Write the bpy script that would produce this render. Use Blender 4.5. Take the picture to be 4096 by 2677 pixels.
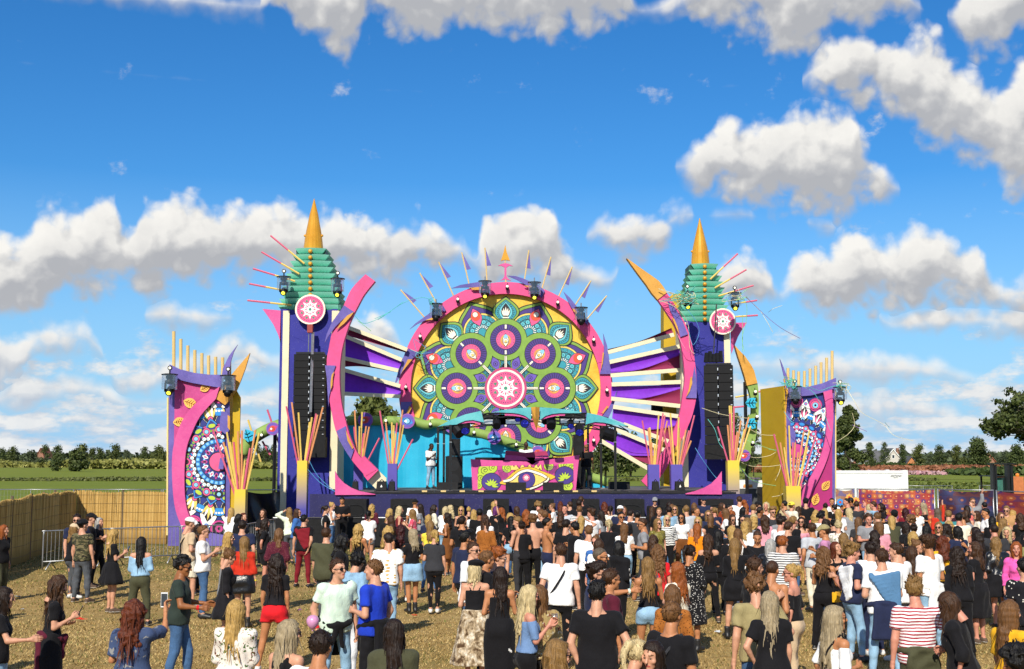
import bpy, math, random
import numpy as np
from mathutils import Vector, Matrix
random.seed(11)
rng=np.random.default_rng(11)
for _o in list(bpy.data.objects):
 bpy.data.objects.remove(_o)
SC=bpy.context.scene
COL=SC.collection
PI=math.pi
# ---------------------------------------------------------------- camera
F, CX, CY, HZ, CAMZ=4819.0, 2048.0, 1338.5, 1835.0, 3.15 # photo pixels, metres
PITCH=math.atan((HZ-CY)/F)
cam=bpy.data.cameras.new('camera')
cam.sensor_width=36.0
cam.lens=36.0*F/4096.0
cam.clip_start, cam.clip_end=0.1, 6000.0
cam_o=bpy.data.objects.new('camera',cam)
cam_o.location=(0,0,CAMZ)
cam_o.rotation_euler=(PI/2+PITCH,0,0)
COL.objects.link(cam_o)
SC.camera=cam_o
# ---------------------------------------------------------------- sun, exposure
SUN_EL, SUN_AZ=math.radians(38), math.radians(13) # behind the camera, a little to the left
sun=bpy.data.lights.new('sun','SUN')
sun.energy, sun.angle, sun.color=4.3, math.radians(0.53), (1.0,0.93,0.80)
sun_o=bpy.data.objects.new('sun',sun)
_sd=Vector((-math.sin(SUN_AZ)*math.cos(SUN_EL),-math.cos(SUN_AZ)*math.cos(SUN_EL),math.sin(SUN_EL)))
sun_o.rotation_euler=_sd.to_track_quat('Z','Y').to_euler()
sun_o.location=(-8,-20,30)
COL.objects.link(sun_o)
SC.view_settings.view_transform='Standard'
SC.view_settings.look='None'
SC.view_settings.exposure=0.35
SC.view_settings.gamma=1.0
SC.view_settings.use_curve_mapping=False
SC.cycles.max_bounces=6
SC.cycles.diffuse_bounces=2
SC.cycles.glossy_bounces=2
SC.cycles.transmission_bounces=4
SC.cycles.transparent_max_bounces=8
SC.cycles.use_denoising=True
# ---------------------------------------------------------------- sky: Nishita blue with procedural cumulus
def px_dir(x,y):
 u, v=(x-CX)/F, (CY-y)/F
 return Vector((u,math.cos(PITCH)-v*math.sin(PITCH),math.sin(PITCH)+v*math.cos(PITCH))).normalized()
def px_azel(x,y):
 d=px_dir(x,y)
 return math.degrees(math.atan2(d.x,d.y)), math.degrees(math.asin(d.z))
AZR=26.0 # the traced cloud banks span +-26 degrees, mirrored onward all round
class Nodes:
 def __init__(s,tree):
  s.t=tree
 def n(s,typ,**kw):
  nd=s.t.nodes.new(typ)
  for k, v in kw.items():
   setattr(nd,k,v)
  return nd
 def put(s,sock,v):
  if hasattr(v,'is_output')or isinstance(v,bpy.types.NodeSocket):
   s.t.links.new(v,sock)
  else:
   sock.default_value=v
 def m(s,op,a,b=None,c=None,clamp=False):
  nd=s.n('ShaderNodeMath',operation=op,use_clamp=clamp)
  s.put(nd.inputs[0],a)
  if b is not None:
   s.put(nd.inputs[1],b)
  if c is not None:
   s.put(nd.inputs[2],c)
  return nd.outputs[0]
 def vm(s,op,a,b=None):
  nd=s.n('ShaderNodeVectorMath',operation=op)
  s.put(nd.inputs[0],a)
  if b is not None:
   s.put(nd.inputs[3 if op=='SCALE' else 1],b)
  return nd.outputs[1]if op in('DOT_PRODUCT','LENGTH')else nd.outputs[0]
 def xyz(s,x,y,z=0.0):
  nd=s.n('ShaderNodeCombineXYZ')
  for i, v in enumerate((x,y,z)):
   s.put(nd.inputs[i],v)
  return nd.outputs[0]
 def sep(s,v):
  nd=s.n('ShaderNodeSeparateXYZ')
  s.put(nd.inputs[0],v)
  return nd.outputs
 def noise(s,vec,scale,detail=4.0,rough=0.5,dist=0.0,out=0,dims='3D',lac=2.0):
  nd=s.n('ShaderNodeTexNoise',noise_dimensions=dims)
  s.put(nd.inputs['Vector'],vec)
  nd.inputs['Scale'].default_value=scale
  nd.inputs['Detail'].default_value=detail
  nd.inputs['Roughness'].default_value=rough
  nd.inputs['Lacunarity'].default_value=lac
  nd.inputs['Distortion'].default_value=dist
  return nd.outputs[out]
 def voro(s,vec,scale,feature='F1',out=0,rnd=1.0,dims='3D',smooth=None):
  nd=s.n('ShaderNodeTexVoronoi',feature=feature,voronoi_dimensions=dims)
  s.put(nd.inputs['Vector'],vec)
  nd.inputs['Scale'].default_value=scale
  nd.inputs['Randomness'].default_value=rnd
  if smooth is not None:
   nd.inputs['Smoothness'].default_value=smooth
  return nd.outputs[out]
 def mapr(s,v,a,b,c=0.0,d=1.0,typ='LINEAR'):
  nd=s.n('ShaderNodeMapRange',interpolation_type=typ)
  for i, x in enumerate((v,a,b,c,d)):
   s.put(nd.inputs[i],x)
  return nd.outputs[0]
 def mix(s,f,a,b,typ='MIX'):
  nd=s.n('ShaderNodeMix',data_type='RGBA',blend_type=typ)
  s.put(nd.inputs[0],f)
  s.put(nd.inputs[6],c4(a))
  s.put(nd.inputs[7],c4(b))
  return nd.outputs[2]
 def ramp(s,f,stops,interp='LINEAR'):
  nd=s.n('ShaderNodeValToRGB')
  nd.color_ramp.interpolation=interp
  el=nd.color_ramp.elements
  while len(el)<len(stops):
   el.new(0.5)
  for e, (p,c)in zip(el,stops):
   e.position, e.color=p, c4(c)
  s.put(nd.inputs[0],f)
  return nd.outputs[0]
 def curve(s,f,pts):
  nd=s.n('ShaderNodeFloatCurve')
  cu=nd.mapping.curves[0]
  pts=sorted(pts)
  while len(cu.points)<len(pts):
   cu.points.new(0.5,0.5)
  for p, (x,y)in zip(cu.points,pts):
   p.location=(x,y)
   p.handle_type='AUTO_CLAMPED'
  nd.mapping.extend='HORIZONTAL'
  nd.mapping.update()
  s.put(nd.inputs['Value'],f)
  return nd.outputs[0]
def c4(c):
 if isinstance(c,bpy.types.NodeSocket):
  return c
 if len(c)==3:
  return(c[0],c[1],c[2],1.0)
 return tuple(c)
# cloud banks traced as an upper and a lower edge over azimuth: (x, top, base) in photo pixels
BANKS=[
 # upper left/middle grey-white bank leaving the frame at the top
 [(1040,10,60),(1090,-150,60),(1200,-200,110),(1300,-240,175),(1390,-250,205),(1440,-250,150),
 (1480,-250,60),(1560,-260,110),(1750,-280,150),(1900,-260,95),(2080,-260,130),(2230,-260,170),
 (2330,-250,130),(2500,-150,60),(2550,30,60),
 (2640,10,60),(2760,-150,60),(2900,-250,100),(3010,-260,130),(3120,-260,215),(3230,-260,195),
 (3330,-230,100),(3450,-230,130),(3560,-180,60),(3680,20,50),(3780,55,70),(3850,-30,180),
 (3960,-120,220),(4096,-200,130),(4250,-200,100),(4400,0,60)],
 # two clouds at the upper right
 [(3205,327,336),(3235,258,344),(3322,172,392),(3425,148,422),(3580,163,451),(3700,134,559),(3786,189,602),(3838,258,594),(3941,318,688),(4010,336,774),(4096,241,766),(4234,207,740),(4406,447,568)],
 [(2685,663,671),(2711,651,688),(2771,594,731),(2857,516,774),(2908,473,795),(2977,516,809),(3081,461,826),(3167,451,847),(3270,422,857),(3356,413,835),(3442,516,809),(3511,637,795),(3571,723,783),(3614,757,768)],
 # main bank along the middle
 [(-350,1050,1200),(-150,960,1260),(0,945,1290),(90,930,1240),(160,870,1230),(230,845,1200),
 (320,845,1180),(400,780,1190),(455,790,1200),(490,900,1180),(540,900,1170),(575,800,1165),
 (700,790,1150),(820,800,1130),(930,830,1090),(1050,830,1100),(1150,830,1110),(1250,870,1120),
 (1370,860,1125),(1500,890,1120),(1640,885,1100),(1760,930,1080),(1850,960,1050),(1900,1020,1080),
 (1930,900,1110),(2000,850,1140),(2100,835,1150),(2200,850,1160),(2250,960,1170),(2350,1060,1160),
 (2440,1100,1150),(2520,1020,1030),(2600,1100,1110),(2780,1090,1100),(2880,1060,1200),(2960,1020,1210),
 (3060,1030,1220),(3110,1150,1225),(3180,1050,1230),(3300,1010,1240),(3400,930,1240),(3460,915,1240),
 (3540,980,1240),(3640,930,1240),(3730,925,1240),(3830,980,1235),(3920,1020,1240),(3990,1130,1250),
 (4100,1100,1260),(4300,1000,1260),(4500,1150,1200)],
 # small middle cloud right of centre and left strip
 [(560,1260,1265),(640,1222,1300),(720,1215,1315),(850,1240,1310),(960,1270,1285),(1050,1290,1292),
 (2320,960,965),(2380,900,960),(2450,870,1010),(2560,870,1015),(2640,850,990),(2730,830,900),
 (2800,860,870),(2860,850,880),(2960,840,880),(3060,870,880),(3200,880,890),(3280,880,930),
 (3360,915,925),(3500,1240,1250),(3560,1270,1330),(3700,1230,1340),(3900,1230,1345),(4100,1235,1350),
 (4300,1280,1330)],
 # lower heaps near the horizon
 [(-300,1500,1640),(0,1290,1560),(60,1330,1560),(150,1290,1430),(230,1280,1420),(330,1290,1410),
 (400,1380,1420),(470,1490,1560),(560,1470,1590),(660,1450,1570),(760,1440,1540),(840,1400,1500),
 (900,1345,1490),(1000,1350,1480),(1060,1420,1490),(1180,1440,1480),(1350,1330,1430),(1400,1260,1440),
 (1480,1255,1440),(1570,1300,1430),(1620,1400,1420),(2600,1430,1440),(2850,1440,1500),(3050,1430,1500),
 (3350,1400,1530),(3450,1420,1535),(3700,1440,1530),(3900,1500,1535),(4100,1520,1540),(4400,1400,1500)],
 [(-300,1700,1720),(0,1560,1650),(120,1480,1640),(250,1500,1620),(380,1520,1600),(500,1590,1640),
 (620,1600,1640),(900,1580,1640),(1100,1560,1640),(1400,1600,1640),(2500,1580,1640),(2800,1560,1620),
 (3350,1590,1690),(3480,1575,1700),(3580,1560,1710),(3680,1580,1715),(3800,1630,1715),(3880,1680,1712),
 (4000,1620,1660),(4200,1600,1650)],
 ]
def build_world():
 w=bpy.data.worlds.new('World')
 SC.world=w
 w.use_nodes=True
 w.cycles.sampling_method='MANUAL'
 w.cycles.sample_map_resolution=512
 t=w.node_tree
 t.nodes.clear()
 N=Nodes(t)
 out=N.n('ShaderNodeOutputWorld')
 bg=N.n('ShaderNodeBackground')
 t.links.new(bg.outputs[0],out.inputs[0])
 sky=N.n('ShaderNodeTexSky',sky_type='NISHITA')
 sky.sun_disc=False
 sky.sun_elevation=SUN_EL
 sky.sun_rotation=PI+SUN_AZ
 sky.altitude=0
 sky.air_density, sky.dust_density, sky.ozone_density=1.0, 0.3, 3.0
# ---- density group
 g=bpy.data.node_groups.new('cloud_density','ShaderNodeTree')
 g.interface.new_socket('Q',in_out='INPUT',socket_type='NodeSocketVector')
 g.interface.new_socket('D',in_out='OUTPUT',socket_type='NodeSocketFloat')
 g.interface.new_socket('H',in_out='OUTPUT',socket_type='NodeSocketFloat')
 G=Nodes(g)
 gi, go=G.n('NodeGroupInput'), G.n('NodeGroupOutput')
 q=gi.outputs[0] # (azimuth, elevation, 0) in degrees
 big=G.noise(q,0.42,3.0,0.55,out=1,dims='2D')
 wv=G.vm('SCALE',G.vm('SUBTRACT',big,(0.5,0.5,0.5)),1.5)
 q1=G.vm('ADD',q,wv)
 fb=G.noise(q1,0.50,8.0,0.52,dims='2D') # ragged detail
 cell=G.voro(G.vm('ADD',q,G.vm('SCALE',G.vm('SUBTRACT',G.noise(q,1.7,3.0,0.6,out=1,dims='2D'),(0.5,0.5,0.5)),0.55)),
 0.72,'SMOOTH_F1',dims='2D',smooth=0.3) # round heads
 cell2=G.voro(G.vm('ADD',q,G.vm('SCALE',wv,0.5)),1.75,'SMOOTH_F1',dims='2D',smooth=0.25)
 puff=G.m('ADD',G.m('MULTIPLY',G.m('SUBTRACT',0.45,cell),1.15),G.m('MULTIPLY',G.m('SUBTRACT',0.42,cell2),0.5))
 det=G.m('ADD',G.m('MULTIPLY',G.m('SUBTRACT',fb,0.5),1.7),puff)
 ax, ey=G.sep(q)[0], G.sep(q)[1]
# mirrored azimuth -> 0..1
 u=G.m('DIVIDE',G.m('PINGPONG',G.m('ADD',ax,AZR),2*AZR),2*AZR)
 res=hgt=None
 for bank in BANKS:
  tops, bases=[], []
  for(x,ty,by)in bank:
   a, e1=px_azel(x,ty)
   _, e0=px_azel(x,by)
   uu=(a+AZR)/(2*AZR)
   if 0<=uu<=1:
    tops.append((uu,e1/40.0+0.1))
    bases.append((uu,e0/40.0+0.1))
  def el(pts):
   return G.m('MULTIPLY',G.m('SUBTRACT',G.curve(u,pts),0.1),40.0)
  T, B=el(tops), el(bases)
  thick=G.m('SUBTRACT',T,B)
  dt=G.m('SUBTRACT',T,ey)
  db=G.m('SUBTRACT',ey,B)
  inner=G.m('MINIMUM',dt,G.m('MULTIPLY',db,0.75))
# inside the bank the depth below its edge, thin banks stay thin
  v=G.m('ADD',G.m('MINIMUM',inner,1.6),G.m('MULTIPLY',det,G.mapr(thick,0.1,2.2,0.12,0.95)))
  v=G.m('SUBTRACT',v,G.mapr(thick,0.0,0.35,0.8,0.0))
  hb=G.m('DIVIDE',db,G.m('MAXIMUM',thick,0.3))
  hgt=hb if hgt is None else G.m('ADD',hgt,G.m('MULTIPLY',G.m('GREATER_THAN',v,res),G.m('SUBTRACT',hb,hgt)))
  res=v if res is None else G.m('MAXIMUM',res,v)
# far strata stacked towards the horizon, all round
 qs=G.xyz(G.m('MULTIPLY',ax,0.16),G.m('POWER',G.m('MAXIMUM',G.m('ADD',ey,0.4),0.02),0.62),0.0)
 st=G.noise(qs,2.1,7.0,0.6,dims='2D')
 cov=G.mapr(ey,0.3,7.5,1.15,-0.45)
 sv=G.m('ADD',G.m('MULTIPLY',G.m('SUBTRACT',st,0.5),4.2),G.m('SUBTRACT',cov,0.55))
 hgt=G.m('ADD',hgt,G.m('MULTIPLY',G.m('GREATER_THAN',sv,res),G.m('SUBTRACT',0.62,hgt)))
 res=G.m('MAXIMUM',res,sv)
# scattered heaps above the frame
 hi=G.noise(G.vm('MULTIPLY',q,(0.075,0.11,1.0)),1.0,7.0,0.55,dims='2D')
 hv=G.m('ADD',G.m('MULTIPLY',G.m('SUBTRACT',hi,0.56),9.0),G.mapr(ey,21.0,27.0,-4.0,0.0))
 res=G.m('MAXIMUM',res,hv)
 g.links.new(res,go.inputs[0])
 g.links.new(hgt,go.inputs[1])
# ---- direction
 tc=N.n('ShaderNodeTexCoord')
 dx, dy, dz=N.sep(N.vm('NORMALIZE',tc.outputs['Generated']))
 az=N.m('MULTIPLY',N.m('ARCTAN2',dx,dy),180/PI)
 el=N.m('MULTIPLY',N.m('ARCSINE',dz),180/PI)
 Q=N.xyz(az,el)
 def dens(off):
  nd=N.n('ShaderNodeGroup')
  nd.node_tree=g
  N.put(nd.inputs[0],Q if off is None else N.vm('ADD',Q,(off[0],off[1],0)))
  return nd.outputs
 (d0,hh), (d1,_h1)=dens(None), dens((-0.34,0.62))
 alpha=N.mapr(d0,-0.30,0.72,0.0,1.0,'SMOOTHSTEP')
 grad=N.m('MINIMUM',N.m('MAXIMUM',N.m('SUBTRACT',d0,d1),-0.5),0.6)
 lit=N.m('ADD',N.m('ADD',N.m('MULTIPLY',N.m('MINIMUM',hh,1.0),0.66),N.m('ADD',N.m('MULTIPLY',grad,0.50),N.m('MULTIPLY',N.m('SUBTRACT',N.noise(N.vm('ADD',Q,(31.0,7.0,0)),0.45,5.0,0.6),0.5),0.8))),0.04)
 near_h=N.mapr(el,0.0,7.0,1.0,0.0)
 shade_c=N.mix(near_h,(0.36,0.37,0.395),(0.40,0.47,0.57))
 cl=N.ramp(lit,[(0.0,(0.0,0.0,0.0)),(0.3,(0.24,0.24,0.24)),(0.6,(0.60,0.60,0.60)),(0.95,(1,1,1))])
 ccol=N.mix(cl,shade_c,(0.75,0.735,0.70))
 ccol=N.mix(N.m('MULTIPLY',near_h,0.25),ccol,(0.55,0.63,0.72))
# sky blue: deepened as the camera's polarised, saturated rendering shows it
 hsv=N.n('ShaderNodeHueSaturation')
 hsv.inputs['Saturation'].default_value=1.30
 hsv.inputs['Value'].default_value=1.0
 N.put(hsv.inputs['Color'],sky.outputs[0])
 STR=0.11
 blue=N.mix(1.0,hsv.outputs[0],(0.47,0.765,0.94),'MULTIPLY')
 ccol=N.vm('SCALE',ccol,1.0/STR)
 blue=N.mix(N.mapr(el,0.0,13.0,0.92,0.0),blue,(0.27/STR,0.47/STR,0.72/STR))
 fin=N.mix(alpha,blue,ccol)
# below the horizon: the ground haze colour
 fin=N.mix(N.mapr(el,-1.0,-0.2,1.0,0.0),fin,(0.30/STR,0.33/STR,0.28/STR))
 t.links.new(fin,bg.inputs['Color'])
 bg.inputs['Strength'].default_value=STR
build_world()
# ================================================================ helpers
def P(x,y,d):
 """point of the plane Y = d seen at photo pixel (x, y)"""
 r=px_dir(x,y)
 t=d/r.y
 return Vector((r.x*t,d,CAMZ+r.z*t))
def G0(x,y,z=0.0):
 r=px_dir(x,y)
 t=(z-CAMZ)/r.z
 return Vector((r.x*t,r.y*t,z))
def srgb(h):
 h=h.lstrip('#')
 out=[]
 for i in(0,2,4):
  c=int(h[i:i+2],16)/255
  out.append(c/12.92 if c<=0.04045 else((c+0.055)/1.055)**2.4)
 return tuple(out)
_M={}
def mat(name,col=(0.5,0.5,0.5),rough=0.6,metal=0.0,var=0.12,scale=6.0,bump=0.0,spec=0.5,fn=None,emit=None,bscale=None,coat=0.0):
 """one procedural material: base colour broken by two noises, optional bump; fn(N, coords) may return its own colour"""
 if name in _M:
  return _M[name]
 m=bpy.data.materials.new(name)
 m.use_nodes=True
 t=m.node_tree
 b=t.nodes['Principled BSDF']
 N=Nodes(t)
 tc=N.n('ShaderNodeTexCoord')
 co=tc.outputs['Object']
 b.inputs['Roughness'].default_value=rough
 b.inputs['Metallic'].default_value=metal
 b.inputs['Specular IOR Level'].default_value=spec
 if coat:
  b.inputs['Coat Weight'].default_value=coat
 if fn:
  colr=fn(N,co)
 else:
  n1=N.noise(co,scale,5.0,0.6)
  n2=N.noise(co,scale*7.3,3.0,0.6)
  f=N.m('ADD',N.m('MULTIPLY',n1,0.65),N.m('MULTIPLY',n2,0.35))
  lo=[max(0.0,c*(1-2.2*var))for c in col[:3]]
  hi=[min(1.0,c*(1+1.8*var))for c in col[:3]]
  colr=N.ramp(f,[(0.3,lo),(0.5,col),(0.7,hi)])
 if colr is not None:
  t.links.new(colr,b.inputs['Base Color'])
 if bump:
  bp=N.n('ShaderNodeBump')
  bp.inputs['Strength'].default_value=bump
  bp.inputs['Distance'].default_value=0.02
  t.links.new(N.noise(co,bscale or scale*3,5.0,0.6),bp.inputs['Height'])
  t.links.new(bp.outputs[0],b.inputs['Normal'])
 if emit:
  b.inputs['Emission Color'].default_value=c4(emit[:3])
  b.inputs['Emission Strength'].default_value=emit[3]
 _M[name]=m
 return m
def tag(o,label=None,cat=None,group=None,kind=None):
 if label:
  o['label']=label
 if cat:
  o['category']=cat
 if group:
  o['group']=group
 if kind:
  o['kind']=kind
 return o
def thing(name,loc,label,cat,group=None,rz=0.0):
 o=bpy.data.objects.new(name,None)
 o.empty_display_size=0.2
 o.location=loc
 o.rotation_euler=(0,0,rz)
 COL.objects.link(o)
 return tag(o,label,cat,group)
def wloc(o):
 p=Vector((0,0,0))
 while o is not None:
  p=p+Vector(o.location)
  o=o.parent
 return p
def fast_mesh(name,verts,faces,mi=None,smooth=True):
 """verts (n,3) array, faces (m,4) or (m,3) int array"""
 me=bpy.data.meshes.new(name)
 verts=np.asarray(verts,np.float32)
 faces=np.asarray(faces,np.int32)
 k=faces.shape[1]
 me.vertices.add(len(verts))
 me.vertices.foreach_set('co',verts.ravel())
 me.loops.add(faces.size)
 me.loops.foreach_set('vertex_index',faces.ravel())
 me.polygons.add(len(faces))
 me.polygons.foreach_set('loop_start',np.arange(0,faces.size,k,dtype=np.int32))
 if smooth:
  me.polygons.foreach_set('use_smooth',np.ones(len(faces),bool))
 if mi is not None:
  me.polygons.foreach_set('material_index',np.asarray(mi,np.int32))
 me.update(calc_edges=True)
 return me
def put(name,me,mats,parent=None,loc=None):
 if not me.materials:
  for m in mats:
   me.materials.append(m)
 o=bpy.data.objects.new(name,me)
 for i, m in enumerate(mats):
  if me.materials[i]!=m:
   o.material_slots[i].link='OBJECT'
   o.material_slots[i].material=m
 COL.objects.link(o)
 if parent is not None:
  o.parent=parent
 if loc is not None:
  o.location=loc
 return o
class MB:
 """collects polygons in world space; build() links them as ONE mesh object"""
 def __init__(s):
  s.v, s.f, s.m=[], [], []
 def add(s,vs,fs,mi=0):
  o=len(s.v)
  s.v.extend([tuple(v)for v in vs])
  s.f.extend([tuple(i+o for i in f)for f in fs])
  s.m.extend([mi]*len(fs))
 def prism(s,pts,off,mi=0,mside=None):
  """front polygon pts (world), extruded by vector off"""
  n=len(pts)
  off=Vector(off)
  pts=[Vector(p)for p in pts]
# make the front face point away from off
  nrm=Vector((0,0,0))
  for i in range(n):
   a, b=pts[i], pts[(i+1)%n]
   nrm+=a.cross(b)
  if nrm.dot(off)>0:
   pts=pts[::-1]
  vs=pts+[p+off for p in pts]
  s.add(vs,[tuple(range(n)),tuple(range(2*n-1,n-1,-1))],mi)
  s.add(vs,[(i,i+n,(i+1)%n+n,(i+1)%n)for i in range(n)],mi if mside is None else mside)
 def pxprism(s,pts,d,thick,mi=0,mside=None):
  s.prism([P(x,y,d)for x,y in pts],(0,thick,0),mi,mside)
 def box(s,lo,hi,mi=0):
  x0, y0, z0=lo
  x1, y1, z1=hi
  v=[(x0,y0,z0),(x1,y0,z0),(x1,y1,z0),(x0,y1,z0),(x0,y0,z1),(x1,y0,z1),(x1,y1,z1),(x0,y1,z1)]
  s.add(v,[(3,2,1,0),(4,5,6,7),(0,1,5,4),(1,2,6,5),(2,3,7,6),(3,0,4,7)],mi)
 def tube(s,pts,r,seg=6,mi=0,r2=None,cap=True):
  pts=[Vector(p)for p in pts]
  n=len(pts)
  rings=[]
  up=Vector((0,0,1))
  d0=(pts[1]-pts[0]).normalized()
  a=d0.cross(up if abs(d0.dot(up))<0.95 else Vector((1,0,0))).normalized()
  for i, p in enumerate(pts):
   d=(pts[min(i+1,n-1)]-pts[max(i-1,0)]).normalized()
   a=(a-d*a.dot(d)).normalized()
   b=d.cross(a)
   rr=r if r2 is None else r+(r2-r)*i/(n-1)
   rings.append([p+(a*math.cos(2*PI*j/seg)+b*math.sin(2*PI*j/seg))*rr for j in range(seg)])
  vs=[v for ring in rings for v in ring]
  fs=[]
  for i in range(n-1):
   for j in range(seg):
    fs.append((i*seg+j,i*seg+(j+1)%seg,(i+1)*seg+(j+1)%seg,(i+1)*seg+j))
  if cap:
   fs.append(tuple(range(seg-1,-1,-1)))
   fs.append(tuple((n-1)*seg+j for j in range(seg)))
  s.add(vs,fs,mi)
 def lathe(s,c,prof,seg=16,mi=0,sy=1.0):
  """profile [(radius, z)...] turned about a vertical axis through c"""
  c=Vector(c)
  vs, fs=[], []
  for r, z in prof:
   for j in range(seg):
    a=2*PI*(j+0.5)/seg
    vs.append(c+Vector((r*math.cos(a),r*math.sin(a)*sy,z)))
  for i in range(len(prof)-1):
   for j in range(seg):
    fs.append((i*seg+j,i*seg+(j+1)%seg,(i+1)*seg+(j+1)%seg,(i+1)*seg+j))
  fs.append(tuple(range(seg-1,-1,-1)))
  fs.append(tuple((len(prof)-1)*seg+j for j in range(seg)))
  s.add(vs,fs,mi)
 def ball(s,c,r,mi=0,seg=10,sz=1.0):
  n=seg//2
  s.lathe(c,[(max(1e-4,r*math.sin(PI*i/n)),-r*sz*math.cos(PI*i/n))for i in range(n+1)],seg,mi)
 def disc(s,c,r,axis,thick,seg=28,mi=0,mside=None,r_in=0.0):
  """disc or ring facing -axis direction of thick"""
  ax=Vector(axis).normalized()
  u=ax.cross(Vector((0,0,1)))
  u=u.normalized()if u.length>1e-3 else Vector((1,0,0))
  w=u.cross(ax).normalized()
  c=Vector(c)
  if r_in<=0:
   s.prism([c+(u*math.cos(2*PI*j/seg)+w*math.sin(2*PI*j/seg))*r for j in range(seg)],-ax*thick,mi,mside)
  else:
   vs=[]
   for rr, o in((r,0),(r_in,0),(r_in,thick),(r,thick)):
    vs+=[c+(u*math.cos(2*PI*j/seg)+w*math.sin(2*PI*j/seg))*rr-ax*o for j in range(seg)]
   for k in range(4):
    s.add(vs,[(k*seg+j,k*seg+(j+1)%seg,((k+1)%4)*seg+(j+1)%seg,((k+1)%4)*seg+j)for j in range(seg)],
 mi if k==0 or mside is None else mside)
 def build(s,name,mats,parent=None,smooth=False,label=None):
  if not isinstance(mats,(list,tuple)):
   mats=[mats]
  me=bpy.data.meshes.new(name)
  off=wloc(parent)if parent is not None else(Vector(s.v[0])if False else Vector((0,0,0)))
  me.from_pydata([(v[0]-off[0],v[1]-off[1],v[2]-off[2])for v in s.v],[],s.f)
  for m in mats:
   me.materials.append(m)
  if len(mats)>1:
   me.polygons.foreach_set('material_index',s.m)
  if smooth:
   me.polygons.foreach_set('use_smooth',[True]*len(s.f))
  me.update()
  o=bpy.data.objects.new(name,me)
  COL.objects.link(o)
  if parent is not None:
   o.parent=parent
  if label:
   o['label']=label
  return o
def copy_tree(o,parent=None):
 c=o.copy()
 COL.objects.link(c)
 c.parent=parent
 for ch in list(o.children):
  copy_tree(ch,c)
 return c
def smooth_pts(pts,n=6,closed=False):
 """Catmull-Rom through pts"""
 pts=[np.array(p,float)for p in pts]
 out=[]
 m=len(pts)
 rngi=range(m)if closed else range(m-1)
 for i in rngi:
  p0=pts[(i-1)%m]if(closed or i>0)else pts[0]
  p1, p2=pts[i], pts[(i+1)%m]
  p3=pts[(i+2)%m]if(closed or i+2<m)else pts[-1]
  for k in range(n):
   t=k/n
   out.append(tuple(0.5*((2*p1)+(-p0+p2)*t+(2*p0-5*p1+4*p2-p3)*t*t+(-p0+3*p1-3*p2+p3)*t**3)))
 if not closed:
  out.append(tuple(pts[-1]))
 return out
# ================================================================ people: implicit figures meshed by surface nets
class Field:
 def __init__(s,lo,hi,h):
  s.h=h
  s.ax=[np.arange(lo[i],hi[i]+h,h,dtype=np.float32)for i in range(3)]
  s.D=np.full([len(a)for a in s.ax],1.0,np.float32)
 def win(s,lo,hi,m):
  sl, cs=[], []
  for i in range(3):
   a=s.ax[i]
   i0=max(0,int((lo[i]-m-a[0])/s.h))
   i1=min(len(a),int((hi[i]+m-a[0])/s.h)+2)
   if i1<=i0:
    return None
   sl.append(slice(i0,i1))
   sh=[1,1,1]
   sh[i]=-1
   cs.append(a[i0:i1].reshape(sh))
  return tuple(sl), cs
 def blend(s,sl,d,k):
  a=s.D[sl]
  if k<=0:
   s.D[sl]=np.minimum(a,d)
  else:
   h=np.clip(0.5+0.5*(a-d)/k,0,1)
   s.D[sl]=a+(d-a)*h-k*h*(1-h)
 def cap(s,a,b,ra,rb=None,k=0.03,cut=None,sy=1.0):
  """round cone a-b; cut=True squares the end b"""
  rb=ra if rb is None else rb
  a, b=np.array(a,float), np.array(b,float)
  r=max(ra,rb)
  w=s.win(np.minimum(a,b)-r,np.maximum(a,b)+r,k+2*s.h)
  if w is None:
   return
  sl, (X,Y,Z)=w
  ab=b-a
  L2=max(1e-9,float(ab@ab))
  t=((X-a[0])*ab[0]+(Y-a[1])*ab[1]+(Z-a[2])*ab[2])/L2
  tc=np.clip(t,0,1)
  d=np.sqrt((X-a[0]-tc*ab[0])**2+((Y-a[1]-tc*ab[1])/sy)**2+(Z-a[2]-tc*ab[2])**2)-(ra+(rb-ra)*tc)
  if cut:
   d=np.maximum(d,(t-1.0)*math.sqrt(L2))
  s.blend(sl,d,k)
 def ell(s,c,r,k=0.02,neg=False):
  c, r=np.array(c,float), np.array(r,float)
  w=s.win(c-r,c+r,k+2*s.h)
  if w is None:
   return
  sl, (X,Y,Z)=w
  q=np.sqrt(((X-c[0])/r[0])**2+((Y-c[1])/r[1])**2+((Z-c[2])/r[2])**2)
  d=(q-1)*min(r)
  if neg:
   s.D[sl]=np.maximum(s.D[sl],-d)
  else:
   s.blend(sl,d,k)
 def clip(s,c,n):
  """keep the side where (p-c).n < 0"""
  X, Y, Z=s.ax[0][:,None,None], s.ax[1][None,:,None], s.ax[2][None,None,:]
  s.D=np.maximum(s.D,((X-c[0])*n[0]+(Y-c[1])*n[1]+(Z-c[2])*n[2]).astype(np.float32))
 def mesh(s):
  return surfnets(s.D,s.ax)
_CE=[(0,1),(2,3),(4,5),(6,7),(0,2),(1,3),(4,6),(5,7),(0,4),(1,5),(2,6),(3,7)] # corner = z + 2y + 4x
_CO=np.array([[(c>>2)&1,(c>>1)&1,c&1]for c in range(8)],np.float32)
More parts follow.
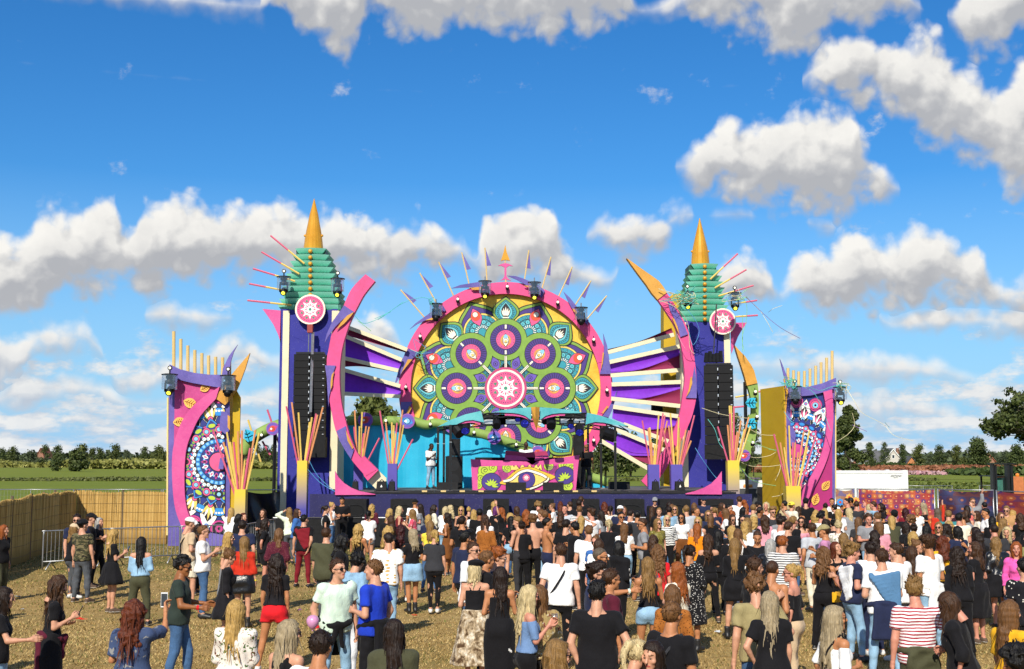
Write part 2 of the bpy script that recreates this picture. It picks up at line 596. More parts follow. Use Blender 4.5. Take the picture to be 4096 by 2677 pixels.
def surfnets(D,ax):
 S=D<0
 cor=[S[x:S.shape[0]-1+x,y:S.shape[1]-1+y,z:S.shape[2]-1+z]for x in(0,1)for y in(0,1)for z in(0,1)]
 cnt=sum(c.astype(np.int8)for c in cor)
 I=np.argwhere((cnt>0)&(cnt<8))
 if len(I)==0:
  return np.zeros((0,3)), np.zeros((0,4),int)
 vals=np.stack([D[I[:,0]+x,I[:,1]+y,I[:,2]+z]for x in(0,1)for y in(0,1)for z in(0,1)],1)
 acc=np.zeros((len(I),3),np.float32)
 n=np.zeros(len(I),np.float32)
 for a, b in _CE:
  va, vb=vals[:,a], vals[:,b]
  m=(va<0)!=(vb<0)
  t=np.where(m,va/np.where(m,va-vb,1),0)
  p=_CO[a][None]+(_CO[b]-_CO[a])[None]*t[:,None]
  acc+=p*m[:,None]
  n+=m
 p=acc/n[:,None]+I
 h=ax[0][1]-ax[0][0]
 V=p*h+np.array([ax[0][0],ax[1][0],ax[2][0]],np.float32)
 idx=np.full(cor[0].shape,-1,np.int32)
 idx[I[:,0],I[:,1],I[:,2]]=np.arange(len(I))
 Fs=[]
 for axis in range(3):
  o1, o2=[(1,2),(2,0),(0,1)][axis]
  A=np.take(S,range(0,S.shape[axis]-1),axis)
  B=np.take(S,range(1,S.shape[axis]),axis)
  E=np.argwhere(A!=B)
  E=E[(E[:,o1]>0)&(E[:,o2]>0)&(E[:,o1]<S.shape[o1]-1)&(E[:,o2]<S.shape[o2]-1)]
  if len(E)==0:
   continue
  e1, e2=np.eye(3,dtype=int)[o1], np.eye(3,dtype=int)[o2]
  q=np.stack([idx[tuple((E-e1-e2).T)],idx[tuple((E-e2).T)],idx[tuple(E.T)],idx[tuple((E-e1).T)]],1)
  inside=S[tuple(E.T)]
  q[~inside]=q[~inside][:,::-1]
  Fs.append(q)
 Q=np.concatenate(Fs)
 Q=Q[(Q>=0).all(1)]
 return V, Q
def wob(V,amp,f,seed=0):
 r=np.random.default_rng(seed)
 out=V.copy()
 for _ in range(3):
  k=r.normal(size=(3,3))*f
  ph=r.uniform(0,6.28,3)
  out+=amp/2*np.sin(V@k.T+ph)
 return out
# ---------------------------------------------------------------- templates for head and hand
def head_mesh(h,sex):
 f=Field((-.11,-.14,-.23),(.11,.14,.15),h)
 j=1.0 if sex=='m' else 0.93
 f.cap((0,-.028,-.09),(0,-.045,-.22),.056*j,.060*j,.02)
 f.ell((0,-.012,.03),(.076,.098,.092),.02)
 f.ell((0,.028,-.045),(.058*j,.062,.068),.03)
 f.cap((0,.070,-.098),(0,.066,-.098),.022,.022,.03) # chin
 f.cap((-.022,.084,.030),(.022,.084,.030),.012,.012,.02) # brow
 f.cap((0,.092,.018),(0,.112,-.022),.009,.0135,.012) # nose
 f.cap((-.016,.083,-.056),(.016,.083,-.056),.0085,.0085,.008) # mouth
 f.cap((-.013,.083,-.066),(.013,.083,-.066),.0085,.0085,.008)
 for s in(-1,1):
  f.ell((s*.045,.066,-.022),(.022,.02,.02),.02) # cheek
  f.ell((s*.031,.095,.010),(.014,.008,.008),0,neg=True) # socket
  f.ell((s*.031,.079,.008),(.0135,.0115,.0105),.003) # eye
  f.ell((s*.076,-.012,-.004),(.011,.022,.032),.008) # ear
 V, Q=f.mesh()
 C=V[Q].mean(1)
 mi=np.zeros(len(Q),int)
 x, y, z=abs(C[:,0]), C[:,1], C[:,2]
 mi[(x<.021)&(abs(z+.060)<.0085)&(y>.082)]=1 # lips
 ex=x-.031
 mi[(ex**2+((z-.008)*1.5)**2<.0105**2)&(y>.074)]=2 # eyes
 mi[(x>.014)&(x<.05)&(abs(z-.035)<.0045)&(y>.06)]=3 # brows
 return V, Q, mi
def hand_mesh(h,curl):
 """right hand, wrist at origin, fingers along -z, palm facing -x, thumb towards +y"""
 f=Field((-.09,-.07,-.22),(.06,.09,.03),h)
 f.cap((0,-.002,.02),(0,0,-.03),.026,.027,.01,sy=1.0)
 for i, (y,L,r)in enumerate([(.030,.078,.0098),(.010,.088,.0102),(-.011,.080,.0098),(-.030,.064,.0088)]):
  f.cap((0,y*.55,-.03),(0,y,-.088),.016,.0135,.012) # palm ray
  p=np.array((0.,y,-.088))
  for k, seg in enumerate((.45,.32,.23)):
   a=curl*(k+0.8)*(1+.12*i)
   q=p+np.array((-math.sin(a),0.04*(y/.03),-math.cos(a)))*L*seg
   f.cap(p,q,r*(1-.1*k),r*(.9-.1*k),.003)
   p=q
 t0, t1, t2, t3=(-.006,.020,-.022), (-.020,.048,-.055), (-.030,.055,-.085), (-.037,.052,-.108)
 f.cap(t0,t1,.017,.0125,.01)
 f.cap(t1,t2,.0118,.0105,.004)
 f.cap(t2,t3,.0105,.0085,.004)
 return f.mesh()
_TPL={}
def tpl(kind,lod,*a):
 key=(kind,lod)+a
 if key not in _TPL:
  if kind=='head':
   _TPL[key]=head_mesh((.0075,.011,.0145)[lod],*a)
  else:
   _TPL[key]=hand_mesh((.0062,.0085,.012)[lod],*a)
 return _TPL[key]
def rotx(a):
 c, s=math.cos(a), math.sin(a)
 return np.array([[1,0,0],[0,c,-s],[0,s,c]])
def rotz(a):
 c, s=math.cos(a), math.sin(a)
 return np.array([[c,-s,0],[s,c,0],[0,0,1]])
# arm presets for the right arm: (upper-arm direction, forearm direction), x = outward, y = forward
ARMS={
 'down':((.20,-.06,-1),(.10,.16,-1)),
 'down2':((.12,.05,-1),(.02,.30,-1)),
 'belly':((.22,-.12,-1),(-.42,.85,.10)),
 'phone':((.12,.10,-1),(-.25,.85,.55)),
 'drink':((.22,.22,-1),(-.15,.75,.85)),
 'forward':((.30,.45,-.9),(.05,1.0,.10)),
 'reach':((.25,.9,-.35),(-.1,1.0,.2)),
 'brow':((.75,.55,.15),(-.75,.15,.85)),
 'crown':((.85,.15,.50),(-.85,-.05,.42)),
 'up':((.35,.25,1),(.0,.15,1)),
 'photo':((.35,.75,.05),(-.15,.55,.85)),
 'hip':((.55,-.30,-.9),(-.45,.35,-.75)),
 'pocket':((.30,-.25,-1),(-.10,.42,-1)),
 'back':((.28,-.30,-1),(-.30,.05,-.75)),
 'cross':((.18,.25,-1),(-.95,.55,.15)),
 'dance':((.25,.25,-.95),(-.05,1.0,-.05)),
 'out':((.60,.25,-.75),(.45,.75,.10)),
 }
LEGS={
 'stand':((.02,0),(.02,0)),'apart':((.09,0),(.09,0)),'wide':((.15,.02),(.15,-.02)),
 'walk':((.01,.14),(.01,-.13)),'walkb':((.01,-.13),(.01,.14)),'weight':((.0,.02),(.06,.08)),'weightb':((.06,.08),(.0,.02)),
 'close':((-.02,.0),(-.015,.03)),
 }
def skeleton(sex,arms,legs,lean,yaw,pitch):
 f=sex=='f'
 sw, hw=(.158,.088)if f else(.192,.088)
 K={'sex':sex}
 R=rotx(math.radians(-lean))
 piv=np.array((0,0,.95))
 def up(p):
  return R@(np.array(p,float)-piv)+piv
 K['up'], K['R']=up, R
 if f:
  K['torso']=[(.88,.085,.108,-.015),(.97,.08,.098,-.005),(1.09,.058,.082,0),(1.20,.066,.090,0),(1.30,.082,.096,-.002),(1.385,.088,.076,-.012)]
 else:
  K['torso']=[(.89,.075,.105,-.012),(.98,.078,.102,0),(1.09,.075,.098,.004),(1.20,.088,.106,.004),(1.31,.105,.110,0),(1.395,.112,.086,-.012)]
 K['sh']=[up((sw*s,-.012,1.405 if not f else 1.385))for s in(-1,1)]
 K['el'], K['wr'], K['hd']=[], [], []
 ual, fal=(.285,.255)if not f else(.270,.240)
 for i, s in enumerate((-1,1)):
  ud, fd=[np.array(v,float)for v in ARMS[arms[i]]]
  ud, fd=ud/np.linalg.norm(ud), fd/np.linalg.norm(fd)
  ud[0]*=s
  fd[0]*=s
  ud, fd=R@ud, R@fd
  e=K['sh'][i]+ud*ual
  w=e+fd*fal
  K['el'].append(e)
  K['wr'].append(w)
  K['hd'].append(fd)
 K['hip'], K['kn'], K['an'], K['toe']=[], [], [], []
 lg=LEGS[legs]
 for i, s in enumerate((-1,1)):
  dx, dy=lg[i]
  hp=np.array((s*hw,0,.89))
  an=np.array((s*(hw+dx),dy-.02,.085))
  kn=(hp+an)/2+np.array((s*.004,.02+abs(dy)*.25,.02))
  K['hip'].append(hp)
  K['kn'].append(kn)
  K['an'].append(an)
  K['toe'].append(an+np.array((s*.03,.155,-.055)))
 K['neck']=up((0,-.025,1.46 if not f else 1.44))
 K['HR']=R@rotz(math.radians(-yaw))@rotx(math.radians(pitch))
 K['head']=up((0,.012,1.633 if not f else 1.628))
 K['arms']=arms
 K['key']=(sex,arms,legs,lean,yaw,pitch)
 return K
def bounds(K,m=.16):
 pts=np.array(K['sh']+K['el']+K['wr']+K['hip']+K['toe']+[K['head']])
 return pts.min(0)-m, pts.max(0)+m
PROF={
 'm':([.78,.84,.90,.97,1.06,1.15,1.25,1.34,1.40,1.45],[.10,.148,.160,.160,.146,.148,.160,.168,.160,.10],
 [.07,.100,.112,.108,.100,.102,.110,.110,.096,.06],[-.01,-.012,-.012,-.004,.002,.004,.002,-.004,-.012,-.02]),
 'f':([.78,.84,.90,.97,1.06,1.13,1.22,1.31,1.38,1.43],[.11,.155,.165,.156,.130,.121,.131,.140,.132,.08],
 [.07,.100,.112,.103,.088,.084,.090,.092,.080,.05],[-.01,-.014,-.014,-.006,.0,.0,.0,-.004,-.012,-.02]),
 }
def torso(f,K,infl,zlo=0,zhi=9,k=.03,loose=0.0,flare=0.0):
 zs, W, Dp, Yo=PROF[K['sex']]
 bk=K.get('build',1.0)
 R, piv=K['R'], np.array((0,0,.95))
 z0, z1=max(zs[0],zlo), min(zs[-1],zhi)
 cs=np.array([K['up']((x,y,z))for x in(-.25,.25)for y in(-.2,.2)for z in(z0,z1)])
 w=f.win(cs.min(0),cs.max(0),.08)
 if w is not None:
  sl, (X,Y,Z)=w
# back into the upright frame
  yy=R[1,1]*(Y-piv[1])+R[2,1]*(Z-piv[2])+piv[1]
  zz=R[1,2]*(Y-piv[1])+R[2,2]*(Z-piv[2])+piv[2]
  lo=loose*np.clip((1.36-zz)/.2,0,1)+flare*np.clip((1.10-zz)/.08,0,1)
  w_=np.interp(zz,zs,W)*bk+infl+lo
  d_=np.interp(zz,zs,Dp)*bk+infl+lo*.7
  y_=np.interp(zz,zs,Yo)
  q=(np.abs(X/w_)**2.3+np.abs((yy-y_)/d_)**2.3)**(1/2.3)
  d=(q-1)*np.minimum(w_,d_)
  d=np.maximum(d,np.maximum(z0-zz,zz-z1))
  f.blend(sl,d.astype(np.float32),k if f.D.min()<.5 else 0)
 if K['sex']=='f':
  if zhi>1.25:
   for s in(-1,1):
    f.ell(K['up']((s*.062,.066,1.245)),np.array((.058,.056,.060))+infl,.03)
  if zlo<.9:
   for s in(-1,1):
    f.ell((s*.072,-.056,.885),np.array((.082,.072,.086))+infl+flare,.03)
 elif zlo<.9:
  for s in(-1,1):
   f.ell((s*.066,-.048,.885),np.array((.074,.066,.080))+infl+flare,.03)
def arm_r(K):
 return(.052,.042,.033,.026)if K['sex']=='m' else(.044,.035,.029,.0225)
def body_mesh(K,lod,H=None):
 lo, hi=bounds(K,.13)
 hi[2]=K['neck'][2]+.09 if max(w[2]for w in K['wr']+K['el'])<1.35 else hi[2]
 f=Field(lo,hi,(.021,.028,.036)[lod])
 torso(f,K,0)
 r0, r1, r2, r3=arm_r(K)
 for i in range(2):
  sh, el, wr=K['sh'][i], K['el'][i], K['wr'][i]
  f.cap(K['up']((0,-.03,1.43)),sh,.046,.044,.03)
  f.ell(sh,(r0*1.12,)*3,.03)
  f.cap(sh,el,r0,r1,.03)
  f.cap(el,wr,r1*.98,r3,.012)
  f.cap(el,el+(wr-el)*.35,r1,r2*1.12,.012)
  hp, kn, an, te=K['hip'][i], K['kn'][i], K['an'][i], K['toe'][i]
  f.cap(hp,kn,.088 if K['sex']=='f' else.085,.056,.03)
  f.cap(kn,an,.053,.036,.015)
  f.cap(kn+(an-kn)*.15+np.array((0,-.012,0)),kn+(an-kn)*.42+np.array((0,-.014,0)),.046,.046,.03)
  f.cap(an,te,.036,.030,.02)
  f.cap(an+np.array((0,-.03,-.045)),te,.034,.028,.02)
 f.cap(K['neck']+K['R']@np.array((0,-.005,-.05)),K['neck']+K['R']@np.array((0,.012,.06)),.060 if K['sex']=='m' else.052,None,.05)
 V, Q=f.mesh()
 parts=[(V,Q,np.zeros(len(Q),int))]
 hv, hq, hm=tpl('head',lod,K['sex'])
 parts.append((hv@K['HR'].T+K['head'],hq,hm))
 for i, s in enumerate((-1,1)):
  curl=.55 if K['arms'][i]in('phone','drink','photo','belly','pocket','dance')else.28
  gv, gq=tpl('hand',lod,curl)
  gv=gv*np.array((s,1,1))*(1.0 if K['sex']=='m' else.92)
  if s<0:
   gq=gq[:,::-1]
  zc=-K['hd'][i]/np.linalg.norm(K['hd'][i])
  fw=K['R']@np.array((0,1.,0.))
  if abs(zc@fw)>.75:
   fw=K['R']@np.array((-.25*s,0,1.))
  yc=fw-zc*(fw@zc)
  yc/=np.linalg.norm(yc)
  xc=np.cross(yc,zc)
  parts.append((gv@np.stack([xc,yc,zc])+K['wr'][i],gq,np.zeros(len(gq),int)))
 return join(parts)
def join(parts):
 vs, qs, ms, o=[], [], [], 0
 for V, Q, m in parts:
  vs.append(V)
  qs.append(Q+o)
  ms.append(m)
  o+=len(V)
 return np.concatenate(vs), np.concatenate(qs), np.concatenate(ms)
TOPS={ # sleeve (0..1 upper arm, 1..2 forearm), hem z, inflate, loose
 'tee':(.62,.875,.017,.018),'crop':(.55,1.03,.013,.004),'long':(1.93,.88,.018,.012),'strap':(0,.98,.009,0),'tank':(0,.92,.012,.006),
 'off':(.95,.98,.014,.004),'blouse':(1.35,.93,.028,.02),'hoodie':(1.93,.85,.036,.02),'jacket':(1.93,.86,.034,.024),
 'shirt':(.85,.80,.024,.022),'fitted':(.5,.95,.009,0),'polo':(.68,.88,.018,.012),'denimoff':(1.9,.98,.02,.01),
 }
def top_mesh(K,style,lod,seed):
 sl, hem, infl, loose=TOPS[style]
 lo, hi=bounds(K,.19)
 lo[2]=hem-.06
 f=Field(lo,hi,(.018,.026,.034)[lod])
 torso(f,K,infl+.003,hem-.05,9,.03,loose,.010)
 r0, r1, r2, r3=arm_r(K)
 strap=style in('strap','tank')
 if not strap and style not in('off','denimoff'):
  for i in range(2):
   f.cap(K['up']((0,-.03,1.42)),K['sh'][i],.044+infl,.042+infl,.03)
   f.ell(K['sh'][i],(r0*1.12+infl,)*3,.03)
 if style=='hoodie':
  f.ell(K['up']((0,-.10,1.42)),(.13,.07,.08),.04)
 up=K['R']@np.array((0,0,1.))
 f.clip(K['up']((0,0,hem)),-up)
 if strap:
  f.clip(K['up']((0,0,1.34 if style=='strap' else 1.37)),up)
 elif style in('off','denimoff'):
  f.clip(K['up']((0,0,1.335)),up)
 for i in range(2):
  sh, el, wr=K['sh'][i], K['el'][i], K['wr'][i]
  if sl<=0:
   continue
  a0=sh
  if style in('off','denimoff'):
   a0=sh+(el-sh)*.22
  if sl<=1:
   f.cap(a0,sh+(el-sh)*sl,r0+infl*.9,r1+infl*1.25+.008,.02,cut=True)
  else:
   f.cap(a0,el,r0+infl*.9,r1+infl,.02)
   f.cap(el,el+(wr-el)*(sl-1),r1+infl,(r3+infl*.9)if sl>1.6 else r2+infl*1.5,.02,cut=True)
   if style=='blouse':
    f.ell(el+(wr-el)*.1,(.06,.06,.06),.03)
 if not strap and style not in('off','denimoff'):
  f.ell(K['neck']+K['R']@np.array((0,.022,.045)),(.073,.085,.062),0,neg=True)
 if strap:
  for s in(-1,1):
   pts=[(s*.075,.105,1.32),(s*.088,.05,1.415),(s*.085,-.03,1.435),(s*.075,-.085,1.385),(s*.06,-.115,1.31)]
   if K['sex']=='m':
    pts=[(x*1.2,y*1.1,z+.015)for x,y,z in pts]
   for a, b in zip(pts,pts[1:]):
    f.cap(K['up'](a),K['up'](b),.012 if style=='strap' else.022,None,.004)
 V, Q=f.mesh()
 return wob(V,.008 if infl>.011 else.003,19,seed), Q
BOTS={ # thigh add, knee r, ankle r, end z, top z
 'jeans':(.010,.066,.047,.10,1.03),'skinny':(.006,.060,.042,.11,1.03),'trousers':(.018,.078,.066,.07,1.04),'cargo':(.02,.078,.050,.12,1.03),
 'shorts':(.026,.090,0,.58,1.02),'hot':(.016,.1,0,.74,1.05),'leggings':(.005,.058,.040,.11,1.05),
 }
SKIRTS={ # [(z, half a, r)]
 'mini':[(1.03,.062,.094),(.95,.084,.115),(.85,.094,.130),(.72,.100,.136),(.66,.10,.138)],
 'flare':[(1.06,.060,.090),(.95,.09,.125),(.80,.115,.155),(.66,.14,.185),(.60,.15,.195)],
 'midi':[(1.06,.062,.092),(.95,.088,.120),(.75,.105,.145),(.50,.13,.170),(.33,.145,.185),(.27,.15,.19)],
 'knee':[(1.05,.06,.09),(.95,.088,.120),(.75,.10,.140),(.55,.108,.150),(.45,.11,.152)],
 'wrap':[(1.05,.06,.09),(.95,.084,.114),(.75,.092,.126),(.5,.088,.120),(.32,.085,.115)],
 }
def bottom_mesh(K,style,lod,seed):
 lo, hi=bounds(K,.16)
 hi[2]=1.16
 h=(.019,.027,.035)[lod]
 if style in BOTS:
  th, kr, ar, ez, tz=BOTS[style]
  lo[0], hi[0]=min(a[0]for a in K['an'])-.14, max(a[0]for a in K['an'])+.14
  lo[0], hi[0]=min(lo[0],-.28), max(hi[0],.28)
  lo[1], hi[1]=min(a[1]for a in K['an']+K['kn'])-.2, max(a[1]for a in K['an']+K['kn'])+.2
  lo[2]=ez-.04
  f=Field(lo,hi,h)
  torso(f,K,.011,0,1.1,.03)
  for i in range(2):
   hp, kn, an=K['hip'][i], K['kn'][i], K['an'][i]
   f.cap(hp,kn,(.092 if K['sex']=='f' else.088)+th,kr,.03)
   if ar:
    f.cap(kn,an,kr,ar,.012)
    f.cap(kn+(an-kn)*.1,kn+(an-kn)*.42+np.array((0,-.014,0)),.050+th,.050+th,.03)
  f.clip((0,0,ez),(0,0,-1))
  f.clip(K['up']((0,0,tz)),K['R']@np.array((0,0,1.)))
 else:
  st=SKIRTS[style]
  lo[0], hi[0], lo[1], hi[1]=-.42, .42, -.30, .30
  lo[2]=st[-1][0]-.05
  f=Field(lo,hi,h)
  n=len(st)
  for i in range(n-1):
   for t in(0,.34,.67):
    z, a, r=[st[i][j]*(1-t)+st[i+1][j]*t for j in range(3)]
    f.cap((-a,-.008,z),(a,-.008,z),r,None,.04 if f.D.min()<1 else 0)
  f.cap((-st[-1][1],-.008,st[-1][0]),(st[-1][1],-.008,st[-1][0]),st[-1][2],None,.03)
  if K['sex']=='f':
   for s in(-1,1):
    f.ell((s*.07,-.07,.885),(.098,.088,.10),.05)
  f.clip((0,0,st[-1][0]),(0,0,-1))
  f.clip(K['up']((0,0,st[0][0])),K['R']@np.array((0,0,1.)))
 V, Q=f.mesh()
 V=wob(V,.006,18,seed+5)
 if style in('flare','midi'):
  a=np.arctan2(V[:,1],V[:,0])
  w=np.clip((st[0][0]-V[:,2])/(st[0][0]-st[-1][0]),0,1)*.016*np.sin(a*11+seed)
  V[:,0]+=w*np.cos(a)
  V[:,1]+=w*np.sin(a)
 return V, Q
def shoe_mesh(K,lod,boot):
 parts=[]
 for i in range(2):
  an, te=K['an'][i], K['toe'][i]
  f=Field(np.minimum(an,te)-.1,np.maximum(an,te)+np.array((.1,.1,.26 if boot else.1)),(.015,.021,.028)[lod])
  heel=an+np.array((0,-.035,-.045))
  f.cap(heel,te+np.array((0,0,.004)),.043,.040,.01)
  f.cap(an+np.array((0,.01,-.01)),an+(te-an)*.6,.046,.034,.02)
  if boot:
   f.cap(an,an+np.array((0,0,.13)),.050,.054,.02,cut=True)
  f.clip((0,0,.004),(0,0,-1))
  V, Q=f.mesh()
  parts.append((V,Q,(V[Q].mean(1)[:,2]<.028).astype(int)))
 return join(parts)
def hair_mesh(K,style,lod,seed):
 """in head space, then carried by the head"""
 r=np.random.default_rng(seed)
 h=(.0125,.018,.025)[lod]
 long=style in('long','wavy','curly','verylong')
 L={'long':-.37,'wavy':-.35,'curly':-.33,'verylong':-.48,'bob':-.17,'mid':-.26}.get(style,0)
 lo=np.array((-.2,-.30,min(-.14,L-.12)))
 f=Field(lo,(.2,.15,.25),h)
 t={'shaved':.004,'short':.010,'quiff':.012,'bald':0,'curly':.016,'messy':.014}.get(style,.010)
 f.ell((0,-.016,.034),(.078+t,.100+t,.093+t),.0)
 if style=='quiff':
  f.ell((0,.05,.115),(.06,.06,.035),.03)
  f.ell((.02,.01,.12),(.06,.08,.03),.03)
 if style=='messy':
  for _ in range(16):
   a, b=r.uniform(0,6.28), r.uniform(.05,.12)
   f.ell((.085*math.cos(a),-.02+.10*math.sin(a),b),(.034,.034,.028),.015)
  f.ell((0,.0,.135),(.07,.09,.03),.02)
# open the face: front low, ears level
 X, Y, Z=f.ax[0][:,None,None], f.ax[1][None,:,None], f.ax[2][None,None,:]
 if style in('short','shaved','quiff','messy'):
  line=.074-.62*(Y-.045) # hairline slants down behind the ear
  line=np.where(Y>.035,.070+(Y-.035)*.25,np.where(Y>-.03,.004+(Y+.03)*.9,-.058+0*Y))
  f.D=np.maximum(f.D,(line-Z).astype(np.float32)*.7)
 else:
  line=.080-9.0*X**2+(Y-.02)*.1
  f.D=np.maximum(f.D,np.where(Y>.018,line-Z,np.float32(-.10)-Z).astype(np.float32)*.7)
 if long or style in('bob','mid'):
  n=15
  for i in range(n):
   a=math.radians(-114+228*i/(n-1)) # from the back (-y)
   sx, cy=math.sin(a), -math.cos(a)
   p=np.array((.072*sx,.084*cy-.012,.05))
   Li=L*r.uniform(.88,1.06)*(.86 if abs(a)>1.5 else 1)
   m=6
   prev=p
   amp={'wavy':.013,'curly':.018}.get(style,.003)
   ph=r.uniform(0,6.28)
   for k in range(1,m+1):
    u=k/m
    z=.05+(Li-.05)*u
# the fall: hugs the neck side, drapes outside shoulders and back
    out=1.0+(.10 if style=='curly' else 0)-.12*math.sin(u*PI)+(.12 if z<-.2 else 0)
    q=np.array((.080*sx*out+amp*math.sin(5*u*2+ph),(.092*cy-.013)*(1+.25*u*(cy<-.3))-(.035*u if z<-.15 else 0)+amp*math.cos(6*u*2+ph),z))
    rad=(.034 if style=='curly' else.027)*(1-.55*u**3)
    f.cap(prev,q,rad,rad,.009)
    if style=='curly':
     f.ell(q+r.normal(size=3)*.012,(.030,.030,.028),.008)
    prev=q
 if style=='curlyshort':
  for _ in range(40):
   v=r.normal(size=3)
   v/=np.linalg.norm(v)
   if v[1]>.35 and v[2]<.45 or v[2]<-.45:
    continue
   f.ell(np.array((0,-.02,.04))+v*(.088,.11,.10),(.034,)*3,.01)
 if style in('bun','pony','halfbun'):
  c=np.array((0,-.095,.105))if style=='bun' else np.array((0,-.125,.075))
  f.ell(c,(.045,.042,.042),.012)
  if style=='pony':
   prev=c
   for k in range(1,7):
    u=k/6
    q=c+np.array((.012*math.sin(u*5+seed),-.03-.02*math.sin(u*2.5),-.34*u))
    f.cap(prev,q,.034*(1-.3*u),.030*(1-.45*u),.01)
    prev=q
 V, Q=f.mesh()
 V=wob(V,{'curly':.012,'curlyshort':.012,'wavy':.008,'messy':.010,'short':.003,'shaved':.001,'quiff':.005}.get(style,.004),45,seed)
# strand ridges
 if style not in('shaved','bald'):
  a=np.arctan2(V[:,0],-V[:,1])
  wv=.0035*np.sin(a*21+2*np.sin(V[:,2]*11+seed))+.002*np.sin(a*37+6*V[:,2])
  V[:,0]+=wv*np.sin(a)
  V[:,1]-=wv*np.cos(a)
 if lod<2 and style not in('shaved','bald'):
# loose strands and tufts that break the outline
  n=(170 if lod==0 else 70)if(long or style in('bob','mid','pony','bun'))else(150 if lod==0 else 50)
  ids=r.choice(len(V),n)
  p=V[ids]
  o=p*np.array((1,1,.25))-np.array((0,-.01,.01))
  o/=np.linalg.norm(o,axis=1)[:,None]+1e-6
  if long or style in('bob','mid'):
   dn=np.stack([r.normal(size=n)*.16,r.normal(size=n)*.16,-np.ones(n)],1)
   ln=r.uniform(.10,.22,n)*(1.0 if long else.5)
  else:
   dn=r.normal(size=(n,3))*.6+np.array((0,-.35,.25))
   ln=r.uniform(.010,.024,n)*(1.6 if style in('messy','quiff','curlyshort')else 1)
  sd=np.cross(dn,o)
  sd/=np.linalg.norm(sd,axis=1)[:,None]+1e-6
  w0=r.uniform(.004,.009,n)[:,None]
  rows=[]
  for k, (t,w)in enumerate(((0,1),(.4,.9),(.75,.6),(1,.12))):
   c=p+o*(.002+.010*t*r.random(n)[:,None]+.012*t*t*(style in('wavy','curly')))+dn*(ln*t)[:,None]+r.normal(size=(n,3))*.004*t
   rows+=[c-sd*w0*w,c+sd*w0*w]
  S_=np.stack(rows,1).reshape(-1,3)
  b0=len(V)+8*np.arange(n)[:,None]
  Qs=np.concatenate([b0+np.array([2*k,2*k+1,2*k+3,2*k+2])for k in range(3)])
  V, Q=np.concatenate([V,S_]), np.concatenate([Q,Qs])
 full=V@K['HR'].T
 hang=V@(rotz(math.radians(-K['key'][4]))).T
 w=np.clip((.02-V[:,2])/.14,0,1)[:,None]
 drop=(rotz(math.radians(-K['key'][4]))@np.array((0,-.05,.02))@np.eye(3)-K['HR']@np.array((0,-.05,.02)))
 return full*(1-w)+(hang-drop)*w+K['head'], Q
def hat_mesh(K,style,lod):
 h=(.0115,.016,.022)[lod]
 f=Field((-.16,-.22,-.02),(.16,.24,.20),h)
 if style=='beret':
  f.ell((.02,-.025,.105),(.125,.130,.052),.0)
  f.ell((0,-.02,.07),(.095,.115,.05),.02)
 else:
  f.ell((0,-.014,.052),(.098,.121,.098),.0)
  f.clip((0,0,.045),(0,0,-1))
  s=-1 if style=='capback' else 1
  f.cap((-.045,s*.115-.01,.052),(.045,s*.115-.01,.052),.052,None,.006)
  X, Y, Z=f.ax[0][:,None,None], f.ax[1][None,:,None], f.ax[2][None,None,:]
  outer=np.abs(Y+.01)>.121-0
  thin=np.abs(Z-(.056-.25*np.abs(X)**1.5))-.011
  f.D=np.where((s*Y>.108),np.maximum(f.D,thin),f.D).astype(np.float32)
 V, Q=f.mesh()
 return V@K['HR'].T+K['head'], Q
def glasses_mb(K):
 b=MB()
 def T(p):
  return tuple(K['HR']@np.array(p,float)+K['head'])
 for s in(-1,1):
  c=(s*.031,.101,.006)
  ring=[T((c[0]+.026*math.cos(a),c[1]-.35*abs(.026*math.cos(a)*s)*(1 if math.cos(a)*s>0 else 0),c[2]+.021*math.sin(a)))for a in np.linspace(0,2*PI,11)[:-1]]
  back=[T((c[0]+.026*math.cos(a),c[1]-.006-.35*abs(.026*math.cos(a)*s)*(1 if math.cos(a)*s>0 else 0),c[2]+.021*math.sin(a)))for a in np.linspace(0,2*PI,11)[:-1]]
  n=10
  b.add(ring+back,[tuple(range(n)),tuple(range(2*n-1,n-1,-1))]+[(i,(i+1)%n,n+(i+1)%n,n+i)for i in range(n)])
  b.tube([T((s*.058,.092,.012)),T((s*.080,.045,.012)),T((s*.082,-.01,.010))],.0045,4)
 b.tube([T((-.010,.104,.012)),T((.010,.104,.012))],.004,4)
 return b
def tied_mesh(K,lod,seed):
 """jacket knotted round the waist by its sleeves, its back hanging over the seat"""
 f=Field((-.30,-.30,.45),(.30,.30,1.12),(.018,.026,.034)[lod])
 n=14
 kb=K.get('build',1.0)
 pts=[(.182*kb*math.cos(2*PI*i/n),.150*kb*math.sin(2*PI*i/n)-.008,1.0-.035*math.sin(2*PI*i/n))for i in range(n)]
 for i in range(n):
  f.cap(pts[i],pts[(i+1)%n],.034,None,.012)
 for z in np.linspace(.97,.58,9):
  w=.12+.05*(.97-z)/.4
  f.cap((-w,-.145*kb-.02*(.97-z),z),(w,-.145*kb-.02*(.97-z),z),.040,None,.03)
 f.ell((.02,.165,.97),(.05,.04,.04),.02)
 f.cap((.0,.155,.95),(-.05,.14,.70),.034,.026,.02)
 f.cap((.04,.155,.95),(.09,.13,.74),.034,.026,.02)
 V, Q=f.mesh()
 return wob(V,.012,18,seed), Q
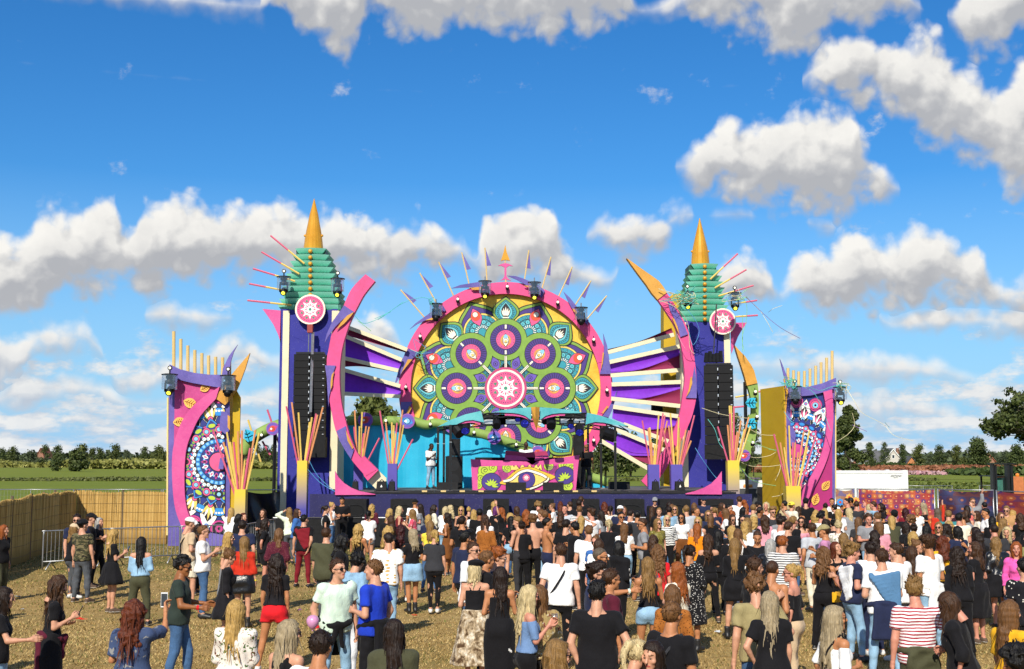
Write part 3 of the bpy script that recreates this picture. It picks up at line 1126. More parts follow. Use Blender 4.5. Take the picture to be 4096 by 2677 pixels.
def drape_mesh(K,lod,seed):
 """jumper lying over one shoulder and the back, sleeves knotted in front"""
 f=Field((-.32,-.32,.85),(.32,.32,1.55),(.018,.026,.034)[lod])
 for i in range(10):
  u=i/9
  z=1.42-.44*u
  f.cap((-.17+.27*u,-.132-.012*math.sin(u*3),z-.05),(.205-.01*u,-.118,z+.02),.026,None,.03)
 f.cap((-.16,-.10,1.40),(-.10,.10,1.36),.036,None,.02)
 f.cap((.18,-.10,1.42),(.12,.10,1.38),.036,None,.02)
 f.cap((-.10,.10,1.36),(.02,.14,1.22),.034,.03,.02)
 f.cap((.12,.10,1.38),(.02,.14,1.22),.034,.03,.02)
 f.ell((.02,.15,1.20),(.05,.035,.045),.02)
 f.cap((.02,.15,1.2),(-.02,.16,1.0),.034,.028,.02)
 V, Q=f.mesh()
 V=np.stack([K['up'](v)for v in V])
 return wob(V,.008,20,seed), Q
def sash_mesh(K,lod):
 """narrow strap over the right shoulder to the left hip"""
 b=MB()
 up=K['up']
 w=1.0 if K['sex']=='m' else.86
 pts=[(.11,.0,1.475),(.05,.14,1.33),(-.06,.155,1.15),(-.17,.06,1.0),(-.17,-.06,1.0),(-.06,-.15,1.15),(.05,-.145,1.33),(.11,0,1.475)]
 b.tube([up((x*w,y*w,z))for x,y,z in smooth_pts(pts,3)],.014,5)
 return b
# ================================================================ paint and print colours, flat print
def paint(name,hexa,rough=0.55,k=0.80,**kw):
 c=[x*k for x in srgb(hexa)]
 kw.setdefault('var',0.05)
 kw.setdefault('scale',2.5)
 return mat(name,c,rough,**kw)
def speckled(hexa,hex2,k=0.8,sc=4.0):
 """airbrushed board: two tones in soft clouds with fine light spatter"""
 a, b=[[x*k for x in srgb(h)]for h in(hexa,hex2)]
 def fn(N,co):
  f=N.m('ADD',N.m('MULTIPLY',N.noise(co,0.9,3.0,0.6),.7),N.m('MULTIPLY',N.noise(co,sc*3,4,0.7),.3))
  c=N.ramp(f,[(.36,a),(.64,b)])
  sp=N.mapr(N.noise(co,26.0,2.0,0.7),.66,.72)
  return N.mix(N.m('MULTIPLY',sp,.20),c,(.8,.75,.8))
 return fn
def zgrad(c0,c1,z0,z1,k=0.8):
 a, b=[[x*k for x in srgb(h)]for h in(c0,c1)]
 def fn(N,co):
  z=N.m('ADD',N.sep(co)[2],N.m('MULTIPLY',N.m('SUBTRACT',N.noise(co,3,4,.6),.5),.15))
  return N.mix(N.mapr(z,z0,z1),a,b)
 return fn
PK=paint('pink board paint','#ee4f90',var=.10,scale=1.1)
PKD=mat('dark pink board paint',rough=.6,fn=speckled('#b8307c','#dc4f9a'))
PKL=mat('mottled pink board paint',rough=.6,fn=speckled('#d64492','#ec62a4'))
MAG=paint('magenta board paint','#b92a78')
GOLD=mat('gold painted board',rough=.5,fn=speckled('#cf8f22','#edb04a'))
GOLDS=mat('gold spire paint',rough=.38,metal=.15,fn=speckled('#d09018','#e8aa34',k=.9),spec=.5)
MUST=mat('mustard plywood',rough=.7,fn=speckled('#cfa812','#dcb41c',k=.8))
CREAM=paint('cream painted batten','#f6e9c4',rough=.7)
BLUE=mat('royal blue scrim',rough=.75,fn=speckled('#2a2c98','#3536a8',k=.72))
PURP=mat('violet airbrushed board',rough=.6,fn=speckled('#54489c','#7a6cc0'))
NAVY=mat('navy stage fascia cloth',rough=.85,fn=speckled('#262558','#2e2d66',k=.8))
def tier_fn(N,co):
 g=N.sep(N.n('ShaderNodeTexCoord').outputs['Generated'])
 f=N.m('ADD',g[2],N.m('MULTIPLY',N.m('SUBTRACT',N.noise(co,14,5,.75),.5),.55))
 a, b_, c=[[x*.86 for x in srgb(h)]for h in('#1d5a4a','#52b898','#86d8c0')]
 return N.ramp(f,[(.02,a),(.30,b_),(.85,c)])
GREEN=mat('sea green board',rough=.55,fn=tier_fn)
GREEND=paint('dark green board edge','#145848',k=.6)
CYAN=mat('cyan painted wall',rough=.6,fn=speckled('#12b2dc','#26c2ea',k=.82))
LIME=mat('leaf green foam',rough=.7,fn=speckled('#7d9c44','#9ab85c'))
TEAL=mat('turquoise airbrushed board',rough=.55,fn=speckled('#3ba9b4','#72cfd2'))
MAROON=paint('maroon cloth','#8d1d4e',rough=.8)
VIOL=mat('violet satin cloth',[x*.98 for x in srgb('#7c2cc4')],rough=.62,var=.10,scale=1.0,spec=.3)
WOOD=paint('pale wood stick','#e8c883',rough=.7)
STKP=mat('pink stick',rough=.6,fn=lambda N,co:N.mix(N.noise(co,1.5,2),[x*.8 for x in srgb('#e8788a')],[x*.8 for x in srgb('#d94f80')]))
STKY=paint('yellow stick','#f0cf6a',rough=.6)
STKO=paint('orange stick','#eda26a',rough=.6)
BLK=mat('black painted metal',(.008,.008,.009),.45,var=.2,spec=.35)
BLKR=mat('black rubberised wood',(.010,.010,.011),.75,var=.3,scale=9,spec=.25)
TRUSS=mat('black truss steel',(.025,.025,.027),.4,metal=.6)
STEEL=mat('galvanised steel',(.36,.37,.38),.42,metal=.75,var=.15)
ALU=mat('bare aluminium',(.72,.73,.74),.35,metal=.8)
DECK=mat('dark stage deck',(.09,.088,.085),.7,var=.25,scale=5)
GRILL=mat('black speaker grille',(.006,.006,.007),.6,var=.3,scale=40,spec=.25)
def lens_fn(c):
 return lambda N, co:N.mix(N.voro(co,40),c,[x*.2 for x in c])
CLEAR=None
def clear_mat():
 global CLEAR
 if CLEAR:
  return CLEAR
 m=bpy.data.materials.new('clear plastic rain cover')
 m.use_nodes=True
 t=m.node_tree
 t.nodes.clear()
 N=Nodes(t)
 o=N.n('ShaderNodeOutputMaterial')
 mx=N.n('ShaderNodeMixShader')
 tr=N.n('ShaderNodeBsdfTransparent')
 gl=N.n('ShaderNodeBsdfGlossy')
 gl.inputs['Roughness'].default_value=.12
 gl.inputs['Color'].default_value=(.9,.93,.96,1)
 tr.inputs['Color'].default_value=(.88,.9,.92,1)
 lw=N.n('ShaderNodeLayerWeight')
 lw.inputs[0].default_value=.35
 t.links.new(N.m('ADD',N.m('MULTIPLY',lw.outputs['Facing'],.55),.15),mx.inputs[0])
 t.links.new(tr.outputs[0],mx.inputs[1])
 t.links.new(gl.outputs[0],mx.inputs[2])
 t.links.new(mx.outputs[0],o.inputs[0])
 CLEAR=m
 return m
PRC={}
def prc(name):
 hexes={'black':'#1a1420','green':'#7fa640','dgreen':'#4d7a34','purple':'#463083','teal':'#2b96a6','lteal':'#66c2cc','cream':'#f7f0da','pink':'#e4598c',
 'dpink':'#c23f74','gold':'#e6ba34','orange':'#ef8f4a','red':'#e5502f','yellow':'#f2d26a','white':'#fbf8f0','blue':'#2c8fd8','navy':'#22307e','lblue':'#8ccbee',
 'lime':'#b9cf3c','violet':'#6a54b4','mag':'#c83c8c','amber':'#f0b050','emer':'#3c9070','grey':'#8d8f93','rust':'#c8452c','plum':'#5b2a6c','brown':'#8a3a2a'}
 if name not in PRC:
  PRC[name]=paint('print ink '+name,hexes[name],rough=.6,k=.92,var=.09,scale=5)
 return PRC[name]
def clip_poly(pts,clip):
 out=list(pts)
 n=len(clip)
 for i in range(n):
  a, b=clip[i], clip[(i+1)%n]
  ex, ey=b[0]-a[0], b[1]-a[1]
  inp, out=out, []
  if not inp:
   return[]
  def sd(p):
   return ex*(p[1]-a[1])-ey*(p[0]-a[0])
  for j in range(len(inp)):
   p, q=inp[j], inp[(j+1)%len(inp)]
   sp, sq=sd(p), sd(q)
   if sp>=0:
    out.append(p)
   if(sp>=0)!=(sq>=0):
    t=sp/(sp-sq)
    out.append((p[0]+(q[0]-p[0])*t,p[1]+(q[1]-p[1])*t))
 return out
def rotp(pts,a,o=(0,0)):
 c, s=math.cos(a), math.sin(a)
 return[(o[0]+x*c-y*s,o[1]+x*s+y*c)for x,y in pts]
def leafp(r0,r1,w,n=9,p=1.0,a=0.0):
 """pointed oval along +x from r0 to r1, half width w, bulge nearer the root for p < 1"""
 up=[(r0+(r1-r0)*i/n,w*math.sin(PI*(i/n)**p))for i in range(n+1)]
 return rotp(up+[(x,-y)for x,y in up[-2:0:-1]],a)
def circ(cx,cy,r,n=28):
 return[(cx+r*math.cos(2*PI*i/n),cy+r*math.sin(2*PI*i/n))for i in range(n)]
class Print:
 """flat print: polygons in local (x, y) units, each ink layer 3 mm proud of the one below"""
 def __init__(s,fn,step=0.003,clip=None):
  s.fn, s.step, s.clip=fn, step, clip
  s.mb, s.cols, s.k=MB(), [], 0
 def poly(s,pts,col,layer):
  if s.clip:
   pts=clip_poly(pts,s.clip)
  if len(pts)<3:
   return
  A=sum(pts[i][0]*pts[(i+1)%len(pts)][1]-pts[(i+1)%len(pts)][0]*pts[i][1]for i in range(len(pts)))
  if abs(A)<1e-9:
   return
  if A<0:
   pts=pts[::-1]
  if col not in s.cols:
   s.cols.append(col)
  s.k+=1
  off=layer*s.step+(s.k%7)*s.step*.13
  s.mb.add([s.fn(x,y,off)for x,y in pts],[tuple(range(len(pts)))],s.cols.index(col))
 def disc(s,cx,cy,r,col,layer,n=28):
  s.poly(circ(cx,cy,r,n),col,layer)
 def ring(s,cx,cy,r0,r1,col,layer,n=32,a0=0,a1=2*PI):
  for i in range(n):
   t0, t1=a0+(a1-a0)*i/n, a0+(a1-a0)*(i+1)/n
   s.poly([(cx+r*math.cos(t),cy+r*math.sin(t))for r,t in((r0,t0),(r1,t0),(r1,t1),(r0,t1))],col,layer)
 def line(s,pts,w,col,layer):
  for(x0,y0), (x1,y1)in zip(pts,pts[1:]):
   L=math.hypot(x1-x0,y1-y0)or 1
   nx, ny=-(y1-y0)/L*w/2, (x1-x0)/L*w/2
   s.poly([(x0+nx,y0+ny),(x0-nx,y0-ny),(x1-nx,y1-ny),(x1+nx,y1+ny)],col,layer)
 def build(s,name,parent):
  return s.mb.build(name,[prc(c)for c in s.cols],parent)
def emblem(p,cx,cy,R,L=0,rim=True):
 """cream-rimmed pink roundel with an eight-pointed star"""
 k=R/133
 if rim:
  p.disc(cx,cy,133*k,'cream',L,40)
  p.disc(cx,cy,119*k,'pink',L+1,40)
 else:
  p.disc(cx,cy,119*k,'pink',L+1,40)
 for i in range(40):
  a=2*PI*i/40
  p.poly(rotp([(100*k,-5*k),(109*k,0),(100*k,5*k)],a,(cx,cy)),'plum',L+2)
 for i in range(8):
  a=2*PI*(i+.5)/8
  p.poly(rotp([(72*k,-14*k),(95*k,0),(72*k,14*k)],a,(cx,cy)),'emer',L+2)
 star=[]
 for i in range(16):
  a=PI/2+PI*i/8
  r=(90 if i%2==0 else 44)*k
  star.append((cx+r*math.cos(a),cy+r*math.sin(a)))
 p.poly(star,'white',L+3)
 for i in range(8):
  a=PI/2+PI*i/4
  p.poly(rotp([(30*k,-7*k),(62*k,0),(30*k,7*k)],a,(cx,cy)),'pink',L+4)
  p.poly(rotp([(35*k,-4*k),(50*k,0),(35*k,4*k)],a+PI/8,(cx,cy)),'dpink',L+4)
 p.ring(cx,cy,50*k,58*k,'white',L+5,24)
 p.disc(cx,cy,24*k,'white',L+5)
 p.disc(cx,cy,13*k,'emer',L+6,14)
def mandala(p):
 """the eight-fold print of the round backdrop, units of the tracing"""
 for k in range(8): # lotus petals between the axes
  a=PI/2+PI/8+k*PI/4
  def lotus(r0,r1,w):
   up=[(r0,w*.55),(r0+(r1-r0)*.25,w*.97),(r0+(r1-r0)*.5,w),(r0+(r1-r0)*.72,w*.78),(r0+(r1-r0)*.88,w*.36),(r1,0)]
   up=smooth_pts(up,4)
   return rotp(up+[(x,-y)for x,y in up[-2::-1]],a)
  p.poly(lotus(300,618,148),'black',1)
  p.poly(lotus(302,610,142),'green',2)
  p.poly(lotus(306,592,128),'black',3)
  p.poly(lotus(308,586,123),'purple',4)
  for q in range(-4,5):
   p.line(rotp([(470,q*26),(575-abs(q)*22,q*9)],a),2.5,'black',5)
  o=rotp([(398,0)],a)[0]
  p.disc(*o,128,'black',6)
  p.disc(*o,124,'yellow',7)
  p.disc(*o,114,'black',8)
  p.disc(*o,111,'teal',9)
  p.ring(*o,84,88,'black',10,30)
  for q in range(15):
   t=a-PI*.62+q*PI*1.24/14
   p.poly([(o[0]+r*math.cos(t+d),o[1]+r*math.sin(t+d))for r,d in((90,-.08),(109,0),(90,.08))],'black',10)
   p.poly([(o[0]+r*math.cos(t+d),o[1]+r*math.sin(t+d))for r,d in((91,-.045),(102,0),(91,.045))],'lteal',11)
  for q in range(7):
   t=a-PI*.5+q*PI/6
   cx, cy=o[0]+66*math.cos(t), o[1]+66*math.sin(t)
   p.disc(cx,cy,17,'black',10,14)
   p.disc(cx,cy,13.5,'lteal',11,14)
   p.disc(cx,cy,6,'teal',12,10)
  for q in range(11):
   t=a-PI*.5+q*PI/10
   p.line([(o[0]+26*math.cos(t),o[1]+26*math.sin(t)),(o[0]+50*math.cos(t),o[1]+50*math.sin(t))],7,'black',12)
   p.line([(o[0]+29*math.cos(t),o[1]+29*math.sin(t)),(o[0]+48*math.cos(t),o[1]+48*math.sin(t))],4,'white',13)
  p.poly(leafp(440,568,38,a=a),'black',14)
  p.poly(leafp(443,564,35,a=a),'pink',15)
  e=rotp([(512,0)],a)[0]
  p.disc(*e,32,'red',16,20)
  e=rotp([(522,0)],a)[0]
  p.disc(*e,19,'black',17,16)
  p.disc(*e,16.5,'cream',18,16)
 for k in range(8): # buds on the axes
  a=PI/2+k*PI/4
  p.poly(leafp(415,606,92,12,.92,a),'black',19)
  p.poly(leafp(417,598,87,12,.92,a),'green',20)
  p.poly(leafp(424,584,73,12,.92,a),'black',21)
  p.poly(leafp(426,580,69,12,.92,a),'teal',22)
  for q in range(9):
   for sg in(-1,1):
    x=446+q*13
    p.disc(*rotp([(x,sg*54*math.sin(PI*((x-426)/154)**.92))],a)[0],3.6,'black',23,6)
  p.poly(leafp(438,572,47,10,.9,a),'black',23)
  p.poly(leafp(440,568,43,10,.9,a),'lteal',24)
  p.poly(leafp(452,560,31,10,.9,a),'black',25)
  for q in(-2,-1,0,1,2):
   p.poly(rotp(leafp(0,62-9*abs(q),6.5,6,.7),a+q*.20,rotp([(474,q*5)],a)[0]),'cream',26)
  for q in range(4):
   p.disc(*rotp([(463,-15+q*10)],a)[0],5.2,'cream',26,8)
 for k in range(8): # teal points of the octagon star
  a=PI/2+PI/8+k*PI/4
  p.poly(rotp([(60,-110),(190,-72),(278,0),(190,72),(60,110)],a),'black',19)
  p.poly(rotp([(60,-106),(190,-68),(270,0),(190,68),(60,106)],a),'lteal',20)
  p.poly(rotp([(60,-98),(188,-58),(255,0),(188,58),(60,98)],a),'teal',21)
  for q in range(-7,8):
   if q:
    x1=250-abs(q)*9
    p.line(rotp([(100,q*13),(x1,q*8)],a),3.2,'black',22)
  p.poly(leafp(118,252,40,a=a),'black',23)
  p.poly(leafp(120,247,36,a=a),'green',24)
  p.poly(leafp(128,222,29,a=a),'black',25)
  p.poly(leafp(130,219,26,a=a),'violet',26)
  p.disc(*rotp([(172,0)],a)[0],17,'purple',27,14)
  p.disc(*rotp([(172,0)],a)[0],11,'violet',28,12)
  p.disc(*rotp([(172,0)],a)[0],5,'black',29,8)
 for k in range(8): # green ringed eyes
  a=PI/2+k*PI/4
  c=(318*math.cos(a),318*math.sin(a))
  p.disc(*c,141,'black',27+k%2*.45,40)
 for k in range(8):
  a=PI/2+k*PI/4
  c=(318*math.cos(a),318*math.sin(a))
  p.disc(*c,137,'green',28+k%2*.45,40)
 for k in range(8):
  a=PI/2+k*PI/4
  c=(318*math.cos(a),318*math.sin(a))
  p.disc(*c,103,'black',29,36)
  p.disc(*c,99,'purple',30,36)
  for q in range(36):
   t=2*PI*q/36
   p.line([(c[0]+66*math.cos(t),c[1]+66*math.sin(t)),(c[0]+97*math.cos(t),c[1]+97*math.sin(t))],3.2,'black',31)
  for r0, r1 in((70,98),(-98,-70)):
   p.poly(rotp([(r0,-8),(r1,-8),(r1,8),(r0,8)],a,c),'black',32)
   p.poly(rotp([(r0+2,-6),(r1,-6),(r1,6),(r0+2,6)],a,c),'cream',33)
  p.disc(*c,64,'black',32,30)
  p.disc(*c,62,'pink',33,30)
  for q in range(18):
   t=2*PI*q/18
   p.disc(c[0]+53*math.cos(t),c[1]+53*math.sin(t),2.8,'plum',34,6)
  o=rotp([(-6,0)],a,c)[0]
  p.disc(*o,36,'orange',35,22)
  p.disc(*rotp([(4,0)],a,c)[0],29,'amber',36,20)
  p.poly(rotp(leafp(-50,42,23),a,c),'black',37)
  p.poly(rotp(leafp(-45,37,19.5),a,c),'cream',38)
  p.poly(rotp(leafp(0,36,14),a,c),'lblue',39)
  p.disc(*rotp([(-8,0)],a,c)[0],17,'black',40,16)
  p.disc(*rotp([(-8,0)],a,c)[0],14.5,'cream',41,16)
  p.disc(*rotp([(-13,0)],a,c)[0],8.5,'black',42,12)
  p.disc(*rotp([(-13,0)],a,c)[0],7,'yellow',43,12)
  p.poly(rotp([(126,-9),(212,-9),(212,9),(126,9)],a),'black',34)
  p.poly(rotp([(126,-7),(210,-7),(210,-1.5),(126,-1.5)],a),'cream',35)
  p.poly(rotp([(126,7),(210,7),(210,1.5),(126,1.5)],a),'cream',35)
 p.disc(0,0,138,'dpink',36,18)
 emblem(p,0,0,122,37)
def half_mandala(p,S):
 """ringed flower print of the side panels; S = +1 colours of the left, -1 of the right panel"""
 ye, gr=('lime','green')if S>0 else('blue','white')
 cc='pink' if S>0 else 'mag'
 p.poly([(-420,-560),(420,-560),(420,560),(-420,560)],'navy',0)
 n=16
 for k in range(n):
  a=2*PI*(k+.5)/n
  p.poly(leafp(240,470,62,10,.8,a),'black',1)
  p.poly(leafp(244,464,57,10,.8,a),'white',2)
  p.poly(leafp(250,400,48,10,.8,a),'black',3)
  for q in(-2,-1,0,1,2):
   p.poly(rotp(leafp(6,118-10*abs(q),9.5,6,.7),a+q*.26,rotp([(272,0)],a)[0]),('yellow' if q%2==0 else 'white')if S>0 else('white' if q%2==0 else 'pink'),4)
  p.disc(*rotp([(286,0)],a)[0],20,'black',5,12)
  p.disc(*rotp([(286,0)],a)[0],16,'pink' if S>0 else 'lblue',6,12)
  p.disc(*rotp([(425,0)],a)[0],16,'blue',4,10)
  p.disc(*rotp([(425,0)],a)[0],8,'pink',5,8)
  b=2*PI*k/n
  p.disc(*rotp([(440,0)],b)[0],62,'black',1,18)
  p.disc(*rotp([(440,0)],b)[0],58,'mag',2,18)
  for rr, cl in((44,'black'),(41,'pink'),(28,'black'),(25,'lblue' if k%2 else 'mag'),(10,'black')):
   p.disc(*rotp([(436,0)],b)[0],rr,cl,3+(44-rr)//8,14)
  p.poly(rotp([(300,-26),(352,-40),(360,0),(352,40),(300,26)],b),'black',3)
  p.poly(rotp([(302,-22),(346,-34),(354,0),(346,34),(302,22)],b),'blue',4)
  for q in(-1,0,1):
   p.disc(*rotp([(334,q*18)],b)[0],7.5,'white',5,8)
 for k in range(n):
  a=2*PI*(k+.5)/n
  c=rotp([(226,0)],a)[0]
  p.poly(rotp(leafp(-64,66,44,10,1),a,c),'black',7)
  p.poly(rotp(leafp(-60,62,40,10,1),a,c),'blue' if S>0 else 'navy',8)
  p.poly(rotp(leafp(-50,52,32,10,1),a,c),'navy',9)
  p.poly(rotp([(x,y)for x,y in circ(16,0,14,12)]and[(14+13*math.cos(t),24*math.sin(t))for t in np.linspace(0,2*PI,13)[:-1]],a,c),ye,10)
  for q in(-1,1):
   p.disc(*rotp([(-18,q*11)],a,c)[0],9,gr,10,10)
  p.disc(*rotp([(-34,0)],a,c)[0],6,'pink',10,8)
  b=2*PI*k/n
  for rr, cl in((40,'black'),(37,'mag'),(28,'black'),(25,'pink'),(16,'black'),(13,'lblue')):
   p.disc(*rotp([(212,0)],b)[0],rr,cl,8+(40-rr)//6,14)
 p.disc(0,0,176,'black',15,40)
 for k in range(44):
  t=2*PI*k/44
  rr=176 if k%2 else 165
  p.disc(rr*math.cos(t),rr*math.sin(t),14.5,'black',16,10)
  p.disc(rr*math.cos(t),rr*math.sin(t),12,'white' if S>0 or k%3 else 'lblue',17,10)
  p.disc(rr*math.cos(t+.02),rr*math.sin(t+.02),5.5,'lblue' if S>0 else 'blue',18,8)
 p.disc(0,0,152,'black',19,40)
 p.disc(0,0,149,'blue',20,40)
 for k in range(28):
  t=2*PI*k/28
  p.line([(122*math.cos(t),122*math.sin(t)),(148*math.cos(t),148*math.sin(t))],4,'navy',21)
  p.disc(138*math.cos(t+.11),138*math.sin(t+.11),9,'lblue',21,8)
 p.disc(0,0,124,'black',22,36)
 p.disc(0,0,120,'navy',23,36)
 for k in range(18):
  t=2*PI*k/18
  p.poly(leafp(72,116,11,8,.8,t),'mag' if k%2 else 'white',24)
  p.poly(leafp(80,106,6,6,.8,t),'black' if k%2 else 'pink',25)
  p.disc(*rotp([(96,0)],t+PI/18)[0],7,'lblue',24,8)
 p.disc(0,0,66,'black',26,30)
 p.disc(0,0,60,cc,27,30)
# ================================================================ the stage
def cr(ox,oy,s):
 """tracing frame: crop pixels -> photo pixels"""
 return lambda pts:[(ox+s*x,oy+s*y)for x,y in pts]
c1, c2, c3=cr(600,1200,.6112), cr(900,700,.4502), cr(1500,900,.6107)
c4r, c5, c6, c7=cr(1250,1300,.4825), cr(1650,1550,.3782), cr(2350,900,.5145), cr(2350,1500,.4832)
c8=cr(3000,1500,.4605)
DECK_Z=1.88
def zpx(y,d):
 return P(CX,y,d).z
def xpx(x,d):
 return P(x,1800,d).x
# ---- deck and fascia
root=thing('stage_deck',(0,46,0),'long dark stage deck with a navy cloth front below the painted scenery','stage')
b=MB()
x0, x1=xpx(1338,46), xpx(2940,46)
b.box((x0,46,DECK_Z-.16),(x1,56.5,DECK_Z))
b.build('deck',DECK,root)
b=MB()
n=60
for i in range(n):
 xa, xb=x0-.9+(x1+.6-x0+.9)*i/n, x0-.9+(x1+.6-x0+.9)*(i+1)/n
 ya, yb=45.94+.012*math.sin(i*1.7), 45.94+.012*math.sin((i+1)*1.7)
 zt=DECK_Z-.06
 b.add([(xa,ya,0),(xb,yb,0),(xb,yb,zt),(xa,ya,zt)],[(0,1,2,3)])
b.build('fascia_cloth',NAVY,root)
b=MB()
b.box((x0,45.93,DECK_Z-.055),(x1,45.99,DECK_Z+.012))
b.build('deck_edge',BLK,root)
for pts, lab in(([(187,1210),(215,1262),(260,1310),(320,1350),(390,1378),(520,1403),(520,1408),(187,1410)],'l'),):
 b=MB()
 b.pxprism(c4r(pts),45.86,.06)
 b.build('corner_board',PKL,root)
b=MB()
b.pxprism(c7([(1112,798),(1075,850),(1025,900),(965,935),(890,962),(812,982),(812,988),(1112,990)]),45.86,.06)
b.build('corner_board',PKL,root)
# ---- round backdrop
MD=55.0
mc=(1500+.6107*856,900+.6107*1071)
ctr=P(mc[0],mc[1],MD)
u3=.6107*MD/F*1.005
root=thing('round_backdrop',(ctr.x,MD+.6,DECK_Z),'giant round mandala backdrop with eyes inside a pink ring','backdrop')
b=MB()
n=96
ring_clip=[]
for k in range(n):
 a0, a1=2*PI*k/n+(.0035 if k%8==4 else 0), 2*PI*(k+1)/n
 q=[ctr+Vector((r*u3*math.cos(a),-.30,r*u3*math.sin(a)))for r,a in((617,a0),(694,a0),(694,a1),(617,a1))]
 if min(v.z for v in q)>DECK_Z:
  b.prism(q,(0,.42,0))
b.build('ring',PK,root)
b=MB()
pts=[]
for k in range(80):
 a=2*PI*k/80
 v=ctr+Vector((625*u3*math.cos(a),-.05,625*u3*math.sin(a)))
 v.z=max(v.z,DECK_Z)
 pts.append(v)
b.prism(pts,(0,.12,0))
b.build('gold_disc',mat('gold airbrushed disc',rough=.55,fn=speckled('#d2a41e','#f2d44e',k=.95)),root)
pr=Print(lambda x,y,L:ctr+Vector((x*u3,-.052-L,y*u3)))
pr.clip=[(-900,(DECK_Z+.02-ctr.z)/u3),(900,(DECK_Z+.02-ctr.z)/u3),(900,900),(-900,900)]
mandala(pr)
pr.build('mandala_print',root)
HORN=[
 ([(500,415),(560,393),(620,383),(690,372),(700,410),(640,408),(570,410)],[(625,412),(700,404),(700,426),(640,426)]),
 ([(865,332),(920,335),(970,350),(1015,370),(1080,400),(1112,432),(1092,480),(1060,440),(1000,400),(930,360)],[(975,398),(1020,395),(1040,420),(1000,408)]),
 ([(1235,437),(1275,475),(1315,525),(1345,570),(1400,625),(1392,655),(1330,600),(1285,540),(1255,480)],[(1292,545),(1320,560),(1330,590),(1300,565)]),
 ([(227,683),(265,645),(320,605),(370,570),(440,520),(465,560),(400,600),(330,625),(275,650)],[(330,625),(395,598),(375,622)]),
 ([(125,1055),(145,985),(165,915),(190,855),(220,808),(285,842),(240,880),(200,940),(165,990),(140,1030)],[(215,880),(245,880),(180,960),(165,985)]),
 ([(168,1160),(245,1158),(225,1200),(205,1255),(172,1255)],[(225,1185),(240,1200),(210,1255),(200,1250)]),
 ([(1495,710),(1520,790),(1535,880),(1545,977),(1473,977),(1490,900),(1500,820)],[(1492,835),(1500,838),(1492,905),(1480,950)]),
 ([(1587,1080),(1572,1150),(1555,1210),(1530,1262),(1490,1252),(1530,1200),(1560,1140)],[(1520,1185),(1530,1190),(1495,1235),(1485,1232)]),
 ]
for hp, gp in HORN:
 b=MB()
 b.pxprism(c3(gp),MD-.47,.05)
 b.build('horn_lining',GOLD,root)
 b=MB()
 b.pxprism(c3(hp),MD-.41,.08)
 b.build('horn',PURP,root)
FL=[((310,590),(167,425)),((390,490),(293,315)),((510,455),(417,243)),((615,385),(568,180)),((733,360),(720,150)),
 ((980,355),(1008,165)),((1097,405),(1153,210)),((1205,465),(1292,275)),((1315,520),(1415,365)),((1390,615),(1518,465))]
for i, (a,t)in enumerate(FL):
 A, T=[P(*c3([p])[0],MD+.02)for p in(a,t)]
 b=MB()
 d_=(T-A).normalized()
 b.tube([A-d_*.8,T],.034,6)
 fo=b.build('flag_pole',WOOD,root)
 b=MB()
 sgn=1 if i<5 else-1
 nx=Vector((d_.z,0,-d_.x))*(.26 if i<5 else.22)
 b.prism([T-d_*.06+nx*.12,T-d_*.85+nx*.14,T-d_*.85+nx*.95],(0,.02,0))
 b.build('pennant',PURP,fo)
b=MB()
b.pxprism(c3([(853,130),(863,180),(884,235),(853,228),(824,235),(842,180)]),MD-.05,.10)
b.build('arrowhead',GOLDS,root)
b=MB()
b.tube([P(*c3([(853,228)])[0],MD),P(*c3([(853,262)])[0],MD)],.03,6)
b.tube([P(*c3([(856,345)])[0],MD),P(*c3([(857,385)])[0],MD)],.04,6)
b.build('arrow_shaft',WOOD,root)
b=MB()
b.pxprism(c3([(805,268),(830,255),(853,250),(878,255),(904,270),(878,268),(861,278),(861,335),(872,352),(892,364),(853,356),(820,364),(838,352),(848,335),(848,278),(828,268)]),MD-.04,.08)
b.build('anchor_ornament',PKL,root)
b=MB()
for s in(-1,1): # scaffold legs behind the disc
 for dz in(0,1):
  b.tube([(ctr.x+s*1.6,MD+.5+dz,DECK_Z),(ctr.x+s*1.6,MD+.5+dz,ctr.z+2.2)],.05,6)
b.build('scaffold',TRUSS,root)
BULB=mat('warm bulb lens',(.9,.86,.72),.25,emit=(1,.92,.7,.5))
def small_lamp(x,y,d,place):
 p=P(x,y,d)
 r=thing('ring_lamp',p,'small black bulb lamp on '+place,'lamp','small bulb lamps along the scenery')
 b=MB()
 b.tube([p+Vector((0,.03,-.02)),p+Vector((0,.03,.17))],.018,5)
 b.lathe(p+Vector((0,-.02,-.16)),[(.05,0),(.085,.03),(.085,.13),(.06,.17)],10)
 b.build('socket',BLK,r,True)
 b=MB()
 b.ball(p+Vector((0,-.10,0)),.062,0,10)
 b.build('bulb',BULB,r,True)
for(x,y), pl in zip(c3([(867,405),(543,488),(297,730),(203,1062),(1197,508),(1432,752),(1519,1082),(1432,1410)]),
 ('the very top of the pink ring','the upper left of the pink ring','the left shoulder of the pink ring','the far left of the pink ring at mid height',
 'the upper right of the pink ring','the right shoulder of the pink ring','the far right of the pink ring at mid height','the low right of the pink ring beside the black speaker')):
 small_lamp(x,y,MD-.42,pl)
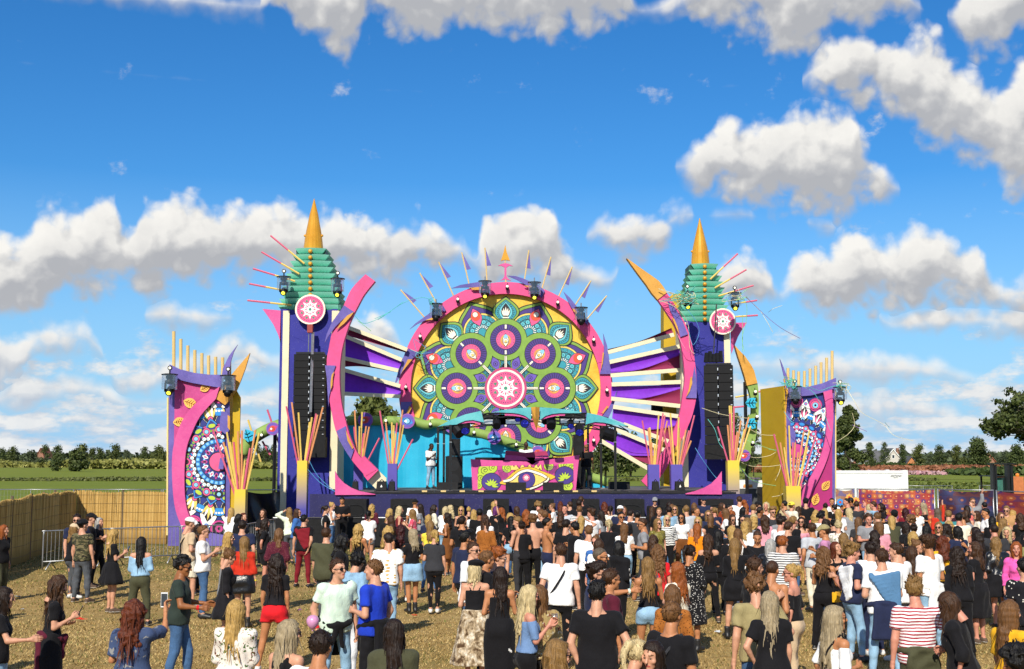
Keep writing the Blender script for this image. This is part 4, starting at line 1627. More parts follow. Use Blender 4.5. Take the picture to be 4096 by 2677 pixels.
# ---- moving-head lights in rain covers
LENSY=mat('yellow lit lens',(.8,.75,.1),.2,emit=(.9,.85,.05,1.6))
def cover_light(x,y,d,k,label,bulb=True,lens=True):
 """x, y: centre of the clear cover; k metres lid width"""
 p=P(x,y,d)
 r=thing('stage_light',p,label,'stage light','moving heads in clear rain covers')
 r_=k/2
 b=MB()
 b.lathe(p+Vector((0,0,.27*k/.6)),[(r_,0),(r_,.03),(r_*.6,.05)],20)
 b.build('lid',BLK,r,True)
 b=MB()
 z0, z1=-.25*k/.6, .27*k/.6
 n=20
 vs=[p+Vector((q*r_*.92*math.cos(2*PI*j/n),q*r_*.92*math.sin(2*PI*j/n),z))for q,z in((1,z0),(1,z1))for j in range(n)]
 b.add(vs,[(j,(j+1)%n,n+(j+1)%n,n+j)for j in range(n)])
 b.build('rain_cover',clear_mat(),r,True)
 s=k/.6
 b=MB()
 b.lathe(p,[(.05,.26),(.13,.22),(.13,.14),(.06,.13),(.06,.10),(.17,.08),(.18,-.02),(.10,-.04)]and[(.05*s,-.06*s),(.16*s,-.04*s),(.18*s,.06*s),(.10*s,.09*s),(.10*s,.13*s),(.14*s,.15*s),(.14*s,.24*s),(.05*s,.27*s)],14)
 for q in(-1,1):
  b.box((p.x+q*.15*s-.025*s,p.y-.06*s,p.z-.34*s),(p.x+q*.15*s+.025*s,p.y+.06*s,p.z-.02*s))
 b.build('yoke',BLK,r,True)
 b=MB()
 hd=Vector((0,-.72,-.5)).normalized()
 hc=p+Vector((0,.02,-.32*s))
 b.tube([hc-hd*.16*s,hc-hd*.05*s,hc+hd*.13*s],.125*s,12)
 hob=b.build('lamp_head',BLK,r,True)
 if lens:
  b=MB()
  b.disc(hc+hd*.14*s,.075*s,hd,.02,14)
  b.build('lens',LENSY,hob)
 b=MB()
 b.tube([p+Vector((0,0,.3*s)),p+Vector((0,0,.5*s))],.03*s,6)
 if bulb:
  q=p+Vector((0,-.02,.53*s))
  b.disc(q,.085*s,(0,-1,0),.05,14)
  b.build('clamp',BLK,r)
  b=MB()
  b.disc(q+Vector((0,-.012,0)),.045*s,(0,-1,0),.01,14)
  b.build('sign_bulb',BULB,r)
 else:
  b.build('clamp',STEEL,r)
for(x,y), lb in zip(c3([(400,560),(721,412),(1044,420),(1350,585)]),
 ('leftmost moving head in a clear cover on the pink ring','moving head in a clear cover on the pink ring left of the gold arrow',
 'moving head in a clear cover on the pink ring right of the gold arrow','rightmost moving head in a clear cover on the pink ring')):
 cover_light(x,y,MD-.95,.62,lb,False,'left of' in lb or 'right of' in lb)
for f_, d, k, items in((c1,43.9,.60,[((128,540),'moving head in a clear cover at the outer top corner of the left painted panel'),((510,548),'moving head in a clear cover beside the gold horn of the left painted panel')]),
 (c2,49.2,.60,[((522,968),'moving head in a clear cover on the outer side of the left tower'),((1000,985),'moving head in a clear cover on the left tower beside the pink arc')]),
 (c6,52.2,.60,[((778,572),'moving head in a clear cover between the right tower and the gold tipped arc'),((1146,582),'moving head in a clear cover on the outer side of the right tower')]),
 (c8,49.3,.56,[((392,160),'moving head in a clear cover above the mustard board of the right panel'),((785,165),'moving head in a clear cover at the outer top corner of the right panel')])):
 for(pt,lb)in items:
  cover_light(*f_([pt])[0],d,k,lb,True,'mustard' not in lb and 'gold horn' not in lb)
# ---- towers
def stick(b,A,B,r=.04):
 b.tube([A,B],r,6)
def tower(name,d,fr,spire,tiers,body,creams,lab,fin,sticks,disc,beads):
 A=P(*fr([spire[0]])[0],d)
 r=thing(name,(A.x,d+.8,0),lab,'tower')
 cx=A.x
# four-sided bullet spire with raised ridges
 b=MB()
 prof=[(abs(P(*fr([(spire[0][0]+w,300)])[0],d).x-P(*fr([(spire[0][0],300)])[0],d).x),zpx(fr([(0,y)])[0][1],d))for w,y in spire[1]]
 zb=prof[-1][1]
 vs, fs=[], []
 m=len(prof)
 for w, z in prof:
  for j in range(16):
   a=2*PI*j/16-PI/2
   rr=w*(1.0 if j%4==0 else.93 if j%2 else.90)
   vs.append((cx+rr*math.cos(a),d+.8+rr*math.sin(a),z))
 for i in range(m-1):
  for j in range(16):
   fs.append((i*16+j,i*16+(j+1)%16,(i+1)*16+(j+1)%16,(i+1)*16+j))
 b.add(vs,fs)
 b.add(vs[-16:],[tuple(range(15,-1,-1))])
 so=b.build('spire',GOLDS,r)
 b=MB()
 for s in(-1,1):
  b.ball((cx+s*prof[-3][0]*.98,d+.8,prof[-3][1]+.1),.06,0,8)
 b.build('rivet',GOLDS,so,True)
# boat-shaped tiers
 (ty,dy,cnt,xc,w0,w1)=tiers
 for i in range(cnt):
  w=w0+(w1-w0)*(i/(cnt-1))**.8
  yt, yb=ty+dy*i, ty+dy*(i+1)-3
  q=fr([(xc-w,yt),(xc+w,yt),(xc+w-14,yt+dy*.35),(xc+w-30,yt+dy*.8),(xc+w-38,yb),(xc-w+38,yb),(xc-w+30,yt+dy*.8),(xc-w+14,yt+dy*.35)])
  b=MB()
# curved front: bulge outwards at the top edge
  pt=[P(x,y,d+.12)for x,y in q]
  wl, wr=pt[0].x, pt[1].x
  N_=14
  rows=[]
  for(za,fl)in((pt[0].z,0),(pt[2].z,.35),(pt[3].z,.8),(pt[4].z,1)):
   hw=(wr-wl)/2-[0,.11,.25,.30][[0,.35,.8,1].index(fl)]*(1.0 if d<52 else 1.0)*.62
   xm=(wl+wr)/2
   rows.append([(xm+hw*t,d+.10-(.20-.14*fl)*(1-t*t),za)for t in np.linspace(-1,1,N_)])
  vs=[v for row in rows for v in row]
  fs=[(i_*N_+j,(i_+1)*N_+j,(i_+1)*N_+j+1,i_*N_+j+1)for i_ in range(3)for j in range(N_-1)]
  b.add(vs,fs)
  bk=[(v[0],d+1.45,v[2])for v in rows[0]]
  b.add(rows[0]+bk,[(j,j+1,N_+j+1,N_+j)for j in range(N_-1)])
  bk2=[(v[0],d+1.45,v[2])for v in rows[3]]
  b.add(rows[3]+bk2,[(j,N_+j,N_+j+1,j+1)for j in range(N_-1)])
  for e in(0,-1):
   b.add([row[e]for row in rows]+[(row[e][0],d+1.45,row[e][2])for row in rows],[(0,1,5,4),(1,2,6,5),(2,3,7,6)])
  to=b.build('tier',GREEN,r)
  bm=P(*fr([(beads,yt+dy*.42)])[0],d-.12)
  b=MB()
  b.ball(bm,.095,0,10)
  b.build('bead',GOLDS,to,True)
 b=MB()
 zt=zpx(fr([(0,ty)])[0][1],d)
 z2=zpx(fr([(0,ty+dy*cnt)])[0][1],d)
 b.box((cx-.62,d+.2,z2),(cx+.62,d+1.4,zt-.02))
 b.build('core',GREEND,r)
# body
 xa, xb=[P(*fr([(x,900)])[0],d).x for x in body]
 b=MB()
 b.box((xa,d+.05,0),(xb,d+1.9,z2+.1))
 b.build('scrim_body',BLUE,r)
 for(q0,q1,zb_)in creams:
  c0, c1_=[P(x,1700,d).x for x in(q0,q1)]
  b=MB()
  b.box((c0,d-.02,zb_),(c1_,d+1.95,z2+.02))
  b.build('corner_batten',CREAM,r)
 b=MB()
 b.pxprism(fr(fin),d+.05,.07)
 fo=b.build('pink_fin',PKL,r)
 for s0, s1 in sticks:
  A_, B_=P(*fr([s0])[0],d-.12), P(*fr([s1])[0],d-.12)
  m_=A_+(B_-A_)*.48
  b=MB()
  stick(b,A_,m_,.042)
  so=b.build('ray_stick',STKY,r)
  b=MB()
  stick(b,m_,B_,.042)
  b.build('pink_end',STKP,so)
# roundel
 (dx,dy_,dr)=disc
 c=P(*fr([(dx,dy_)])[0],d-.30)
 R=dr*(P(*fr([(1,0)])[0],d-.3).x-P(*fr([(0,0)])[0],d-.3).x)
 b=MB()
 b.disc(c,R,(0,-1,0),.10,40)
 do=b.build('roundel',CREAM,r)
 p=Print(lambda x,y,L:c+Vector((x*R/133,-.003-L,y*R/133)))
 emblem(p,0,0,132,0)
 p.build('roundel_print',do)
# lattice faintly seen through the scrim as proud ribs
 b=MB()
 zz=.3
 k=0
 while zz<z2-1:
  xs=(xa+.12,xb-.12)if k%2 else(xb-.12,xa+.12)
  b.tube([(xs[0],d+.055,zz),(xs[1],d+.055,zz+.9)],.012,4)
  zz+=.9
  k+=1
 b.build('truss_rib',BLUE,r)
 return r
spL=[(w,y)for w,y in((2,175),(20,245),(40,320),(52,390),(66,460),(78,530),(86,600),(89,655))]
tower('stage_tower',50.0,c2,((765,175),spL),(655,55.6,10,762,138,296),(498,1003),[(1124,1150,0),(1321,1351,1.9)],
 'left tower with a gold spire and green tiers over royal blue cloth',[(332,1190),(498,1205),(498,1500),(470,1415),(430,1330),(380,1255)],
 [((705,788),(405,540)),((660,880),(325,685)),((622,945),(250,833)),((500,1022),(215,967)),((590,1157),(200,1115))],(757,1195,133),758)
spR=[(w,y)for w,y in((2,-80),(14,-30),(28,25),(42,85),(56,145),(66,200),(71,260),(72,305))]
tower('stage_tower',54.0,c6,((893,-80),spR),(305,45.6,10,910,108,205),(758,1076),[(2902,2926,0),(2731,2751,1.9)],
 'right tower with a gold spire, tangled streamers and blue cloth',[(1110,760),(1240,760),(1205,810),(1170,870),(1135,960),(1120,1000)],
 [((955,422),(1168,224)),((990,490),(1235,348)),((1018,553),(1290,471)),((1150,612),(1318,587)),((1150,714),(1324,703))],(1052,750,102),912)
# ---- line arrays
def line_array(xl,xr,yt,n,mh,d,lab,yaw=0.0):
 A, B=P(xl,yt,d), P(xr,yt,d)
 w=B.x-A.x
 cx=(A.x+B.x)/2
 r=thing('line_array',(cx,d,A.z),lab,'speaker','hanging line arrays',yaw)
 b=MB()
 b.box((cx-w*.45,d+.1,A.z+.02),(cx+w*.45,d+.5,A.z+.10))
 fo=b.build('fly_frame',TRUSS,r)
 z=A.z
 me=me2=None
 for i in range(n):
  if me is None:
   b=MB()
   h2=mh*.94
   b.prism([(cx-w/2,d,z-h2),(cx-.02,d+.06,z-h2),(cx-.02,d+.06,z),(cx-w/2,d,z)],(0,.55,0))
   b.prism([(cx+w/2,d,z-h2),(cx+.02,d+.06,z-h2),(cx+.02,d+.06,z),(cx+w/2,d,z)],(0,.55,0))
   o=b.build('array_cabinet',GRILL,r)
   me=o.data
   b=MB()
   b.box((cx-.03,d+.02,z-mh*.6),(cx+.005,d+.05,z-mh*.3))
   b.box((cx+w/2-.09,d-.012,z-mh*.57),(cx+w/2-.02,d+.01,z-mh*.48))
   q=b.build('rigging_pin',ALU,o)
   me2=q.data
  else:
   o=put('array_cabinet',me,[GRILL],r)
   q=put('rigging_pin',me2,[ALU],o)
  o.location.z=-mh*i
  o.location.y=.004*i*i*(.5 if n>10 else.8)*.4
 return r
arL=line_array(1176,1300,1417,12,zpx(1417,49.2)-zpx(1444.6,49.2),49.2,'black line array of twelve thin cabinets hanging before the left tower')
b=MB()
b.box((xpx(1178,49.2),49.26,zpx(1830,49.2)),(xpx(1299,49.2),49.85,zpx(1748,49.2)))
b.build('lower_cabinet',BLKR,arL)
arR=line_array(2815,2928,1461,9,zpx(1461,52.6)-zpx(1496,52.6),52.6,'black line array of nine deep cabinets hanging before the right tower',math.radians(-14))
b=MB()
b.box((xpx(2818,52.6),52.7,zpx(1838,52.6)),(xpx(2922,52.6),53.2,zpx(1778,52.6)))
b.build('lower_cabinet',BLKR,arR)
b=MB()
p=P(2850,1422,52.8)
for i in range(5):
 b.tube([p+Vector((-.35+.17*i,0,-.30)),p+Vector((-.3+.15*i,.05,.12+.07*math.sin(i*2)))],.10,6)
b.tube([p+Vector((0,0,.1)),p+Vector((.15,.2,2.3))],.03,5)
b.build('motor_bundle',BLK,arR)
hk=P(1241,1310,49.4)
b=MB()
b.box((hk.x-.11,49.3,hk.z-.22),(hk.x+.11,49.55,hk.z+.12))
b.build('chain_motor',mat('red hoist paint',(.28,.03,.02),.5),arL)
b=MB()
zt_=zpx(1425,49.4)
b.tube([hk+Vector((-.05,0,-.2)),(hk.x-.06,49.4,zt_)],.02,5)
b.tube([hk+Vector((.09,0,-.2)),(hk.x+.11,49.05,zpx(1650,49.2))],.035,5)
b.tube([hk+Vector((.15,0,-.2)),(hk.x+.16,49.05,zpx(1650,49.2))],.03,5)
b.build('hoist_chain',STEEL,arL)
# ---- pink arcs with horns
def arc(name,d,outer,inner,th,lab,extras,tip=None):
 p0=P(*outer[len(outer)//2],d)
 r=thing(name,(p0.x,d+.2,DECK_Z),lab,'scenery')
 b=MB()
 o, i_=smooth_pts(outer,4), smooth_pts(inner,4)
 n=min(len(o),len(i_))
 o=[o[round(k*(len(o)-1)/(n-1))]for k in range(n)]
 i_=[i_[round(k*(len(i_)-1)/(n-1))]for k in range(n)]
 fo, fi=[P(x,y,d)for x,y in o], [P(x,y,d)for x,y in i_]
 off=Vector((0,th,0))
 vs=fo+fi+[v+off for v in fo]+[v+off for v in fi]
 fs=[]
 for k in range(n-1):
  fs+=[(k,n+k,n+k+1,k+1),(2*n+k,2*n+k+1,3*n+k+1,3*n+k),(k,k+1,2*n+k+1,2*n+k),(n+k,3*n+k,3*n+k+1,n+k+1)]
 fs+=[(0,2*n,3*n,n),(n-1,2*n-1,4*n-1,3*n-1)]
 b.add(vs,fs)
 b.build('arc_board',PK,r)
 for nm, pts, m, off_, t in extras:
  b=MB()
  b.pxprism(pts,d+off_,t)
  b.build(nm,m,r)
 return r
oL=[(1462,1097),(1408,1154),(1377,1217),(1350,1276),(1328,1330),(1314,1400),(1307,1445),(1310,1541),(1320,1614),(1342,1720),(1375,1792),(1414,1850),(1462,1905)]
iL=[(1500,1125),(1458,1177),(1431,1226),(1404,1280),(1386,1330),(1368,1396),(1359,1469),(1359,1541),(1366,1614),(1383,1686),(1404,1758),(1440,1828),(1505,1880)]
arc('scenery_arc',48.8,oL,iL,.35,'pink curved arc in front of the left tower',[
 ('horn',c2([(1058,1158),(1145,1217),(1100,1245),(1040,1290),(980,1350),(920,1430),(885,1490),(905,1410),(950,1310),(1000,1240)]),PURP,-.08,.07),
 ('horn_lining',c2([(1145,1217),(1120,1255),(1060,1320),(990,1375),(1030,1310),(1085,1250)]),GOLD,-.12,.05),
 ('horn',c4r([(103,335),(192,337),(170,400),(155,470),(150,535),(136,600),(132,680),(125,560),(118,440)]),PURP,-.08,.07),
 ('horn_lining',c4r([(180,385),(168,440),(165,500),(150,540),(150,470),(160,410)]),GOLD,-.12,.05),
 ('horn',c4r([(198,880),(275,838),(285,900),(305,970),(345,1030),(318,1110),(270,1040),(225,960)]),PURP,-.08,.07),
 ('horn_lining',c4r([(275,870),(300,930),(340,1020),(330,1030),(290,960)]),GOLD,-.12,.05),
 ('tail_leaf',c4r([(545,1206),(612,1270),(612,1350),(522,1356),(456,1292)]),CREAM,.35,.08),
 ('arc_foot',c4r([(425,1085),(545,1205),(458,1292),(425,1250),(400,1180),(370,1130)]),PK,.02,.3)])
oR=[(2666,1170),(2705,1229),(2746,1306),(2769,1384),(2782,1466),(2787,1543),(2785,1592),(2770,1659),(2751,1708),(2722,1771),(2688,1833),(2640,1911),(2590,1948)]
iR=[(2630,1198),(2669,1255),(2700,1306),(2723,1373),(2736,1456),(2739,1517),(2736,1550),(2729,1597),(2717,1664),(2688,1742),(2659,1800),(2620,1858),(2567,1925)]
arc('scenery_arc',52.0,oR,iR,.35,'pink curved arc with a gold claw tip before the right tower',[
 ('claw_tip',c6([(305,258),(360,296),(420,340),(500,395),(555,435),(590,480),(617,526),(545,582),(500,530),(455,462),(400,390),(345,315)]),GOLD,-.05,.4),
 ('horn',c6([(622,585),(665,630),(710,690),(745,760),(782,850),(722,872),(705,800),(670,720),(640,660)]),PURP,-.08,.07),
 ('horn_lining',c6([(655,720),(675,730),(700,790),(712,850),(690,800)]),GOLD,-.12,.05),
 ('horn',c6([(833,1100),(845,1180),(850,1260),(848,1348),(765,1345),(795,1290),(815,1200)]),PURP,-.08,.07),
 ('horn_lining',c6([(812,1178),(815,1230),(795,1295),(770,1335),(790,1270),(800,1190)]),GOLD,-.12,.05),
 ('horn',c7([(778,520),(760,580),(725,645),(705,630),(735,590)]),GOLD,-.08,.05)])
# ---- wings: cream battens with satin between
def wing(lab,d,beams,cloths,side):
 a=P(*beams[0][0],d)
 r=thing('scenery_wing',(a.x,d,DECK_Z),lab,'scenery')
 for(p0,p1,w)in beams:
  A, B=P(*p0,d), P(*p1,d+.1)
  dr=(B-A).normalized()
  up=Vector((-dr.z,0,dr.x))*(w/2*d/F)
  b=MB()
  b.prism([A+up,A-up,B-up,B+up],(0,.12,0))
  b.build('batten',CREAM,r)
 for q, (m,top,bot,bow)in enumerate(cloths):
  T, Bq=smooth_pts(top,12), smooth_pts(bot,12)
  n, k=22, 8
  def at(L,t):
   f_=t*(len(L)-1)
   i0=min(int(f_),len(L)-2)
   return[L[i0][j]+(L[i0+1][j]-L[i0][j])*(f_-i0)for j in(0,1)]
  vs=[]
  for i in range(n+1):
   for j in range(k+1):
    a_, b_=at(T,i/n), at(Bq,i/n)
    s_=j/k
    v=P(a_[0]+(b_[0]-a_[0])*s_,a_[1]+(b_[1]-a_[1])*s_,d+.16)
    v.y+=.05+.45*bow*math.sin(PI*s_)+.008*math.sin(i*.5+2*q+2*s_)*math.sin(PI*s_)
    vs.append(v)
  fs=[(i*(k+1)+j,i*(k+1)+j+1,(i+1)*(k+1)+j+1,(i+1)*(k+1)+j)for i in range(n)for j in range(k)]
  b=MB()
  b.add(vs,fs)
  b.build('satin_cloth' if m is VIOL else 'maroon_cloth',m,r,True)
LB=[((300,22),(785,205)),((268,92),(740,290)),((230,268),(710,378)),((222,362),(728,508)),((222,568),(728,592))]
wing('left wing of cream battens and violet satin between the pink arc and the round backdrop',54.2,[(c4r([a])[0],c4r([t])[0],15)for a,t in LB],[
 (VIOL,c4r([(262,105),(500,205),(740,305)]),c4r([(235,255),(480,312),(715,362)]),.12),
 (VIOL,c4r([(220,375),(480,445),(730,520)]),c4r([(222,555),(480,570),(730,580)]),.12),
 (MAROON,c4r([(285,30),(500,110),(780,215)]),c4r([(275,85),(500,150),(770,228)]),.2),
 (MAROON,c4r([(228,280),(480,340),(705,388)]),c4r([(225,350),(420,345),(700,392)]),.2)],-1)
RB=[(c6,(160,990),(672,852)),(c6,(172,1066),(715,944)),(c6,(180,1170),(746,1126)),(c6,(188,1240),(748,1220)),(c6,(184,1350),(738,1410)),
 (c6,(200,1414),(716,1490)),(c7,(300,408),(695,560)),(c7,(225,447),(655,630)),(c7,(112,545),(502,775))]
wing('right wing of nine cream battens and violet satin beside the round backdrop',54.4,[(f_([a])[0],f_([t])[0],16)for f_,a,t in RB],[
 (VIOL,c6([(170,1080),(450,1020),(722,960)]),c6([(178,1150),(420,1120),(722,1010)]),.1),
 (MAROON,c6([(178,1140),(450,1110),(725,1000)]),c6([(182,1160),(450,1140),(745,1115)]),.25),
 (VIOL,c6([(186,1254),(460,1250),(748,1236)]),c6([(186,1335),(420,1350),(740,1270)]),.1),
 (MAROON,c6([(186,1330),(460,1340),(742,1265)]),c6([(190,1345),(470,1370),(738,1395)]),.25),
 (VIOL,c6([(200,1428),(450,1460),(716,1505)]),c7([(205,360),(480,450),(745,420)]),.1),
 (MAROON,c7([(205,362),(480,440),(745,415)]),c7([(300,396),(500,475),(690,545)]),.25),
 (VIOL,c7([(190,470),(420,540),(645,640)]),c7([(150,545),(330,660),(600,665)]),.1),
 (MAROON,c7([(155,540),(360,640),(600,650)]),c7([(130,550),(330,665),(510,740)]),.25),
 (MAROON,c6([(160,965),(400,905),(655,800)]),c6([(160,985),(400,925),(670,840)]),.2)],1)
# ---- cyan wave wall with the green foam roll
root=thing('wave_wall',(xpx(1560,53.6),53.6,DECK_Z),'cyan wavy wall topped by a green roll with painted eyes','scenery wall')
wave=c4r([(205,838),(420,832),(640,832),(800,845),(950,868),(1080,900)])+c5([(0,405),(250,425),(500,490),(800,560),(1050,640),(1250,735),(1420,820),(1600,905),(1850,985),(2060,1050)])
wave=sorted(set([(round(x,1),round(y,1))for x,y in wave if x<1770]+[(round(x,1),round(y,1))for x,y in c5([(500,490),(800,560),(1050,640),(1250,735),(1420,820),(1600,905),(1850,985),(2060,1050)])]))
wv=smooth_pts(wave,5)
b=MB()
for i in range(len(wv)-1):
 A, B=P(*wv[i],53.6), P(*wv[i+1],53.6)
 ya, yb=[.22*math.sin(v.x*1.1)+.04*math.sin(v.x*6.3)for v in(A,B)]
 if A.z<DECK_Z+.05:
  break
 gap=1598<wv[i][0]<1607
 if gap:
  continue
 b.add([(A.x,53.6+ya,DECK_Z),(B.x,53.6+yb,DECK_Z),(B.x,53.6+yb,B.z),(A.x,53.6+ya,A.z)],[(0,1,2,3)])
b.build('cyan_cloth',CYAN,root,True)
b=MB()
tp=[P(x,y-18,53.45)for x,y in wv]
b.tube([t for t in tp if t.z>DECK_Z+.1],.21,12)
b.build('green_roll',LIME,root,True)
def eye_disc(x,y,d,rpx,kind,lab,parent=None):
 c=P(x,y,d)
 R=rpx*d/F
 if parent is None:
  r=thing('eye_roundel',c,lab,'ornament','painted eye roundels on the green roll')
 else:
  r=parent
 b=MB()
 b.disc(c,R,(0,-1,0),.06,28)
 o=b.build('disc',paint('orchid board','#a05ab8'),r)
 p=Print(lambda x_,y_,L:c+Vector((x_*R,-.003-L,y_*R)))
 a=.5 if kind=='red' else-.35
 p.disc(0,0,.86,'violet',0,24)
 p.poly(leafp(-.82,.82,.48,10,1,a),'blue' if kind=='blue' else 'mag',1)
 p.disc(.02 if kind=='blue' else-.05,0,.44,'navy' if kind=='blue' else 'red',2,20)
 p.disc(0,0,.34,'lblue' if kind=='blue' else 'rust',3,18)
 p.disc(-.22,-.02,.17,'white',4,12)
 p.build('eye_print',o)
eye_disc(*c4r([(438,788)])[0],53.0,30,'red','round purple eye with a red iris on the green roll behind the left sticks')
eye_disc(*c4r([(785,797)])[0],53.0,30,'blue','round purple eye with a blue iris on the green roll left of the canopy')
eye_disc(*c5([(865,530)])[0],52.9,27,'blue','round blue eye on the green roll under the canopy')
eye_disc(*c5([(410,420)])[0],52.9,24,'red','purple eye roundel on the roll behind the canopy corner post')
eye_disc(*c5([(1325,690)])[0],52.9,27,'red','purple eye roundel low on the roll beside the disc jockey')
for(pt,f_,pl)in(((276,790),c4r,'the green roll behind the pink arc'),((610,795),c4r,'the green roll between the two left eyes'),((978,823),c4r,'the green roll left of the canopy posts'),
 ((652,475),c5,'the green roll under the canopy left of the blue eye'),((1098,605),c5,'the green roll under the canopy behind the disc jockey')):
 small_lamp(*f_([pt])[0],52.95,pl)
# ---- green tentacles left and right of the towers
root=thing('green_tentacle',(xpx(1060,51.5),51.5,0),'green curved tentacle with a blue leaf between the left panel and tower','scenery')
b=MB()
pt=smooth_pts(c1([(605,1010),(640,940),(700,890),(770,850),(860,815)]),4)
b.tube([P(x,y,51.6)for x,y in pt],.26,10)
b.build('green_roll',LIME,root,True)
b=MB()
b.tube([P(*pt[0],51.7),(P(*pt[0],51.7).x-.2,51.7,0)],.08,6)
b.tube([P(*pt[-3],51.7),(P(*pt[-3],51.7).x,51.7,0)],.08,6)
b.build('stand',TRUSS,root)
b=MB()
b.pxprism(c1([(625,845),(672,860),(698,885),(675,920),(640,930),(615,905),(618,870)]),51.2,.05)
lf=b.build('blue_leaf',CYAN,root)
b=MB()
for q in((625,850,650,925),(636,880,655,868),(640,900,672,885),(632,880,620,875),(636,900,622,900)):
 b.tube([P(*c1([q[:2]])[0],51.18),P(*c1([q[2:]])[0],51.18)],.014,4)
b.build('leaf_vein',BLK,lf)
for a, t, m in(((642,785),(725,1060),STKY),((768,718),(842,935),STKP),((580,868),(612,925),STKP),((735,925),(788,1015),STKP)):
 b=MB()
 stick(b,P(*c1([a])[0],51.9),P(*c1([t])[0],51.9),.045)
 b.build('ray_stick',m,root)
eye_disc(*c1([(803,843)])[0],51.1,26,'red','purple eye roundel beside the outer edge of the left tower')
small_lamp(*c1([(733,885)])[0],51.2,'the green tentacle left of the left tower')
root=thing('green_tentacle',(xpx(3010,52.5),52.5,0),'tall green tentacle with a gold tip and blue leaves right of the right tower','scenery')
b=MB()
oT=smooth_pts(c6([(1240,1245),(1262,1310),(1275,1390),(1275,1470)])+c7([(1335,340),(1325,480),(1300,600),(1265,740),(1250,800)]),4)
iT=smooth_pts(c6([(1322,1232),(1330,1300),(1333,1390),(1330,1470)])+c7([(1412,340),(1400,480),(1375,590),(1335,700),(1300,800)]),4)
n=min(len(oT),len(iT))
for i in range(n-1):
 b.prism([P(*oT[i],52.5),P(*iT[i],52.5),P(*iT[i+1],52.5),P(*oT[i+1],52.5)],(0,.3,0))
b.build('green_board',LIME,root)
b=MB()
b.pxprism(c6([(1145,935),(1180,975),(1225,1020),(1270,1085),(1295,1130),(1322,1230),(1240,1250),(1222,1180),(1200,1110),(1170,1020)]),52.45,.35)
b.build('claw_tip',GOLD,root)
b=MB()
b.tube([(xpx(2985,52.9),52.9,0),(xpx(2985,52.9),52.9,6.5)],.08,6)
b.build('stand',TRUSS,root)
for cy in(1385,1545):
 b=MB()
 b.pxprism(c6([(1228,cy),(1250,cy-35),(1285,cy-42),(1308,cy-38),(1302,cy-18),(1318,cy-5),(1305,cy+8),(1308,cy+35),(1285,cy+40),(1250,cy+30)]),52.2,.05)
 lf=b.build('blue_leaf',CYAN,root)
 b=MB()
 for q in((1232,cy,1310,cy-2),(1255,cy,1268,cy-28),(1275,cy,1292,cy-26),(1255,cy,1268,cy+26),(1275,cy,1292,cy+26)):
  b.tube([P(*c6([q[:2]])[0],52.18),P(*c6([q[2:]])[0],52.18)],.014,4)
 b.build('leaf_vein',BLK,lf)
for a, t, m in(((1150,1340),(1250,1322),STKY),((1325,1300),(1370,1288),STKP),((1140,1418),(1230,1410),STKP),((1230,1555),(1330,1600),STKP)):
 b=MB()
 stick(b,P(*c6([a])[0],52.9),P(*c6([t])[0],52.9),.045)
 b.build('ray_stick',m,root)
eye_disc(*c7([(1298,668)])[0],52.1,24,'red','pink eye roundel at the foot of the right green tentacle')
for q, pl in(((1387,140),'the top of the right green tentacle'),((1400,345),'the middle of the right green tentacle'),((1365,560),'the foot of the right green tentacle')):
 small_lamp(*c7([q])[0],52.2,pl)
# mustard board behind the right tower
root=thing('mustard_board',(xpx(2690,57),57,0),'tall mustard board standing behind the right arc and wing','board')
b=MB()
b.pxprism([(2655,1205),(2690,1178),(2731,1170),(2770,1172),(2770,1990),(2655,1990)],57,1.2)
b.build('board',MUST,root)
b=MB()
b.pxprism([(2608,1620),(2655,1620),(2655,1700),(2608,1700)],57.4,.4)
b.build('black_flap',BLKR,root)
